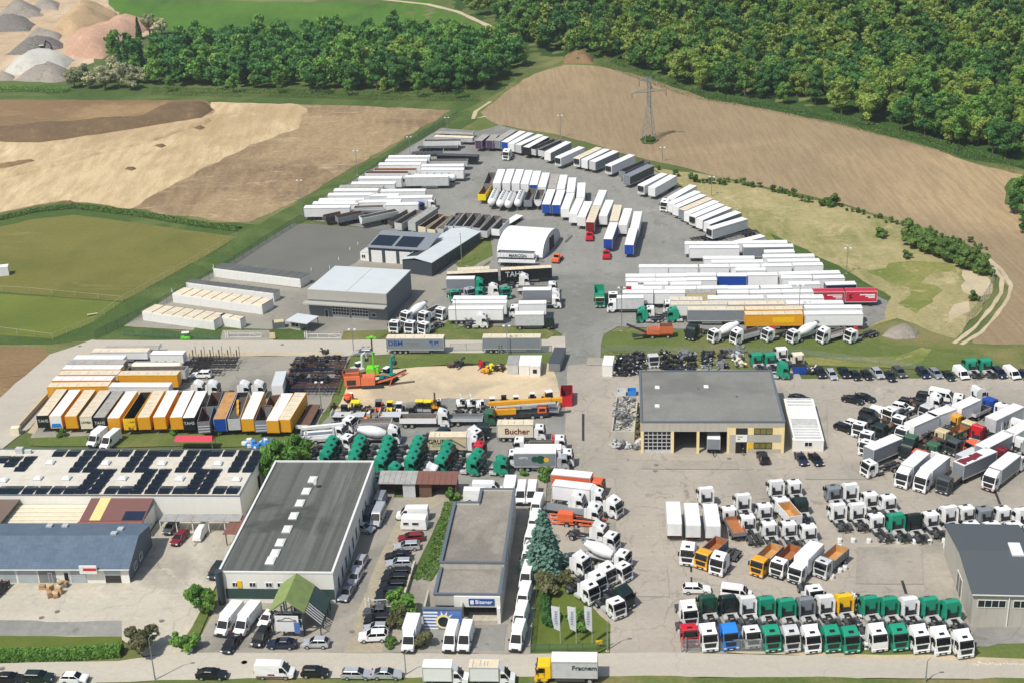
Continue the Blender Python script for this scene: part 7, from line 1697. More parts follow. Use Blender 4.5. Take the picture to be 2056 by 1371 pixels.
stuff={'mid wood':[],'right wood':[]}
for i,((x,y),wd) in enumerate(spots):
 nz=noise.noise(Vector((x*.02,y*.02,3)))
 u=rng.random()+nz*.5
 if wd=='mid wood':k='dark' if u<.55 else ('mid' if u<.93 else 'yel')
 else:k='yel' if u<(.42 if x>40 and y<640 else.22) else ('mid' if u<.72 else 'dark')
 if wd=='mid wood' and x<-150 and rng.random()<.7:k='con'
 key=k+str(rng.randrange(4));s=rng.uniform(.78,1.18)*(.95 if wd=='mid wood' else 1.0)*(.6 if k=='con' else 1);rz=rng.uniform(0,6.28)
 if i<285:tree(key,x,y,LAB[k][0]%WN[wd],s,rz,LAB[k][1]+' of the '+wd)
 else:stuff[wd].append((key,x,y,s,rz))
for wd,lst in stuff.items():
 bym={}
 for key,x,y,s,rz in lst:
  v,t,mat=TREES[key][2:]
  q=v.reshape(-1,4,3);far=3
  q,tt=q[::far],t[::far]
  c=q.mean(1,keepdims=True);q=c+(q-c)*1.6
  cs,sn=math.cos(rz)*s,math.sin(rz)*s
  r=np.stack([q[...,0]*cs-q[...,1]*sn+x,q[...,0]*sn+q[...,1]*cs+y,q[...,2]*s+H(x,y)],-1)
  jt=rng.uniform(-.25,.25)
  bym.setdefault(mat,[]).append((r.reshape(-1,3),np.clip(tt+jt,0,1)))
 allv,allt,mi,mats=[],[],[],[]
 for mat,L_ in bym.items():
  vv=np.concatenate([a for a,b in L_]);tt=np.concatenate([b for a,b in L_])
  allv.append(vv);allt.append(tt);mi.append(np.full(len(tt),len(mats),dtype=np.int32));mats.append(mat)
 if not allv:continue
 me=quads_to_mesh('forest',np.concatenate(allv),np.concatenate(allt),mats[0])
 for m_ in mats[1:]:me.materials.append(MATS[m_])
 me.polygons.foreach_set('material_index',np.concatenate(mi))
 o=bpy.data.objects.new('forest',me);COL.objects.link(o)
 o['kind']='stuff';o['label']='mass of mixed green trees further back in the '+WN[wd];o['category']='wood'
for i,(x,y) in enumerate([(150,176),(182,178),(212,180),(240,178),(268,180),(172,165),(205,168),(232,166),(260,168),(290,168)]):
 p=at(x,y);tree('pale%d'%(i%4),p.x,p.y,'pale cream flowering tree in the clump beside the quarry',rng.uniform(.85,1.0),i,'pale flowering trees')
for i,(x,y,k,s) in enumerate([(300,62,'pale1',.9),(325,70,'pale2',.8),(280,80,'con0',.7),(255,96,'dark1',.55),(235,108,'dark2',.5),(222,116,'dark3',.45)]):
 p=at(x,y);tree(k,p.x,p.y,{'p':'pale small tree above the conifer edge of the quarry','c':'small dark conifer at the quarry edge','d':'small dark leafy tree at the quarry edge'}[k[0]],s,i,{'p':'pale small trees','c':'quarry edge conifers','d':'quarry edge trees'}[k[0]])
for i,(x,y,k,s) in enumerate([(510,178,'yel1',.55),(470,186,'mid1',.7),(560,187,'mid2',.7),(700,192,'mid0',.6),(770,190,'yel2',.5),(840,196,'mid3',.7),(920,198,'dark1',.6),(340,184,'mid2',.5)]):
 p=at(x,y);tree(k,p.x,p.y,'small tree standing alone on the grass in front of the middle wood',s,i,'small trees before the middle wood')
for i,(x,y,k,s) in enumerate([(2045,410,'mid1',.75),(2070,395,'mid3',.8),(2035,430,'dark1',.6),(2062,450,'mid0',.7),(2080,430,'mid2',.9),(2052,470,'dark2',.4)]):
 p=at(x,y);tree(k,p.x,p.y,'green tree in the small clump at the right edge of the ploughed field',s,i,'trees of the clump at the right edge')
def shrub(x,y,s,label,key='bush1',group=None,cat='shrub'):
 p=at(x,y);return tree(key,p.x,p.y,label,s,rng.uniform(0,6),group,'shrub',cat)
for i in range(46):
 t=i/45;x=1322+t*(1690-1322);y=345+t*70+6*math.sin(t*9)+rng.uniform(-3,3)
 if rng.random()<.72:shrub(x,y,rng.uniform(.45,1.0),'small green shrub in the row along the field edge','bush%d'%rng.randrange(4),'shrubs along the field edge')
for i in range(26):
 t=i/25;x=1700+t*280;y=425+t*75+rng.uniform(-4,4)
 shrub(x,y,rng.uniform(.35,.75),'small scattered shrub by the dry grass slope','bush%d'%rng.randrange(4),'scattered slope shrubs')
for i in range(26):
 t=i/25;x=1828+t*150;y=482+t*62+(10 if i%2 else 0)
 shrub(x,y,rng.uniform(.9,1.3),'dense green bush in the hedge on the right slope','bigbush','hedge bushes on the right slope')
for x,y,s,lab in [(1670,415,1.0,'single round green bush at the field edge'),(1768,478,.8,'bright green bush alone on the dry slope'),(1820,520,.6,'small dark bush on the dry slope below the hedge'),(1955,605,.6,'dark bush on the sandy bank'),(1165,124,.8,'brown green bush at the brush heap')]:
 shrub(x,y,s,lab,'bigbush',cat='bush')
for x,y,s,k,lab in [(1093,1148,1.0,'spruce','tall blue green spruce beside the line of white vans'),(410,1228,1.0,'street','young broad leaved tree beside the white box vans'),(278,1312,1.0,'purple','large brown grey shrub at the left yard entrance'),(572,952,1.5,'street','green tree between the solar hall and the long hall'),(548,968,1.1,'street','second green tree beside the solar hall wall'),(606,925,1.1,'street','pale green tree behind the long hall')]:
 p=at(x,y);tree(k,p.x,p.y,lab,s,1.0,None,'conifer' if k=='spruce' else 'tree')
for x,y,s,k,lab in [(1102,1190,1.0,'brownbush','brown green rounded bush below the spruce'),(1135,1175,.6,'brownbush','smaller brown bush right of the rounded one'),(1165,1262,1.05,'greenbush','round clipped green bush behind the middle flag'),(378,1306,1.0,'greenbush','green shrub at the right side of the yard entrance'),(362,1296,.9,'greenbush','second green shrub at the yard entrance'),(812,1240,1.3,'greenbush','green bush behind the grey pickup'),(805,1215,1.1,'greenbush','green bush at the end of the car column'),(800,1265,.8,'brownbush','brown bush beside the white off-roader'),(788,1300,.6,'greenbush','low bush at the kerb left of the box van'),(848,1300,.7,'brownbush','low bush at the kerb right of the box van'),(910,1002,.9,'greenbush','bush at the top of the grass strip beside the caravan'),(1098,965,.9,'greenbush','bush at the fence above the van line'),(1052,955,.5,'greenbush','low bush behind the two white vans'),(570,870,.7,'greenbush','weed bush before the last amber trailer'),(125,878,.6,'greenbush','weed bush before the wave fronted trailer'),(240,870,.7,'greenbush','weed bush between the amber trailers'),(352,872,.6,'greenbush','weed bush before the black fronted trailer'),(440,872,.7,'greenbush','weed bush before the blue trailer')]:
 shrub(x,y,s,lab,k,cat='bush')
def hedge(label,px,h,wd,n,mat='leaf_mid',cat='hedge'):
 w=[at(*p) for p in px];g=np.random.default_rng(len(label)+n)
 P=[];seg=[(w[i+1]-w[i]).xy.length for i in range(len(w)-1)];tot=sum(seg)
 c0=w[0]
 for i in range(len(w)-1):
  k=int(n*seg[i]/tot);t=g.uniform(0,1,k)
  d=np.array(w[i+1]-w[i]);base=np.array(w[i]-c0)+t[:,None]*d
  nx=np.array([-d[1],d[0],0])/np.linalg.norm(d)
  a=g.uniform(-.1,np.pi+.1,k)
  P.append(base+nx*(np.cos(a)*wd/2)[:,None]+np.array([0,0,1])*(np.abs(np.sin(a))**.5*h*g.uniform(.75,1.05,k))[:,None])
 P=np.concatenate(P);Nn=np.tile(np.array([0,-.2,1.0]),(len(P),1))
 o=bpy.data.objects.new('hedge',quads_to_mesh('hedge',leaves(P,Nn,.16,g,.9),np.clip(g.uniform(0,1,len(P))*.6+.4*np.sin(P[:,0]*1.7+P[:,1])**2,0,1),mat))
 COL.objects.link(o);o.location=c0
 return tag(o,label,cat)
hedge('long clipped green hedge along the bottom road at the left',[(-60,1322),(120,1320),(245,1312)],1.6,2.2,9000)
hedge('U shaped dark green hedge on the lawn with the flags',[(1096,1195),(1094,1225),(1098,1254),(1112,1258),(1120,1240)],1.3,1.3,3600,'leaf_dark')
hedge('tall green weeds filling the strip beside the gravel roofed building',[(912,1010),(897,1065),(878,1120),(846,1166)],.55,3.6,4200,'leaf_bush','weeds')
hedge('green hedge strip along the left bank of the quarry',[(-60,186),(60,182),(135,186)],2.0,5,3500)
hedge('tall grass bank between the pitch and the sand',[(-20,445),(70,424),(150,416),(270,430),(400,452),(480,462)],1.0,3.5,9000,'leaf_bush','grass bank')
hedge('bushy undergrowth along the front edge of the hillside wood',[(1215,128),(1300,160),(1400,195),(1540,218),(1700,250),(1860,290),(2050,345)],2.6,7,9000,'leaf_bush','undergrowth')
hedge('bushy undergrowth along the front edge of the middle wood',[(300,188),(420,191),(560,192),(700,196),(860,200),(960,200)],2.6,6,7000,'leaf_bush','undergrowth')
mfm,nt,pb_=base_mat('fence_mesh');MATS['fence_mesh']=mfm
tr_=N(nt,'BsdfTransparent');mx=N(nt,'MixShader');mx.inputs[0].default_value=.34
pb_.inputs['Base Color'].default_value=L(70,110,92);pb_.inputs['Roughness'].default_value=.6
nt.links.new(tr_.outputs[0],mx.inputs[1]);nt.links.new(pb_.outputs[0],mx.inputs[2]);nt.links.new(mx.outputs[0],nt.nodes['Material Output'].inputs[0])
mfm2=mfm.copy();mfm2 .name='fence_mesh_grey';MATS['fence_mesh_grey']=mfm2
mfm2 .node_tree.nodes['Principled BSDF'].inputs['Base Color'].default_value=L(140,146,146)
[n_ for n_ in mfm2 .node_tree.nodes if n_.type=='MIX_SHADER'][0].inputs[0].default_value=.25
def fence(label,px,h=2.0,gap=3.0,mesh='fence_mesh',post='fence_green',pr=.05,maxp=95,panel=True,cat='fence'):
 w=[at(*p) for p in px];o0=w[0]
 t=thing('fence',label,cat,o0,(0,0,0))
 pts=[];tot=sum((w[i+1]-w[i]).length for i in range(len(w)-1));gap=max(gap,tot/maxp)
 for i in range(len(w)-1):
  d=w[i+1]-w[i];k=max(1,round(d.length/gap))
  for j in range(k):pts.append(w[i]+d*(j/k))
 pts.append(w[-1])
 pts=[Vector((p.x,p.y,H(p.x,p.y)))-o0 for p in pts]
 for p in pts:part(t,'post',('fp',h,pr),lambda:MB().cyl((0,0,-.2),(0,0,h+.05),pr,n=6),post,loc=p)
 m=MB()
 for a,b in zip(pts,pts[1:]):
  if panel:m.face([a+Vector((0,0,.05)),b+Vector((0,0,.05)),b+Vector((0,0,h)),a+Vector((0,0,h))])
 if panel:one(t,'mesh_panel',m,mesh)
 m=MB()
 for a,b in zip(pts,pts[1:]):m.bar(a+Vector((0,0,h)),b+Vector((0,0,h)),.05)
 one(t,'top_rail',m,post)
 return t
fence('long green mesh fence running diagonally past the white trailers',[(918,236),(800,310),(700,382),(612,442),(520,498),(420,562),(300,628),(192,682)],2.4,4)
fence('low wire fence with pale posts around the playing fields',[(475,478),(420,510),(350,548),(248,605),(190,648),(106,682),(0,668),(-50,664)],1.6,5,'fence_mesh_grey','concrete',.06,panel=False)
fence('thin pale post fence across the middle of the playing fields',[(-50,582),(60,588),(245,606)],1.5,7,'fence_mesh_grey','concrete',.06,panel=False)
fence('green mesh fence along the lawn at the bottom road',[(1066,1311),(1140,1310),(1200,1308),(1224,1298)],1.6,2.6)
fence('green mesh fence between the van line and the lawn',[(1066,1310),(1078,1200),(1092,1080),(1100,965)],1.8,3)
fence('green mesh fence before the right part of the front tractors',[(1568,1311),(1650,1311),(1725,1313)],1.8,2.6)
fence('long grey wire fence behind the parts rows and the parked cars',[(1215,706),(1330,708),(1500,712),(1620,716),(1840,742)],1.6,4,'fence_mesh_grey','galv')
fence('grey sheet fence curving at the foot of the sandy bank',[(1996,556),(1985,590),(1962,625),(1940,652)],2.2,2.5,'fence_mesh_grey','galv')
fence('grey wire fence along the road side of the gravel lot',[(905,706),(1000,704)],2.0,4,'fence_mesh_grey','galv')
fence('green mesh fence from the garages to the hall along the middle road',[(250,676),(330,680),(440,684)],1.6,3)
def gate(label,a,b,h,bars=True,mat='galv',wheels=False):
 p,q=at(*a),at(*b);d=q-p;Lg=d.xy.length
 t=thing('sliding_gate',label,'gate',p,(0,0,math.atan2(d.y,d.x)))
 one(t,'frame',MB().box(0,Lg,-.05,.05,h-.12,h).box(0,Lg,-.05,.05,.1,.3).box(0,.1,-.05,.05,.3,h-.12).box(Lg-.1,Lg,-.05,.05,.3,h-.12),mat)
 m=MB();n=max(3,int(Lg/2.5))
 for i in range(1,n):m.box(Lg*i/n-.04,Lg*i/n+.04,-.04,.04,.3,h-.12)
 m.bar((Lg*(n-1)/n,0,h-.15),(Lg,0,.3),.07)
 one(t,'uprights',m,mat)
 one(t,'infill_mesh',MB().box(.1,Lg-.1,-.005,.005,.3,h-.12),'fence_mesh_grey')
 for x in (-.25,.35):part(t,'gate_post',('gp',h),lambda:MB().box(-.09,.09,-.25,-.08,0,h+.5),mat,loc=(x,0,0))
 one(t,'ground_rail',MB().box(-.5,Lg*.45,-.2,.2,.0,.1),'concrete')
 return t
gate('long grey sliding gate in front of the tractor row',(1372,1309),(1566,1309),2.3)
gate('grey truss sliding gate beside the grey trailer on the middle road',A6(1085,868),A6(1515,868),2.2)
gate('low white sliding gate beside the garages',B2(395,76),B2(680,74),1.2,mat='trim')
gate('low white sliding gate before the grey hall',B2(1048,80),B2(1335,82),1.2,mat='trim')
gate('white barrier across the gravel drive beside the grey pickup',C5(925,935),C5(1100,925),1.6,mat='trim')
def lamp(label,base,top,heads=2,mat='galv',arm=0.9):
 p=at(*base);hh=0.5
 s=FPX/((p-Vector((0,0,CAM_H))).dot(FWD))
 hh=(base[1]-top[1])/(s*.915)
 t=thing('lamp_post',label,'lamp post',p)
 one(t,'pole',MB().cyl((0,0,0),(0,0,hh),.12,.07,8),mat)
 one(t,'base',MB().box(-.25,.25,-.25,.25,0,.12),'concrete')
 if heads==2:
  one(t,'cross_arm',MB().bar((-.7,0,hh),(.7,0,hh),.08),mat)
  for s_ in (-1,1):part(t,'lamp_head',('lh',s_),lambda:MB().frus((s_*.65-.3,s_*.65+.3,-.28,.28,-.05),(s_*.65-.24,s_*.65+.24,-.2,.2,.16)),'headlamp',loc=(0,0,hh))
 else:
  one(t,'arm',MB().cyl((0,0,hh-.05),(.35*arm,0,hh+.5),.06,.05,6).cyl((.35*arm,0,hh+.5),(.9*arm,.2,hh+.75),.05,.05,6),mat)
  one(t,'lamp_head',MB().frus((.7*arm,1.4*arm,.05,.35,hh+.7),(.75*arm,1.35*arm,.1,.3,hh+.85)),'lightgrey')
 return t
for lab,b_,t_,k in [('twin head lamp post at the top corner of the trailer yard',A2(1022,112),A2(1020,30),2),('twin head lamp post second along the diagonal fence',A2(765,275),A2(765,165),2),('twin head lamp post third along the diagonal fence',A2(404,420),A2(403,262),2),('twin head lamp post lowest along the diagonal fence',A2(24,690),A2(22,468),2),('twin head lamp post before the ploughed field above the arc',A2(1800,165),A2(1790,20),2),('twin head lamp post right of the pylon base',A3(1130,330),A3(1124,235),2),('twin head lamp post among the shrubs of the field edge',A3(1468,565),A3(1462,438),2),('twin head lamp post on the dry grass slope',A4(684,960),A4(682,825),2),('tall twin lamp post standing in the white trailer block',A7(1424,600),A7(1428,372),2),('twin lamp post at the left of the trailer block',A7(284,660),A7(262,388),2),('grey lamp post before the white long trailers',A6(728,670),A6(722,430),2),('grey lamp post beside the grey trailer at the gate',A6(1148,880),A6(1136,640),2),('lamp post beside the long dark hall',A6(770,130),A2(1118,830),2),('lamp post at the fence of the container yard',B2(1178,705),B2(1158,440),2),('thin lamp post on the middle road near the hall gate',B2(1440,190),B2(1428,10),2)]:
 lamp(lab,b_,t_,k)
for lab,b_,t_ in [('curved street lamp at the left part of the bottom road',(312,1366),(305,1274)),('street lamp beside the flags at the drive entrance',C7(607,1175),C7(594,990)),('street lamp before the white box vans on the bottom road',C5(1150,1325),C5(1143,1190)),('street lamp at the right part of the bottom road',(1858,1371),(1866,1322))]:
 lamp(lab,b_,t_,1)
p=at(1303,283);t=thing('power_pylon','steel lattice power pylon standing in the ploughed field','pylon',p,(0,0,R(12)))
HT=22.5
def leg(z):return 2.1-1.55*min(1,z/13) if z<13 else.55
m=MB();zs=[0,2.6,5,7.2,9.2,11.1,13,14.6,16.2,17.8,19.4,21,22.5]
for a,b_ in zip(zs,zs[1:]):
 la,lb=leg(a),leg(b_)
 cs_=[(1,1),(-1,1),(-1,-1),(1,-1)]
 for i in range(4):
  c,d=cs_[i],cs_[(i+1)%4]
  m.bar((c[0]*la,c[1]*la,a),(c[0]*lb,c[1]*lb,b_),.15)
  m.bar((c[0]*la,c[1]*la,a),(d[0]*lb,d[1]*lb,b_),.08);m.bar((d[0]*la,d[1]*la,a),(c[0]*lb,c[1]*lb,b_),.08)
one(t,'lattice_tower',m,'galv')
for z,x0,x1 in ((21.3,-3.6,-.5),(17.2,-6.2,-.5),(17.2,.5,6.2),(18.6,.5,1.2)):
 xi,xo=(x0,x1) if abs(x0)<abs(x1) else (x1,x0)
 m=MB()
 for y in (-.5,.5):m.bar((xi,y,z),(xo,0,z),.12);m.bar((xi,y,z+1.2),(xo,0,z+.05),.1)
 for k_ in range(1,4):f=k_/4;m.bar((xi+(xo-xi)*f,-.5*(1-f),z),(xi+(xo-xi)*f,0,z+1.2*(1-f)),.06);m.bar((xi+(xo-xi)*f,.5*(1-f),z),(xi+(xo-xi)*(f-.2),0,z+1.2*(1.1-f)),.06)
 one(t,'cross_arm',m,'galv')
 if abs(xo)>2:one(t,'insulator',MB().cyl((xo,0,z),(xo,0,z-1.9),.12,.12,8),'rust')
for i in range(9):
 a=i/9*6.28;shrub(1303+math.cos(a)*11,284+math.sin(a)*3,.55,'low green shrub growing round the foot of the pylon','bush%d'%(i%4),'shrubs at the pylon foot')
for i,(bx_,by,nm) in enumerate([(320,1137,'left'),(417,1140,'middle'),(514,1140,'right')]):
 p=at(*C7(bx_,by));t=thing('banner_flag','tall white banner flag on a pole, %s one of three on the lawn'%nm,'flag',p,(0,0,R(8)))
 one(t,'pole',MB().cyl((0,0,0),(0,0,7.0),.05,.04,8),'alu')
 w_=(1.25,1.25,1.15)[i]
 m=MB();m.poly([(-.05,0,2.5),(-w_*.75,-.15,3.2),(-w_,-.25,5.0),(-w_*1.05,-.15,7.3),(-.05,0,6.8),(-.05,.03,2.5),(-w_*.75,-.12,3.2),(-w_,-.22,5.0),(-w_*1.05,-.12,7.3),(-.05,.03,6.8)],[(0,1,2,3,4),(9,8,7,6,5),(0,5,6,1),(1,6,7,2),(2,7,8,3),(3,8,9,4),(4,9,5,0)])
 one(t,'cloth',m,'stripe_white')
 m=MB();q=random.Random(i)
 for k_ in range(6):
  z=6.2-k_*.42;x=-w_*.55
  m.bar((x-.14,-.24,z+q.uniform(-.05,.05)),(x+.14,-.2,z+q.uniform(-.05,.05)),.02,.1);m.bar((x+q.uniform(-.1,.1),-.24,z-.12),(x+q.uniform(-.1,.1),-.22,z+.12),.08,.02)
 one(t,'printed_marks',m,'panel_blue')
p=at(*C7(600,1160));t=thing('notice_sign','small yellow notice sign on the lawn fence','sign',p);one(t,'board',MB().box(-1.6,-.6,-.1,-.06,.9,1.6),'yellow');one(t,'post',MB().box(-1.14,-1.06,-.06,.0,0,1.55),'galv')
def pt(px):return at(*px)
p=pt(B2(1600,480));t=thing('crusher','large orange mobile crusher on tracks with long conveyor arm','crusher',p,(0,0,R(2)))
one(t,'engine_housing',MB().box(-6.2,-2.6,-1.3,1.3,1.0,3.4),'salmon',bevel=.12);one(t,'engine_grille',MB().box(-5.6,-3.6,-1.34,-1.301,1.3,2.5),'chassis')
one(t,'hopper',tub(-6.4,-2.8,2.8,3.0,4.2,.08,.1,.3),('salmon','rust'))
one(t,'crusher_box',MB().box(-2.5,.6,-1.2,1.2,.9,2.9),'salmon',bevel=.1)
one(t,'platform_rails',[m:=MB()] and [m.bar((x,y,2.9),(x,y,3.8),.07) for x in (-2.4,-1.4,-.4,.5) for y in (-1.15,1.15)] and [m.bar((-2.4,y,3.8),(.5,y,3.8),.07) for y in (-1.15,1.15)] and m,'salmon')
tracks(t,5.0,.5,1.1,.9,'chassis')
one(t,'conveyor',MB().bar((.2,0,1.1),(4.2,0,2.1),1.1,.4).bar((4.2,0,2.1),(7.6,0,3.6),1.0,.35),'salmon');one(t,'conveyor_belt',MB().bar((.6,0,1.45),(4.2,0,2.36),.8,.06).bar((4.2,0,2.36),(7.5,0,3.82),.8,.06),'tyre')
one(t,'conveyor_support',MB().bar((3.6,.4,.2),(4.4,.4,2.0),.18).bar((3.6,-.4,.2),(4.4,-.4,2.0),.18).bar((4.4,0,2.2),(2.4,0,3.2),.2).bar((2.4,0,3.2),(.6,0,2.8),.2),'salmon')
p=pt(A7(520,700));t=thing('screening_machine','orange mobile screening machine with conveyor on the grass by the central road','screener',p,(0,0,R(-3)))
one(t,'hopper',tub(.3,3.4,2.5,1.3,3.2,.08,.1,.25),('salmon','rust'));one(t,'screen_box',MB().frus((-2.8,.4,-1.1,1.1,1.2),(-2.6,.2,-1.2,1.2,2.4)),'salmon');one(t,'chassis',MB().box(-4.0,3.4,-.6,.6,.8,1.2),'orange')
one(t,'conveyor',MB().bar((-2.5,.3,1.2),(-7.5,.6,3.3),.8,.3).bar((-2.8,-.8,1.2),(-6.2,-1.6,1.0),.7,.3),'chassis');one(t,'screen_bars',[m:=MB()] and [m.box(-2.5+i*.45,-2.4+i*.45,-1.15,1.15,2.41,2.6) for i in range(6)] and m,'rust')
for x in (-1.5,2.2):
 for s in (-1,1):wheel(t,x,s*.95,.5,.35)
excavator('teal excavator with raised arm behind the orange crusher',B2(1725,355),60,'teal',1.15,arm='high')
p=pt(B2(1610,385));t=thing('drilling_rig','lime green rig with tall mast and black cross head','rig',p)
one(t,'body',MB().box(-1.6,1.2,-1.0,1.0,.7,2.2),'lime',bevel=.1);tracks(t,3.0,.5,.9,.7);one(t,'mast',MB().bar((.2,-1.1,.5),(.2,-1.1,6.5),.3),'lime');one(t,'mast_top',MB().bar((.2,-1.1,6.5),(.2,-1.1,9.6),.28),'chassis');one(t,'cross_head',MB().box(-.9,1.2,-1.4,-.8,9.5,9.7).box(-.2,.6,-1.6,-.6,9.7,9.9),'lime')
excavator('white and black drill excavator left of the lime rig',B2(1480,310),40,'lightgrey',1.0,arm='high',arm_c='white')
for lab,x,y,hd_,c,s,can,cc in [('yellow road roller at the left end of the machine row',130,385,-95,'lemon',1.0,False,'blackgreen'),('larger yellow road roller with yellow cab',222,350,-95,'lemon',1.15,True,'lemon'),('small black and brown roller in the machine row',322,400,-95,'amber',.8,True,'black'),('brown roller without canopy beside the yellow canopies',672,390,-95,'darkgrey',.95,True,'steelfloor'),('roller with yellow canopy, left of two',748,345,-95,'darkgrey',1.0,True,'lemon'),('roller with yellow canopy, right of two',818,348,-95,'darkgrey',1.0,True,'lemon')]:
 roller(lab,B3(x,y),hd_,c,s,can,cc)
loader('orange loader with grey cab in the machine row',B3(412,345),-95,'orange',1.05,cabc='midgrey')
loader('yellow mini loader with white cab roof in the machine row',B3(505,355),-95,'lemon',.9,cabc='lemon')
loader('white mini loader in the machine row',B3(582,365),-95,'white',.9,cabc='white')
excavator('yellow excavator with raised brown arm at the end of the machine row',B3(885,355),-90,'amber',.95,arm='high',arm_c='rust')
excavator('small orange white machine at the top left of the machine row',B3(165,300),-60,'orange',.7,arm='fold')
for i,(x,y) in enumerate([(1088,350),(1172,352),(1245,360)]):excavator('white mini excavator with folded arm, %s of three beside the pipe truck'%ORD[i],B3(x,y),-80,'white',.75,arm='fold' if i==2 else 'high',group='white mini excavators')
for lab,x,y,c in [('grey small machine, leftmost behind the yellow crane',1350,325,'lightgrey'),('dark loader, second behind the yellow crane',1445,310,'chassis'),('white roofed loader, third behind the yellow crane',1545,310,'white'),('white cab loader, fourth behind the yellow crane',1680,285,'white')]:
 loader(lab,B3(x,y),-90,c,.85,cabc='white' if c!='chassis' else 'black')
loader('large yellow loader with white cab roof at the right end of the crane',B3(1815,270),-70,'amber',1.1,cabc='white')
p=pt(B3(1580,490));t=thing('mobile_crane','yellow mobile crane with long telescopic boom lying over its carrier','crane',p,(0,0,R(2)))
one(t,'carrier',MB().box(-6,6,-1.2,1.2,.7,1.5),'chassis');one(t,'superstructure',MB().box(-5.2,-.8,-1.25,1.25,1.5,2.8),'amber',bevel=.1);one(t,'boom',MB().bar((-6.5,0,3.7),(6.6,0,3.9),.9,.75),'amber');one(t,'boom_section',MB().bar((6.6,0,3.9),(8.3,0,3.95),.65,.55),'amber')
one(t,'boom_head',MB().box(8.1,8.9,-.5,.5,3.3,4.3),'amber');one(t,'jib',MB().bar((-5,-.8,3.2),(7.5,-.8,3.5),.3,.3),'lightgrey');one(t,'crane_cab',MB().frus((3.6,5.6,-1.2,1.2,1.2),(3.8,5.5,-1.15,1.15,2.7)),'orange',bevel=.08);one(t,'cab_window',MB().box(5.5,5.62,-1.0,1.0,1.9,2.5).box(4.0,5.2,-1.22,-1.19,1.9,2.5),'glass')
for x in (-4.6,-3.2,-1.8,2.6,4.4):
 for s in (-1,1):wheel(t,x,s*1.0,.58,.4)
semi('low grey flat trailer under the crane boom',B3(1880,425),B3(1700,415),'flat',c='lightgrey',rc='midgrey',L=6)
for lab,a,b_,kw in [('white flat trailer, left of two before the rollers',(60,462),(262,462),dict(kind='flat',c='white',rc='lightgrey',L=7)),('white flat trailer, right of two before the rollers',(455,462),(618,462),dict(kind='flat',c='white',rc='lightgrey',L=6)),('white drop side trailer behind the pump truck',(290,520),(470,515),dict(kind='tipper',c='lightgrey',h=2.0,L=7)),('grey platform trailer with yellow machine parts',(250,590),(470,585),dict(kind='tipper',c='lightgrey',h=2.2,L=7))]:
 semi(lab,B3(*a),B3(*b_),**kw)
semi('white trailer with folded pump boom left of the green columns',B2(1060,870),B2(1320,850),'flat',c='white',rc='white',L=9)
p=pt(B2(1180,935));t=thing('boom_pump','white folded concrete pump boom lying beside the first green column','pump boom',p,(0,0,R(3)))
one(t,'boom',MB().bar((-3.8,0,3.4),(4.5,.4,3.6),.7,.6).bar((-3.6,.8,3.0),(4.5,1.0,3.2),.5,.5),'white');one(t,'pump_frame',MB().box(-3.6,3.6,-1.0,1.1,.7,1.3).bar((-3,-.8,.2),(-3,-.8,3.2),.3).bar((2.5,-.6,1.2),(2.5,0,3.4),.4),'lightgrey');one(t,'hopper',tub(-4.6,-3.5,1.6,.8,1.7,.06,.06,.2),('lightgrey','midgrey'))
for x in (-2.6,-1.2,2.6):
 for s in (-1,1):wheel(t,x,s*.95,.5,.4)
p=pt(C7(415,410));t=thing('conveyor_frame','orange folded conveyor frame machine lying beside the spruce','machine',p,(0,0,R(-14)))
m=MB()
for y in (-.7,.7):
 m.bar((-5,y,1.6),(5.5,y,1.4),.22);m.bar((-4.5,y,.7),(4.5,y,.7),.2)
 for i in range(9):m.bar((-4.5+i*1.1,y,.7),(-4.0+i*1.1,y,1.55),.1)
one(t,'frame',m,'orange');one(t,'machine_box',MB().box(-3.2,-.4,-.8,.8,1.0,2.6),'orange',bevel=.08);one(t,'belt',MB().bar((.2,0,1.7),(5.3,0,1.5),.9,.08),'chassis')
for x in (-1.5,.2):
 for s in (-1,1):wheel(t,x,s*.9,.5,.35)
semi('low grey deck trailer behind the orange conveyor frame',C7(480,330),C7(260,295),'flat',c='midgrey',rc='midgrey',L=9)
for lab,px,h_,c in [('red yard tug coupled to the wine red trailer',A3(628,815),-95,'red'),('red yard tug before the blue trailer',A3(745,940),-95,'red'),('orange red yard tug near the tent hall',A3(403,965),-110,'orange')]:
 loc,rot=put(px,(.5,2.2),h_);t=thing('yard_tug',lab,'yard tug',loc,rot)
 part(t,'chassis','tug',lambda:MB().box(-2.4,2.2,-.9,.9,.5,.95),'chassis');part(t,'hood','tug',lambda:MB().frus((1.0,2.4,-1.1,1.1,.5),(1.0,2.3,-1.0,1.0,1.4)),c,bevel=.06);part(t,'cab','tug',lambda:MB().frus((-.2,1.0,-.9,.9,.9),(-.1,.8,-.8,.8,2.2)),c,bevel=.06);part(t,'windscreen','tug',lambda:MB().frus((.6,1.02,-.7,.7,1.5),(.6,.87,-.65,.65,2.1)),'glass')
 part(t,'deck','tug',lambda:MB().box(-2.3,-.3,-1.0,1.0,.95,1.1),c)
 for x in (-1.6,1.5):
  for s in (-1,1):wheel(t,x,s*.9,.45,.35)
def mar(t,x0,x1,h):lettering(t,'MARCON',1.15,(.6,-1.29,1.95),(R(90),0,0),'black')
TT=Reg(980,440,.08754)
semi('white open trailer with MARCON lettering in front of the tent',TT(1100,775),TT(195,745),'tipper',c='white',ic='midgrey',h=2.7,L=10.5,extra=mar)
semi('white low trailer with odd parts below the MARCON trailer',TT(1130,985),TT(210,960),'flat',c='white',rc='lightgrey',L=10.5)
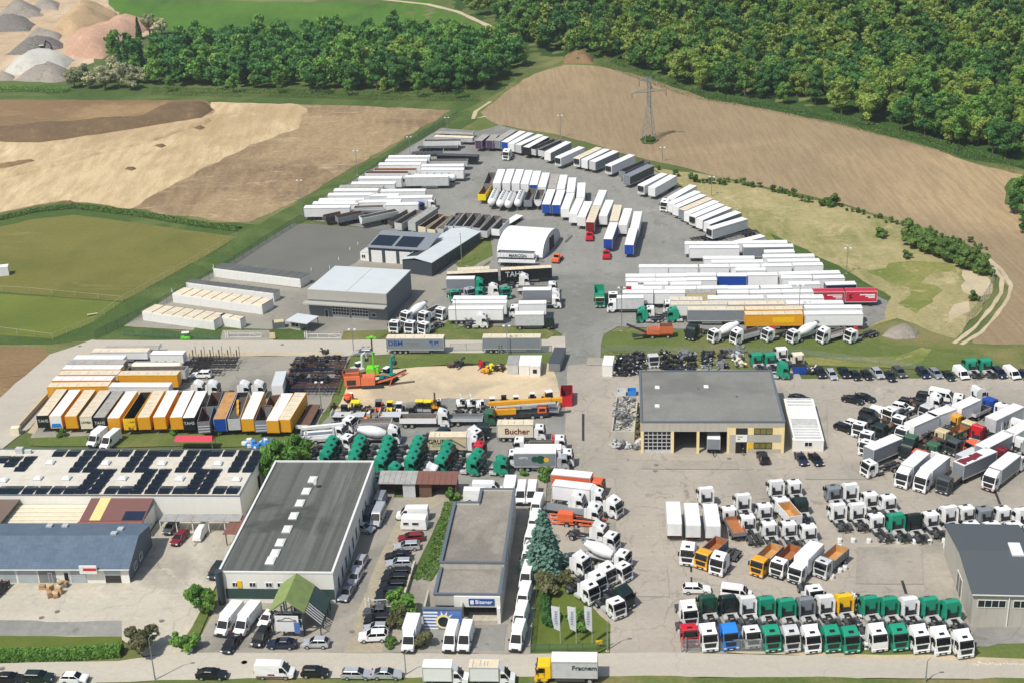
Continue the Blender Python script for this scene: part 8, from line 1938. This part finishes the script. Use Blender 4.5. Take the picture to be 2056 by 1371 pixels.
def junk(px,seed,label,group,mats,s=1.0,n=9,z=0.0,name='scrap_part',cat='machine part'):
 q=random.Random(seed);p=at(*px);m=MB()
 w=q.uniform(.45,.7)*s
 m.box(-w,w,-w*.6,w*.6,.15,.15+q.uniform(.5,.9)*s)
 for i in range(n):
  a=Vector((q.uniform(-1,1)*s*.8,q.uniform(-.7,.7)*s,q.uniform(.1,1.0)*s))
  if q.random()<.4:m.cyl(a,a+Vector((q.uniform(-.4,.4),q.uniform(-.4,.4),q.uniform(-.1,.3)))*s,q.uniform(.12,.35)*s,n=8,m=1 if q.random()<.35 else 0)
  else:m.bar(a,a+Vector((q.uniform(-1,1),q.uniform(-.6,.6),q.uniform(-.3,.4)))*s,q.uniform(.1,.3)*s,q.uniform(.08,.2)*s,m=1 if q.random()<.3 else 0)
 o=one(None,name,m,mats);o.location=p+Vector((0,0,z+gz(p.x,p.y)));o.rotation_euler=(0,0,q.uniform(0,6.28))
 return tag(o,label,cat,group)
for i,(x,y,mt) in enumerate([(450,700,('teal','lightgrey')),(760,745,('rust','chassis')),(930,690,('green','darkgrey')),(1010,720,('teal','navy'))]):
 junk(TT(x,y+20),40+i,['hexagonal grey and teal machine part on the trailer before the tent','brown bundle of parts on the trailer before the tent','green metal parts on the trailer before the tent','blue green metal parts at the trailer end before the tent'][i],None,mt,1.1,9,1.4)
G2='dark engine and axle parts behind the workshop'
i=0
for xs_,ys_ in (((250,285,320,350),(150,190,225,260,295)),((390,425,460),(130,170,210,245,285)),((620,650),(120,160,200,240)),((700,740,780),(150,190,230,262)),((830,870),(130,170,215,255)),((960,990,1025),(120,150,180,210)),((1100,1130),(110,150,190,225))):
 for y in ys_:
  for x in xs_:
   i+=1;junk(B4(x+rng.uniform(-8,8),y+14+rng.uniform(-5,5)),100+i,'dark engine or axle part set down in the rows behind the workshop',G2,rng.choice([('chassis','chassis'),('black','alu'),('black','darkgrey'),('chassis','midgrey'),('black','black')]),.95)
for i,x in enumerate((958,985,1012)):
 for j in range(2):junk(B4(x,235+j*18),400+i*3+j,'pale gearbox in the small block behind the workshop roof edge','pale gearboxes',('midgrey','lightgrey'),.6,4)
i=0
for x,y in [(700,720),(780,760),(830,690),(1090,780),(1150,830),(1230,760),(1300,850),(1360,900),(1420,880),(1250,930),(1480,860),(1380,780),(1190,900),(1130,590),(1080,560),(1500,620),(1560,600),(1640,610),(1800,680),(1900,940),(1950,1000),(1840,1000),(860,780),(900,740),(1300,690),(1370,660),(1480,780)]:
 i+=1;junk(B5(x,y),1200+i,'dark chassis part or rusty frame lying between the trucks of the dense cluster','parts in the truck cluster',rng.choice([('chassis','rust'),('black','chassis'),('chassis_rust','darkgrey'),('chassis','midgrey')]),1.7,12)
for j,(x,y) in enumerate([(160,440),(240,445),(350,450),(455,435),(540,425),(600,440),(690,430),(60,500),(130,520),(230,500),(330,480),(420,520),(520,500),(570,480),(1090,470),(1150,490),(1200,470),(1060,520),(960,480),(1400,480),(1450,500)]):
 junk(B3(x,y),1400+j,'small machine part or attachment set down between the machines and trucks','attachments in the machine yard',rng.choice([('chassis','amber'),('lightgrey','chassis'),('amber','chassis'),('chassis','midgrey'),('white','chassis'),('rust','chassis')]),1.2,9)
for lab,x,y,mt in [('pale grey frame stack with beige part behind the workshop',1225,130,'midgrey'),('white frame parts below the pale stack behind the workshop',1250,175,'lightgrey'),('beige engine part right of the dark rows',1245,225,'cream'),('silver frame with hood in the middle of the dark rows',800,160,'midgrey'),('white loose parts right of the pale gearboxes',1110,240,'midgrey')]:
 junk(B4(x,y),x,lab,None,(mt,'midgrey'),1.7,14)
truck('blue roofed grey truck cab standing among the dark parts',B4(540,130),-85,'lightgrey','low',hatch=False)
truck('green tractor standing behind the workshop, left of two',B4(1395,120),98,G,'low',hatch=False,Lb=3.2)
truck('green tractor standing behind the workshop, right of two',B4(1505,120),98,G,'low',hatch=False,Lb=3.2)
truck('white tractor behind the right green tractor of the workshop',B4(1600,78),96,'white','low',hatch=False)
truck('green tractor heading right at the back corner of the workshop',B4(1620,205),-8,G,'high',hatch=False)
truck('cream cab shell standing above the blue skip',B4(1735,118),97,'cream','low',hatch=False,Lb=3.2)
p0=at(*B4(1745,282));t=thing('skip_container','dark blue skip container beside the parked cars','skip',p0);one(t,'tub',tub(-1.4,1.4,2.0,.1,1.9,.06,.1,.1),('blue','interior'));one(t,'lift_lugs',MB().box(-1.5,-1.4,-.8,.8,1.0,1.2).box(1.4,1.5,-.8,.8,1.0,1.2),'navy')
for i in range(3):junk(B4(1815+i*18,285),500+i,'motorcycle sized bundle of dark parts beside the first parked car','bundles beside the parked cars',('chassis','lightgrey'),1.1,12)
p0=at(*A6(1560,950));t=thing('roof_container','long dark grey roofed low container beside the three cabins','container',p0,(0,0,R(0)));ang_=heading_px(A6(1530,1020),A6(1585,880));t.rotation_euler=(0,0,R(ang_));one(t,'box',MB().box(-4.6,4.6,-1.3,1.3,.2,2.2),'midgrey');one(t,'lid',MB().box(-4.65,4.65,-1.35,1.35,2.201,2.3),'darkgrey')
p0=at(*B3(1962,405));t=thing('roll_container','red open roll container beside the central road','container',p0,(0,0,R(86)));one(t,'tub',tub(0.2,6.2,2.5,.3,2.6,.08,.1),('red','wine'));one(t,'side_ribs',[m:=MB()] and [m.box(.6+i*1.0,.72+i*1.0,s*1.25-.06,s*1.25+.06,.3,2.55) for i in range(6) for s in (-1,1)] and m,'red');one(t,'skid',MB().box(.2,6.2,-.6,-.45,0,.3).box(.2,6.2,.45,.6,0,.3),'chassis')
p0=at(*B3(1890,440));t=thing('metal_ramp','pale folded metal ramp leaning between crane and red container','ramp',p0,(0,0,R(80)));one(t,'deck',MB().frus((0,6.0,-.25,.25,.1),(0,6.0,-.15,.15,1.6)),'alu')
for lab,x,y,mt in [('red small machine behind the gravel lot',1258,60,('red','chassis')),('yellow orange compactor in the small group',1295,110,('amber','chassis')),('yellow machine in the small group by the cabins',1345,80,('lemon','chassis')),('dark machine with wheels in the small group',1390,90,('chassis','lemon')),('dark machine beside the white cabins',1430,85,('chassis','amber'))]:
 junk(B3(x,y+15),x,lab,None,mt,1.3,10)
junk(B3(1010,75),77,'brown steel trough lying at the grass edge of the gravel lot',None,('rust','chassis'),1.2,5);junk(B3(1080,70),78,'dark drill parts lying at the grass edge of the gravel lot',None,('chassis','midgrey'),1.6,8)
junk(B3(1010,500),79,'white and wine red bollard like machine between the trucks',None,('white','wine'),1.2,6);junk(B3(215,590),80,'red tank between the white cabs',None,('wine','red'),1.1,4);junk(B3(310,545),81,'orange and yellow machine parts between the white cabs',None,('amber','orange'),1.3,8)
junk(B3(40,420),82,'dark scrap pile at the left fence of the gravel lot',None,('chassis','rust'),1.1,8)
for i,y in enumerate((238,268,298,330,362,392,420,446,472,498)):
 f=(y-238)/260;xl,xr_=965-60*f,1385-130*f
 semi('rusty dark skeleton trailer frame, %s from the road in the stacked frames'%ORD[i],B2(xr_,y),B2(xl,y),'skel',c='chassis_rust' if i%3 else 'navy',L=13,group='stacked trailer frames')
for i in range(16):
 q=random.Random(900+i);x,y=q.uniform(930,1330),q.uniform(235,500)
 junk(B2(x,y),900+i,'dark axle and frame part lying on the stacked trailer frames','frame parts on the stack',('chassis','chassis_rust'),1.3,9,1.1)
semi('silver lattice frame lying on the stacked trailer frames',B2(1270,385),B2(1075,385),'skel',c='lightgrey',L=7)
def stakes(t,x0,x1,h):
 for i in range(6):
  for s in (-1,1):part(t,'stake','stk',lambda:MB().bar((0,0,1.0),(0,0,3.7),.1),'chassis',loc=(x0+1+i*2.1,s*1.15,0))
for i,(xa,xb_,y) in enumerate([(560,40,240),(470,90,272),(450,100,302),(355,100,345)]):
 semi('dark timber trailer frame %s, %s from the road'%('with upright stakes' if i<2 else 'without stakes',ORD[i]),B2(xa,y),B2(xb_,y),'skel',c='chassis',L=12 if i<3 else 8,extra=stakes if i<2 else None)
for i,(rg,x,y) in enumerate([(B7,360,735),(B7,516,740),(B7,660,742),(B7,812,740),(B7,968,748),(B7,1118,748),(B7,1262,740),(B7,1276,795),(B7,1282,845),(B7,225,795),(B7,226,735),(B7,150,1098),(B7,228,1035),(B7,278,1010)]):
 p0=at(*rg(x,y));t=thing('bollard','white round concrete weight standing in the line behind the tractors','bollard',p0,group='white concrete weights')
 part(t,'drum','bol',lambda:MB().lathe((0,0,0),(0,0,.95),[(0,.38),(.1,.42),(.85,.42),(1,.34)],14),'trim')
 part(t,'lifting_eye','bol',lambda:MB().bar((-.12,0,.94),(-.12,0,1.08),.05).bar((.12,0,.94),(.12,0,1.08),.05).bar((-.14,0,1.08),(.14,0,1.08),.05),'galv')
for i,(x,y) in enumerate([(1524,272),(1477,303),(1411,362),(1357,413),(1249,424),(672,408),(428,548)]):
 p0=at(*A5(x,y));t=thing('marker_post','small white marker post on the dark parking lot or its edge','marker',p0,group='white marker posts');part(t,'post','mk',lambda:MB().cyl((0,0,0),(0,0,1.1),.16,.05,8).box(-.3,.3,-.3,.3,0,.08),'trim')
for i,(rg,x,y) in enumerate([(C4,20,798),(C4,475,327),(C4,345,377),(C4,1337,404),(C4,1780,525),(C4,2018,745),(C5,835,1077),(C5,245,1162),(C5,205,1255),(B4,1168,995),(B4,565,1052),(B2,850,136),(B1,785,177),(C7,897,82)]):
 p0=at(*rg(x,y));o=one(None,'manhole_cover',MB().cyl((0,0,0),(0,0,.03),.45,n=18),'steelfloor');o.location=p0+Vector((0,0,gz(p0 .x,p0 .y)+.005));tag(o,'dark round manhole cover in the paving','manhole','manhole covers')
for i,(x,y,n_,mt) in enumerate([(355,120,3,'cardboard'),(420,130,4,'wood'),(415,185,4,'wood'),(490,160,6,'cardboard'),(510,110,5,'trim'),(465,185,3,'wood'),(540,100,4,'midgrey')]):
 p0=at(*C4(x,y+18));t=thing('pallet_stack',['low stack of cardboard goods on the left of the pallet group','wooden pallet stack under the trolley in the pallet group','wooden pallet stack nearest the road in the pallet group','tall cardboard stack right in the pallet group','white wrapped stack behind the pallet group','small wooden stack between the others in the pallet group','grey covered stack farthest right in the pallet group'][i],'pallets',p0,(0,0,i))
 m=MB()
 for k_ in range(n_):m.box(-.6,.6,-.4,.4,.03+k_*.2,.15+k_*.2)
 one(t,'pallets',m,mt);one(t,'goods',MB().box(-.5,.5,-.35,.35,n_*.2,n_*.2+.4),'cardboard' if i%2 else 'wood',bevel=.03)
p0=at(*C4(430,110));t=thing('lifting_frame','thin tall lifting frame standing among the pallets','frame',p0);one(t,'frame',MB().bar((-.3,0,0),(-.3,0,2.6),.06).bar((.3,0,0),(.3,0,2.6),.06).bar((-.3,0,2.6),(.3,0,2.6),.06),'alu')
for i,(a_,b_,w_) in enumerate([((1171,832),(1171,886),.5),((1811,1168),(1819,1194),.45),((1998,988),(2008,1014),.45),((1387,1128),(1388,1150),.35),((1388,1160),(1389,1176),.3)]):
 pa,pc=at(*a_),at(*b_);o=one(None,'drain_channel',MB().bar((0,0,.0),pc-pa,w_,.02),'chassis');o.location=pa+Vector((0,0,gz(pa.x,pa.y)+.012));tag(o,'dark drain channel strip in the concrete '+['beside the central road','behind the rear tractor row','behind the wine box truck','below the crane tractor','above the white estate car'][i],'drain')
p0=at(-30,560);t=thing('shipping_container','white container cut by the left edge on the playing field','container',p0,(0,0,R(14)));one(t,'box',MB().box(-4,6.5,0,2.6,.15,2.7),'white');one(t,'roof',MB().box(-4.02,6.52,-.02,2.62,2.701,2.78),'roof_white')
p0=at(186,634);t=thing('garden_bench','small pale bench standing on the lower playing field','bench',p0,(0,0,R(20)));one(t,'seat',MB().box(-1.3,1.3,-.3,.3,.42,.5),'beige');one(t,'legs',MB().box(-1.1,1.1,-.06,.06,.15,.419).box(-1.0,-.9,-.25,.25,0,.15).box(.9,1.0,-.25,.25,0,.15),'concrete')
excavator('dark excavator working on the rubble heap in the quarry',(82,96),30,'chassis',1.4,arm='up')
excavator('dark excavator at the top edge of the quarry',(182,22),160,'chassis',1.5,arm='high')
p0=at(*C3(1445,78));t=thing('market_tent','long crimson tarpaulin roof behind the solar hall','tent',p0);m=MB()
m.poly([(-4,-1.3,2.3),(4,-1.3,2.3),(3.7,0,3.1),(-3.7,0,3.1),(4,1.3,2.3),(-4,1.3,2.3)],[(0,1,2,3),(3,2,4,5),(1,4,2),(0,3,5)]);one(t,'roof',m,'crimson');one(t,'posts',MB().box(-3.9,-3.8,-1.2,-1.1,0,2.3).box(3.8,3.9,-1.2,-1.1,0,2.3).box(-3.9,-3.8,1.1,1.2,0,2.3).box(3.8,3.9,1.1,1.2,0,2.3),'galv')
for i in range(34):
 q=random.Random(700+i);x,y=q.uniform(1800,2060),q.uniform(30,120)
 if y>60+(x-1800)*.3:y=40+q.uniform(0,30)
 p0=at(*C3(x,y));o=one(None,'wrapped_bale',MB().box(-.55,.55,-.4,.4,0,.75),'blue_wrap' if q.random()<.65 else 'trim',bevel=.12);o.location=p0+Vector((0,0,q.choice((0,.1,.75))));o.rotation_euler=(q.uniform(-.2,.2),q.uniform(-.2,.2),q.uniform(0,3));tag(o,'blue or white wrapped bale in the heap behind the solar hall','bale','wrapped bales')
p0=at(*C3(1465,755));t=thing('covered_trailer','white rounded covered trailer in front of the corrugated canopy','covered trailer',p0,(0,0,R(82)));one(t,'cover',MB().loft([(-1.0,.5,.85),(3.6,.5,.8),(4.0,1.4,.7),(3.4,2.1,.55),(.6,2.0,.6),(-.9,1.3,.7)]),'white',bevel=.18);one(t,'drawbar',MB().bar((-1,0,.5),(-2.4,0,.45),.1),'galv')
for s in (-1,1):wheel(t,1.5,s*.85,.33,.2)
p0=at(*A5(510,828));t=thing('utility_cart','small green utility cart with white roof on the roadside grass','cart',p0,(0,0,R(5)));one(t,'body',MB().frus((-1.2,1.2,-.6,.6,.35),(-1.1,1.0,-.55,.55,.9)),'lime');one(t,'roof',MB().box(-.9,.9,-.65,.65,1.85,1.95),'trim');one(t,'roof_posts',[m:=MB()] and [m.bar((x,y,.85),(x,y,1.86),.06) for x in (-.8,.8) for y in (-.55,.55)] and m,'black')
for x in (-.75,.75):
 for s in (-1,1):wheel(t,x,s*.55,.28,.2)
for i in range(26):
 q=random.Random(300+i);p0=at(1955+i*4.2,1334+q.uniform(-2,2));bm_=MB();bm_.lathe((0,0,-.1),(0,0,.35),[(0,.25),(.4,.38),(.8,.28),(1,.12)],6);o=one(None,'boulder',bm_,'concrete');o.location=p0;o.scale=(q.uniform(.6,1.4),q.uniform(.6,1.2),q.uniform(.6,1.2));o.rotation_euler=(0,0,q.uniform(0,6));tag(o,'pale boulder in the row along the right verge of the bottom road','boulder','verge boulders')
for i in range(22):
 q=random.Random(600+i);x,y=q.choice([(300,260),(310,340),(300,420),(320,480),(345,560),(365,620),(370,690),(390,740),(385,790)]);junk(C2(x+q.uniform(-25,25),y+q.uniform(-25,25)),600+i,'pale loose parts lying in the strip between the tractors','loose parts between the tractors',('trim','chassis') if q.random()<.5 else ('chassis','lightgrey'),.6,6)
for i,(x,y) in enumerate([(215,880),(285,885),(330,885),(405,890),(245,850),(310,840),(420,850)]):junk(B4(x,y+25),650+i,'pale scrap leaning in front of the low annex','scrap before the annex',('midgrey','chassis') if i%2 else ('lightgrey','darkgrey'),1.1,10)
for i in range(7):junk(B4(400+rng.uniform(-10,12),590+i*50),670+i,'long grey pipe bundle between annex and workshop','pipe bundles beside the workshop',('lightgrey','midgrey'),1.0,8)
p0=at(*C4(1570,655));t=thing('meter_cabinet','pale meter cabinet at the yard entrance shrubs','cabinet',p0);one(t,'box',MB().box(-.4,.4,-.2,.2,0,1.3),'trim',bevel=.03);one(t,'door',MB().box(-.34,.34,-.225,-.201,.15,1.2),'lightgrey')
p0=at(*B2(772,92));t=thing('info_board','small pale information board beside the middle road','board',p0);one(t,'board',MB().box(-.7,.7,-.06,.06,.3,1.9),'beige');one(t,'posts',MB().box(-.6,-.5,.061,.14,0,1.9).box(.5,.6,.061,.14,0,1.9),'galv')
p0=at(*B1(160,1030));t=thing('retaining_wall','pale concrete kerb wall along the container yard at the road','wall',p0,(0,0,0));w0=at(*B1(150,1040))-p0;w1=at(*B1(470,680))-p0
one(t,'wall',MB().bar(w0+Vector((0,0,.6)),w1+Vector((0,0,.6)),.35,1.3),'beige');one(t,'end_block',MB().box(-.9,.9,-.7,.7,0,1.6),'cream')
p0=at(*C5(1150,870));t=thing('low_wall','low concrete wall between the car column and the grass strip','wall',p0,(0,0,0));w0=at(*C5(1135,900))-p0;w1=at(*C5(1200,690))-p0;one(t,'wall',MB().bar(w0+Vector((0,0,.5)),w1+Vector((0,0,.5)),.25,1.0),'concrete');one(t,'coping',MB().bar(w0+Vector((0,0,1.04)),w1+Vector((0,0,1.04)),.35,.07),'concrete')
paint('skin',(214,164,134),.6,.03);paint('cloth_dark',(34,36,44),.9,.05);paint('cloth_brown',(92,70,60),.9,.05);paint('hair',(52,38,28),.8,.05);paint('cloth_teal',(38,66,80),.9,.05)
def person(label,px,heading,top,legs,stride=.22,arm=.15):
 V,E,Rr=[],[],[]
 def v(x,y,z,r,p=None):
  V.append((x,y,z));Rr.append(r)
  if p is not None:E.append((p,len(V)-1))
  return len(V)-1
 pel=v(0,0,.95,.14);w_=v(0,0,1.12,.125,pel);ch=v(.01,0,1.34,.145,w_);nk=v(.02,0,1.50,.06,ch);hd=v(.03,0,1.60,.085,nk);tp=v(.02,0,1.70,.075,hd)
 v(.11,0,1.60,.02,hd)
 for s in (-1,1):
  hp=v(0,s*.09,.92,.10,pel);kn=v(s*stride*.6+.03,s*.1,.50,.065,hp);an=v(s*stride-.05,s*.1,.09,.042,kn);v(s*stride+.13,s*.11,.04,.038,an)
  sh=v(.0,s*.19,1.42,.07,ch);el=v(-s*arm*.6,s*.25,1.14,.045,sh);wr=v(-s*arm+.06,s*.26,.90,.03,el);pm=v(-s*arm+.08,s*.26,.83,.032,wr)
  for k_,(dx,l) in enumerate(((-.03,.065),(-.01,.085),(.01,.09),(.03,.08))):f1=v(-s*arm+.08+dx,s*(.26+.004),.83-l*.55,.0095,pm);v(-s*arm+.09+dx,s*.25,.83-l,.008,f1)
  v(-s*arm+.12,s*.235,.80,.011,pm)
  v(.03,s*.085,1.60,.02,hd)
 me=bpy.data.meshes.new('body');me.from_pydata(V,E,[]);o=bpy.data.objects.new('body',me);COL.objects.link(o)
 o.modifiers.new('s','SKIN');sub=o.modifiers.new('u','SUBSURF');sub.levels=1
 for i_,r in enumerate(Rr):me.skin_vertices[0].data[i_].radius=(r,r)
 me.skin_vertices[0].data[0].use_root=True
 dg=bpy.context.evaluated_depsgraph_get();dg.update();ev=o.evaluated_get(dg)
 nm=bpy.data.meshes.new_from_object(ev);bpy.data.objects.remove(o)
 nm.name='body';nm.materials.clear()
 for k_ in ('skin',top,legs,'black'):nm.materials.append(MATS[k_])
 for f in nm.polygons:
  c=f.center;a=abs(c.y)
  f.material_index=0 if c.z>1.52 else (1 if c.z>.98 or (a>.21 and c.z>.9) else (0 if a>.2 and c.z>.7 else (3 if c.z<.09 else 2)))
  f.use_smooth=True
 p0=at(*px);t=thing('person',label,'person',p0+Vector((0,0,gz(p0 .x,p0 .y))),(0,0,R(heading)))
 b_=bpy.data.objects.new('body',nm);COL.objects.link(b_);b_.parent=t
 m=MB();m.lathe((.0,0,1.63),(-.005,0,1.79),[(0,.098),(.5,.10),(.85,.07),(1,.03)],12);one(t,'hair',m,'hair',smooth=True)
 return t
person('person in dark jacket and brown trousers before the workshop entrance',(1491.5,916),-80,'cloth_dark','cloth_brown')
person('person in dark blue clothes beside the open door of the white off-roader',(745.5,1292),80,'cloth_teal','cloth_dark')
hz=bpy.data.materials.new('haze');hz.use_nodes=True;hn=hz.node_tree
for n_ in list(hn.nodes):
 if n_.type=='BSDF_PRINCIPLED':hn.nodes.remove(n_)
pv_=hn.nodes.new('ShaderNodeVolumePrincipled')
pv_.inputs['Color'].default_value=(.86,.93,1.0,1);pv_.inputs['Density'].default_value=.00011;pv_.inputs['Anisotropy'].default_value=.2
hn.links.new(pv_.outputs[0],hn.nodes['Material Output'].inputs['Volume'])
me=MB().box(-660,720,-20,1520,-1.0,165).mesh('haze');me.materials.append(hz)
o=bpy.data.objects.new('haze',me);COL.objects.link(o);o['kind']='stuff'
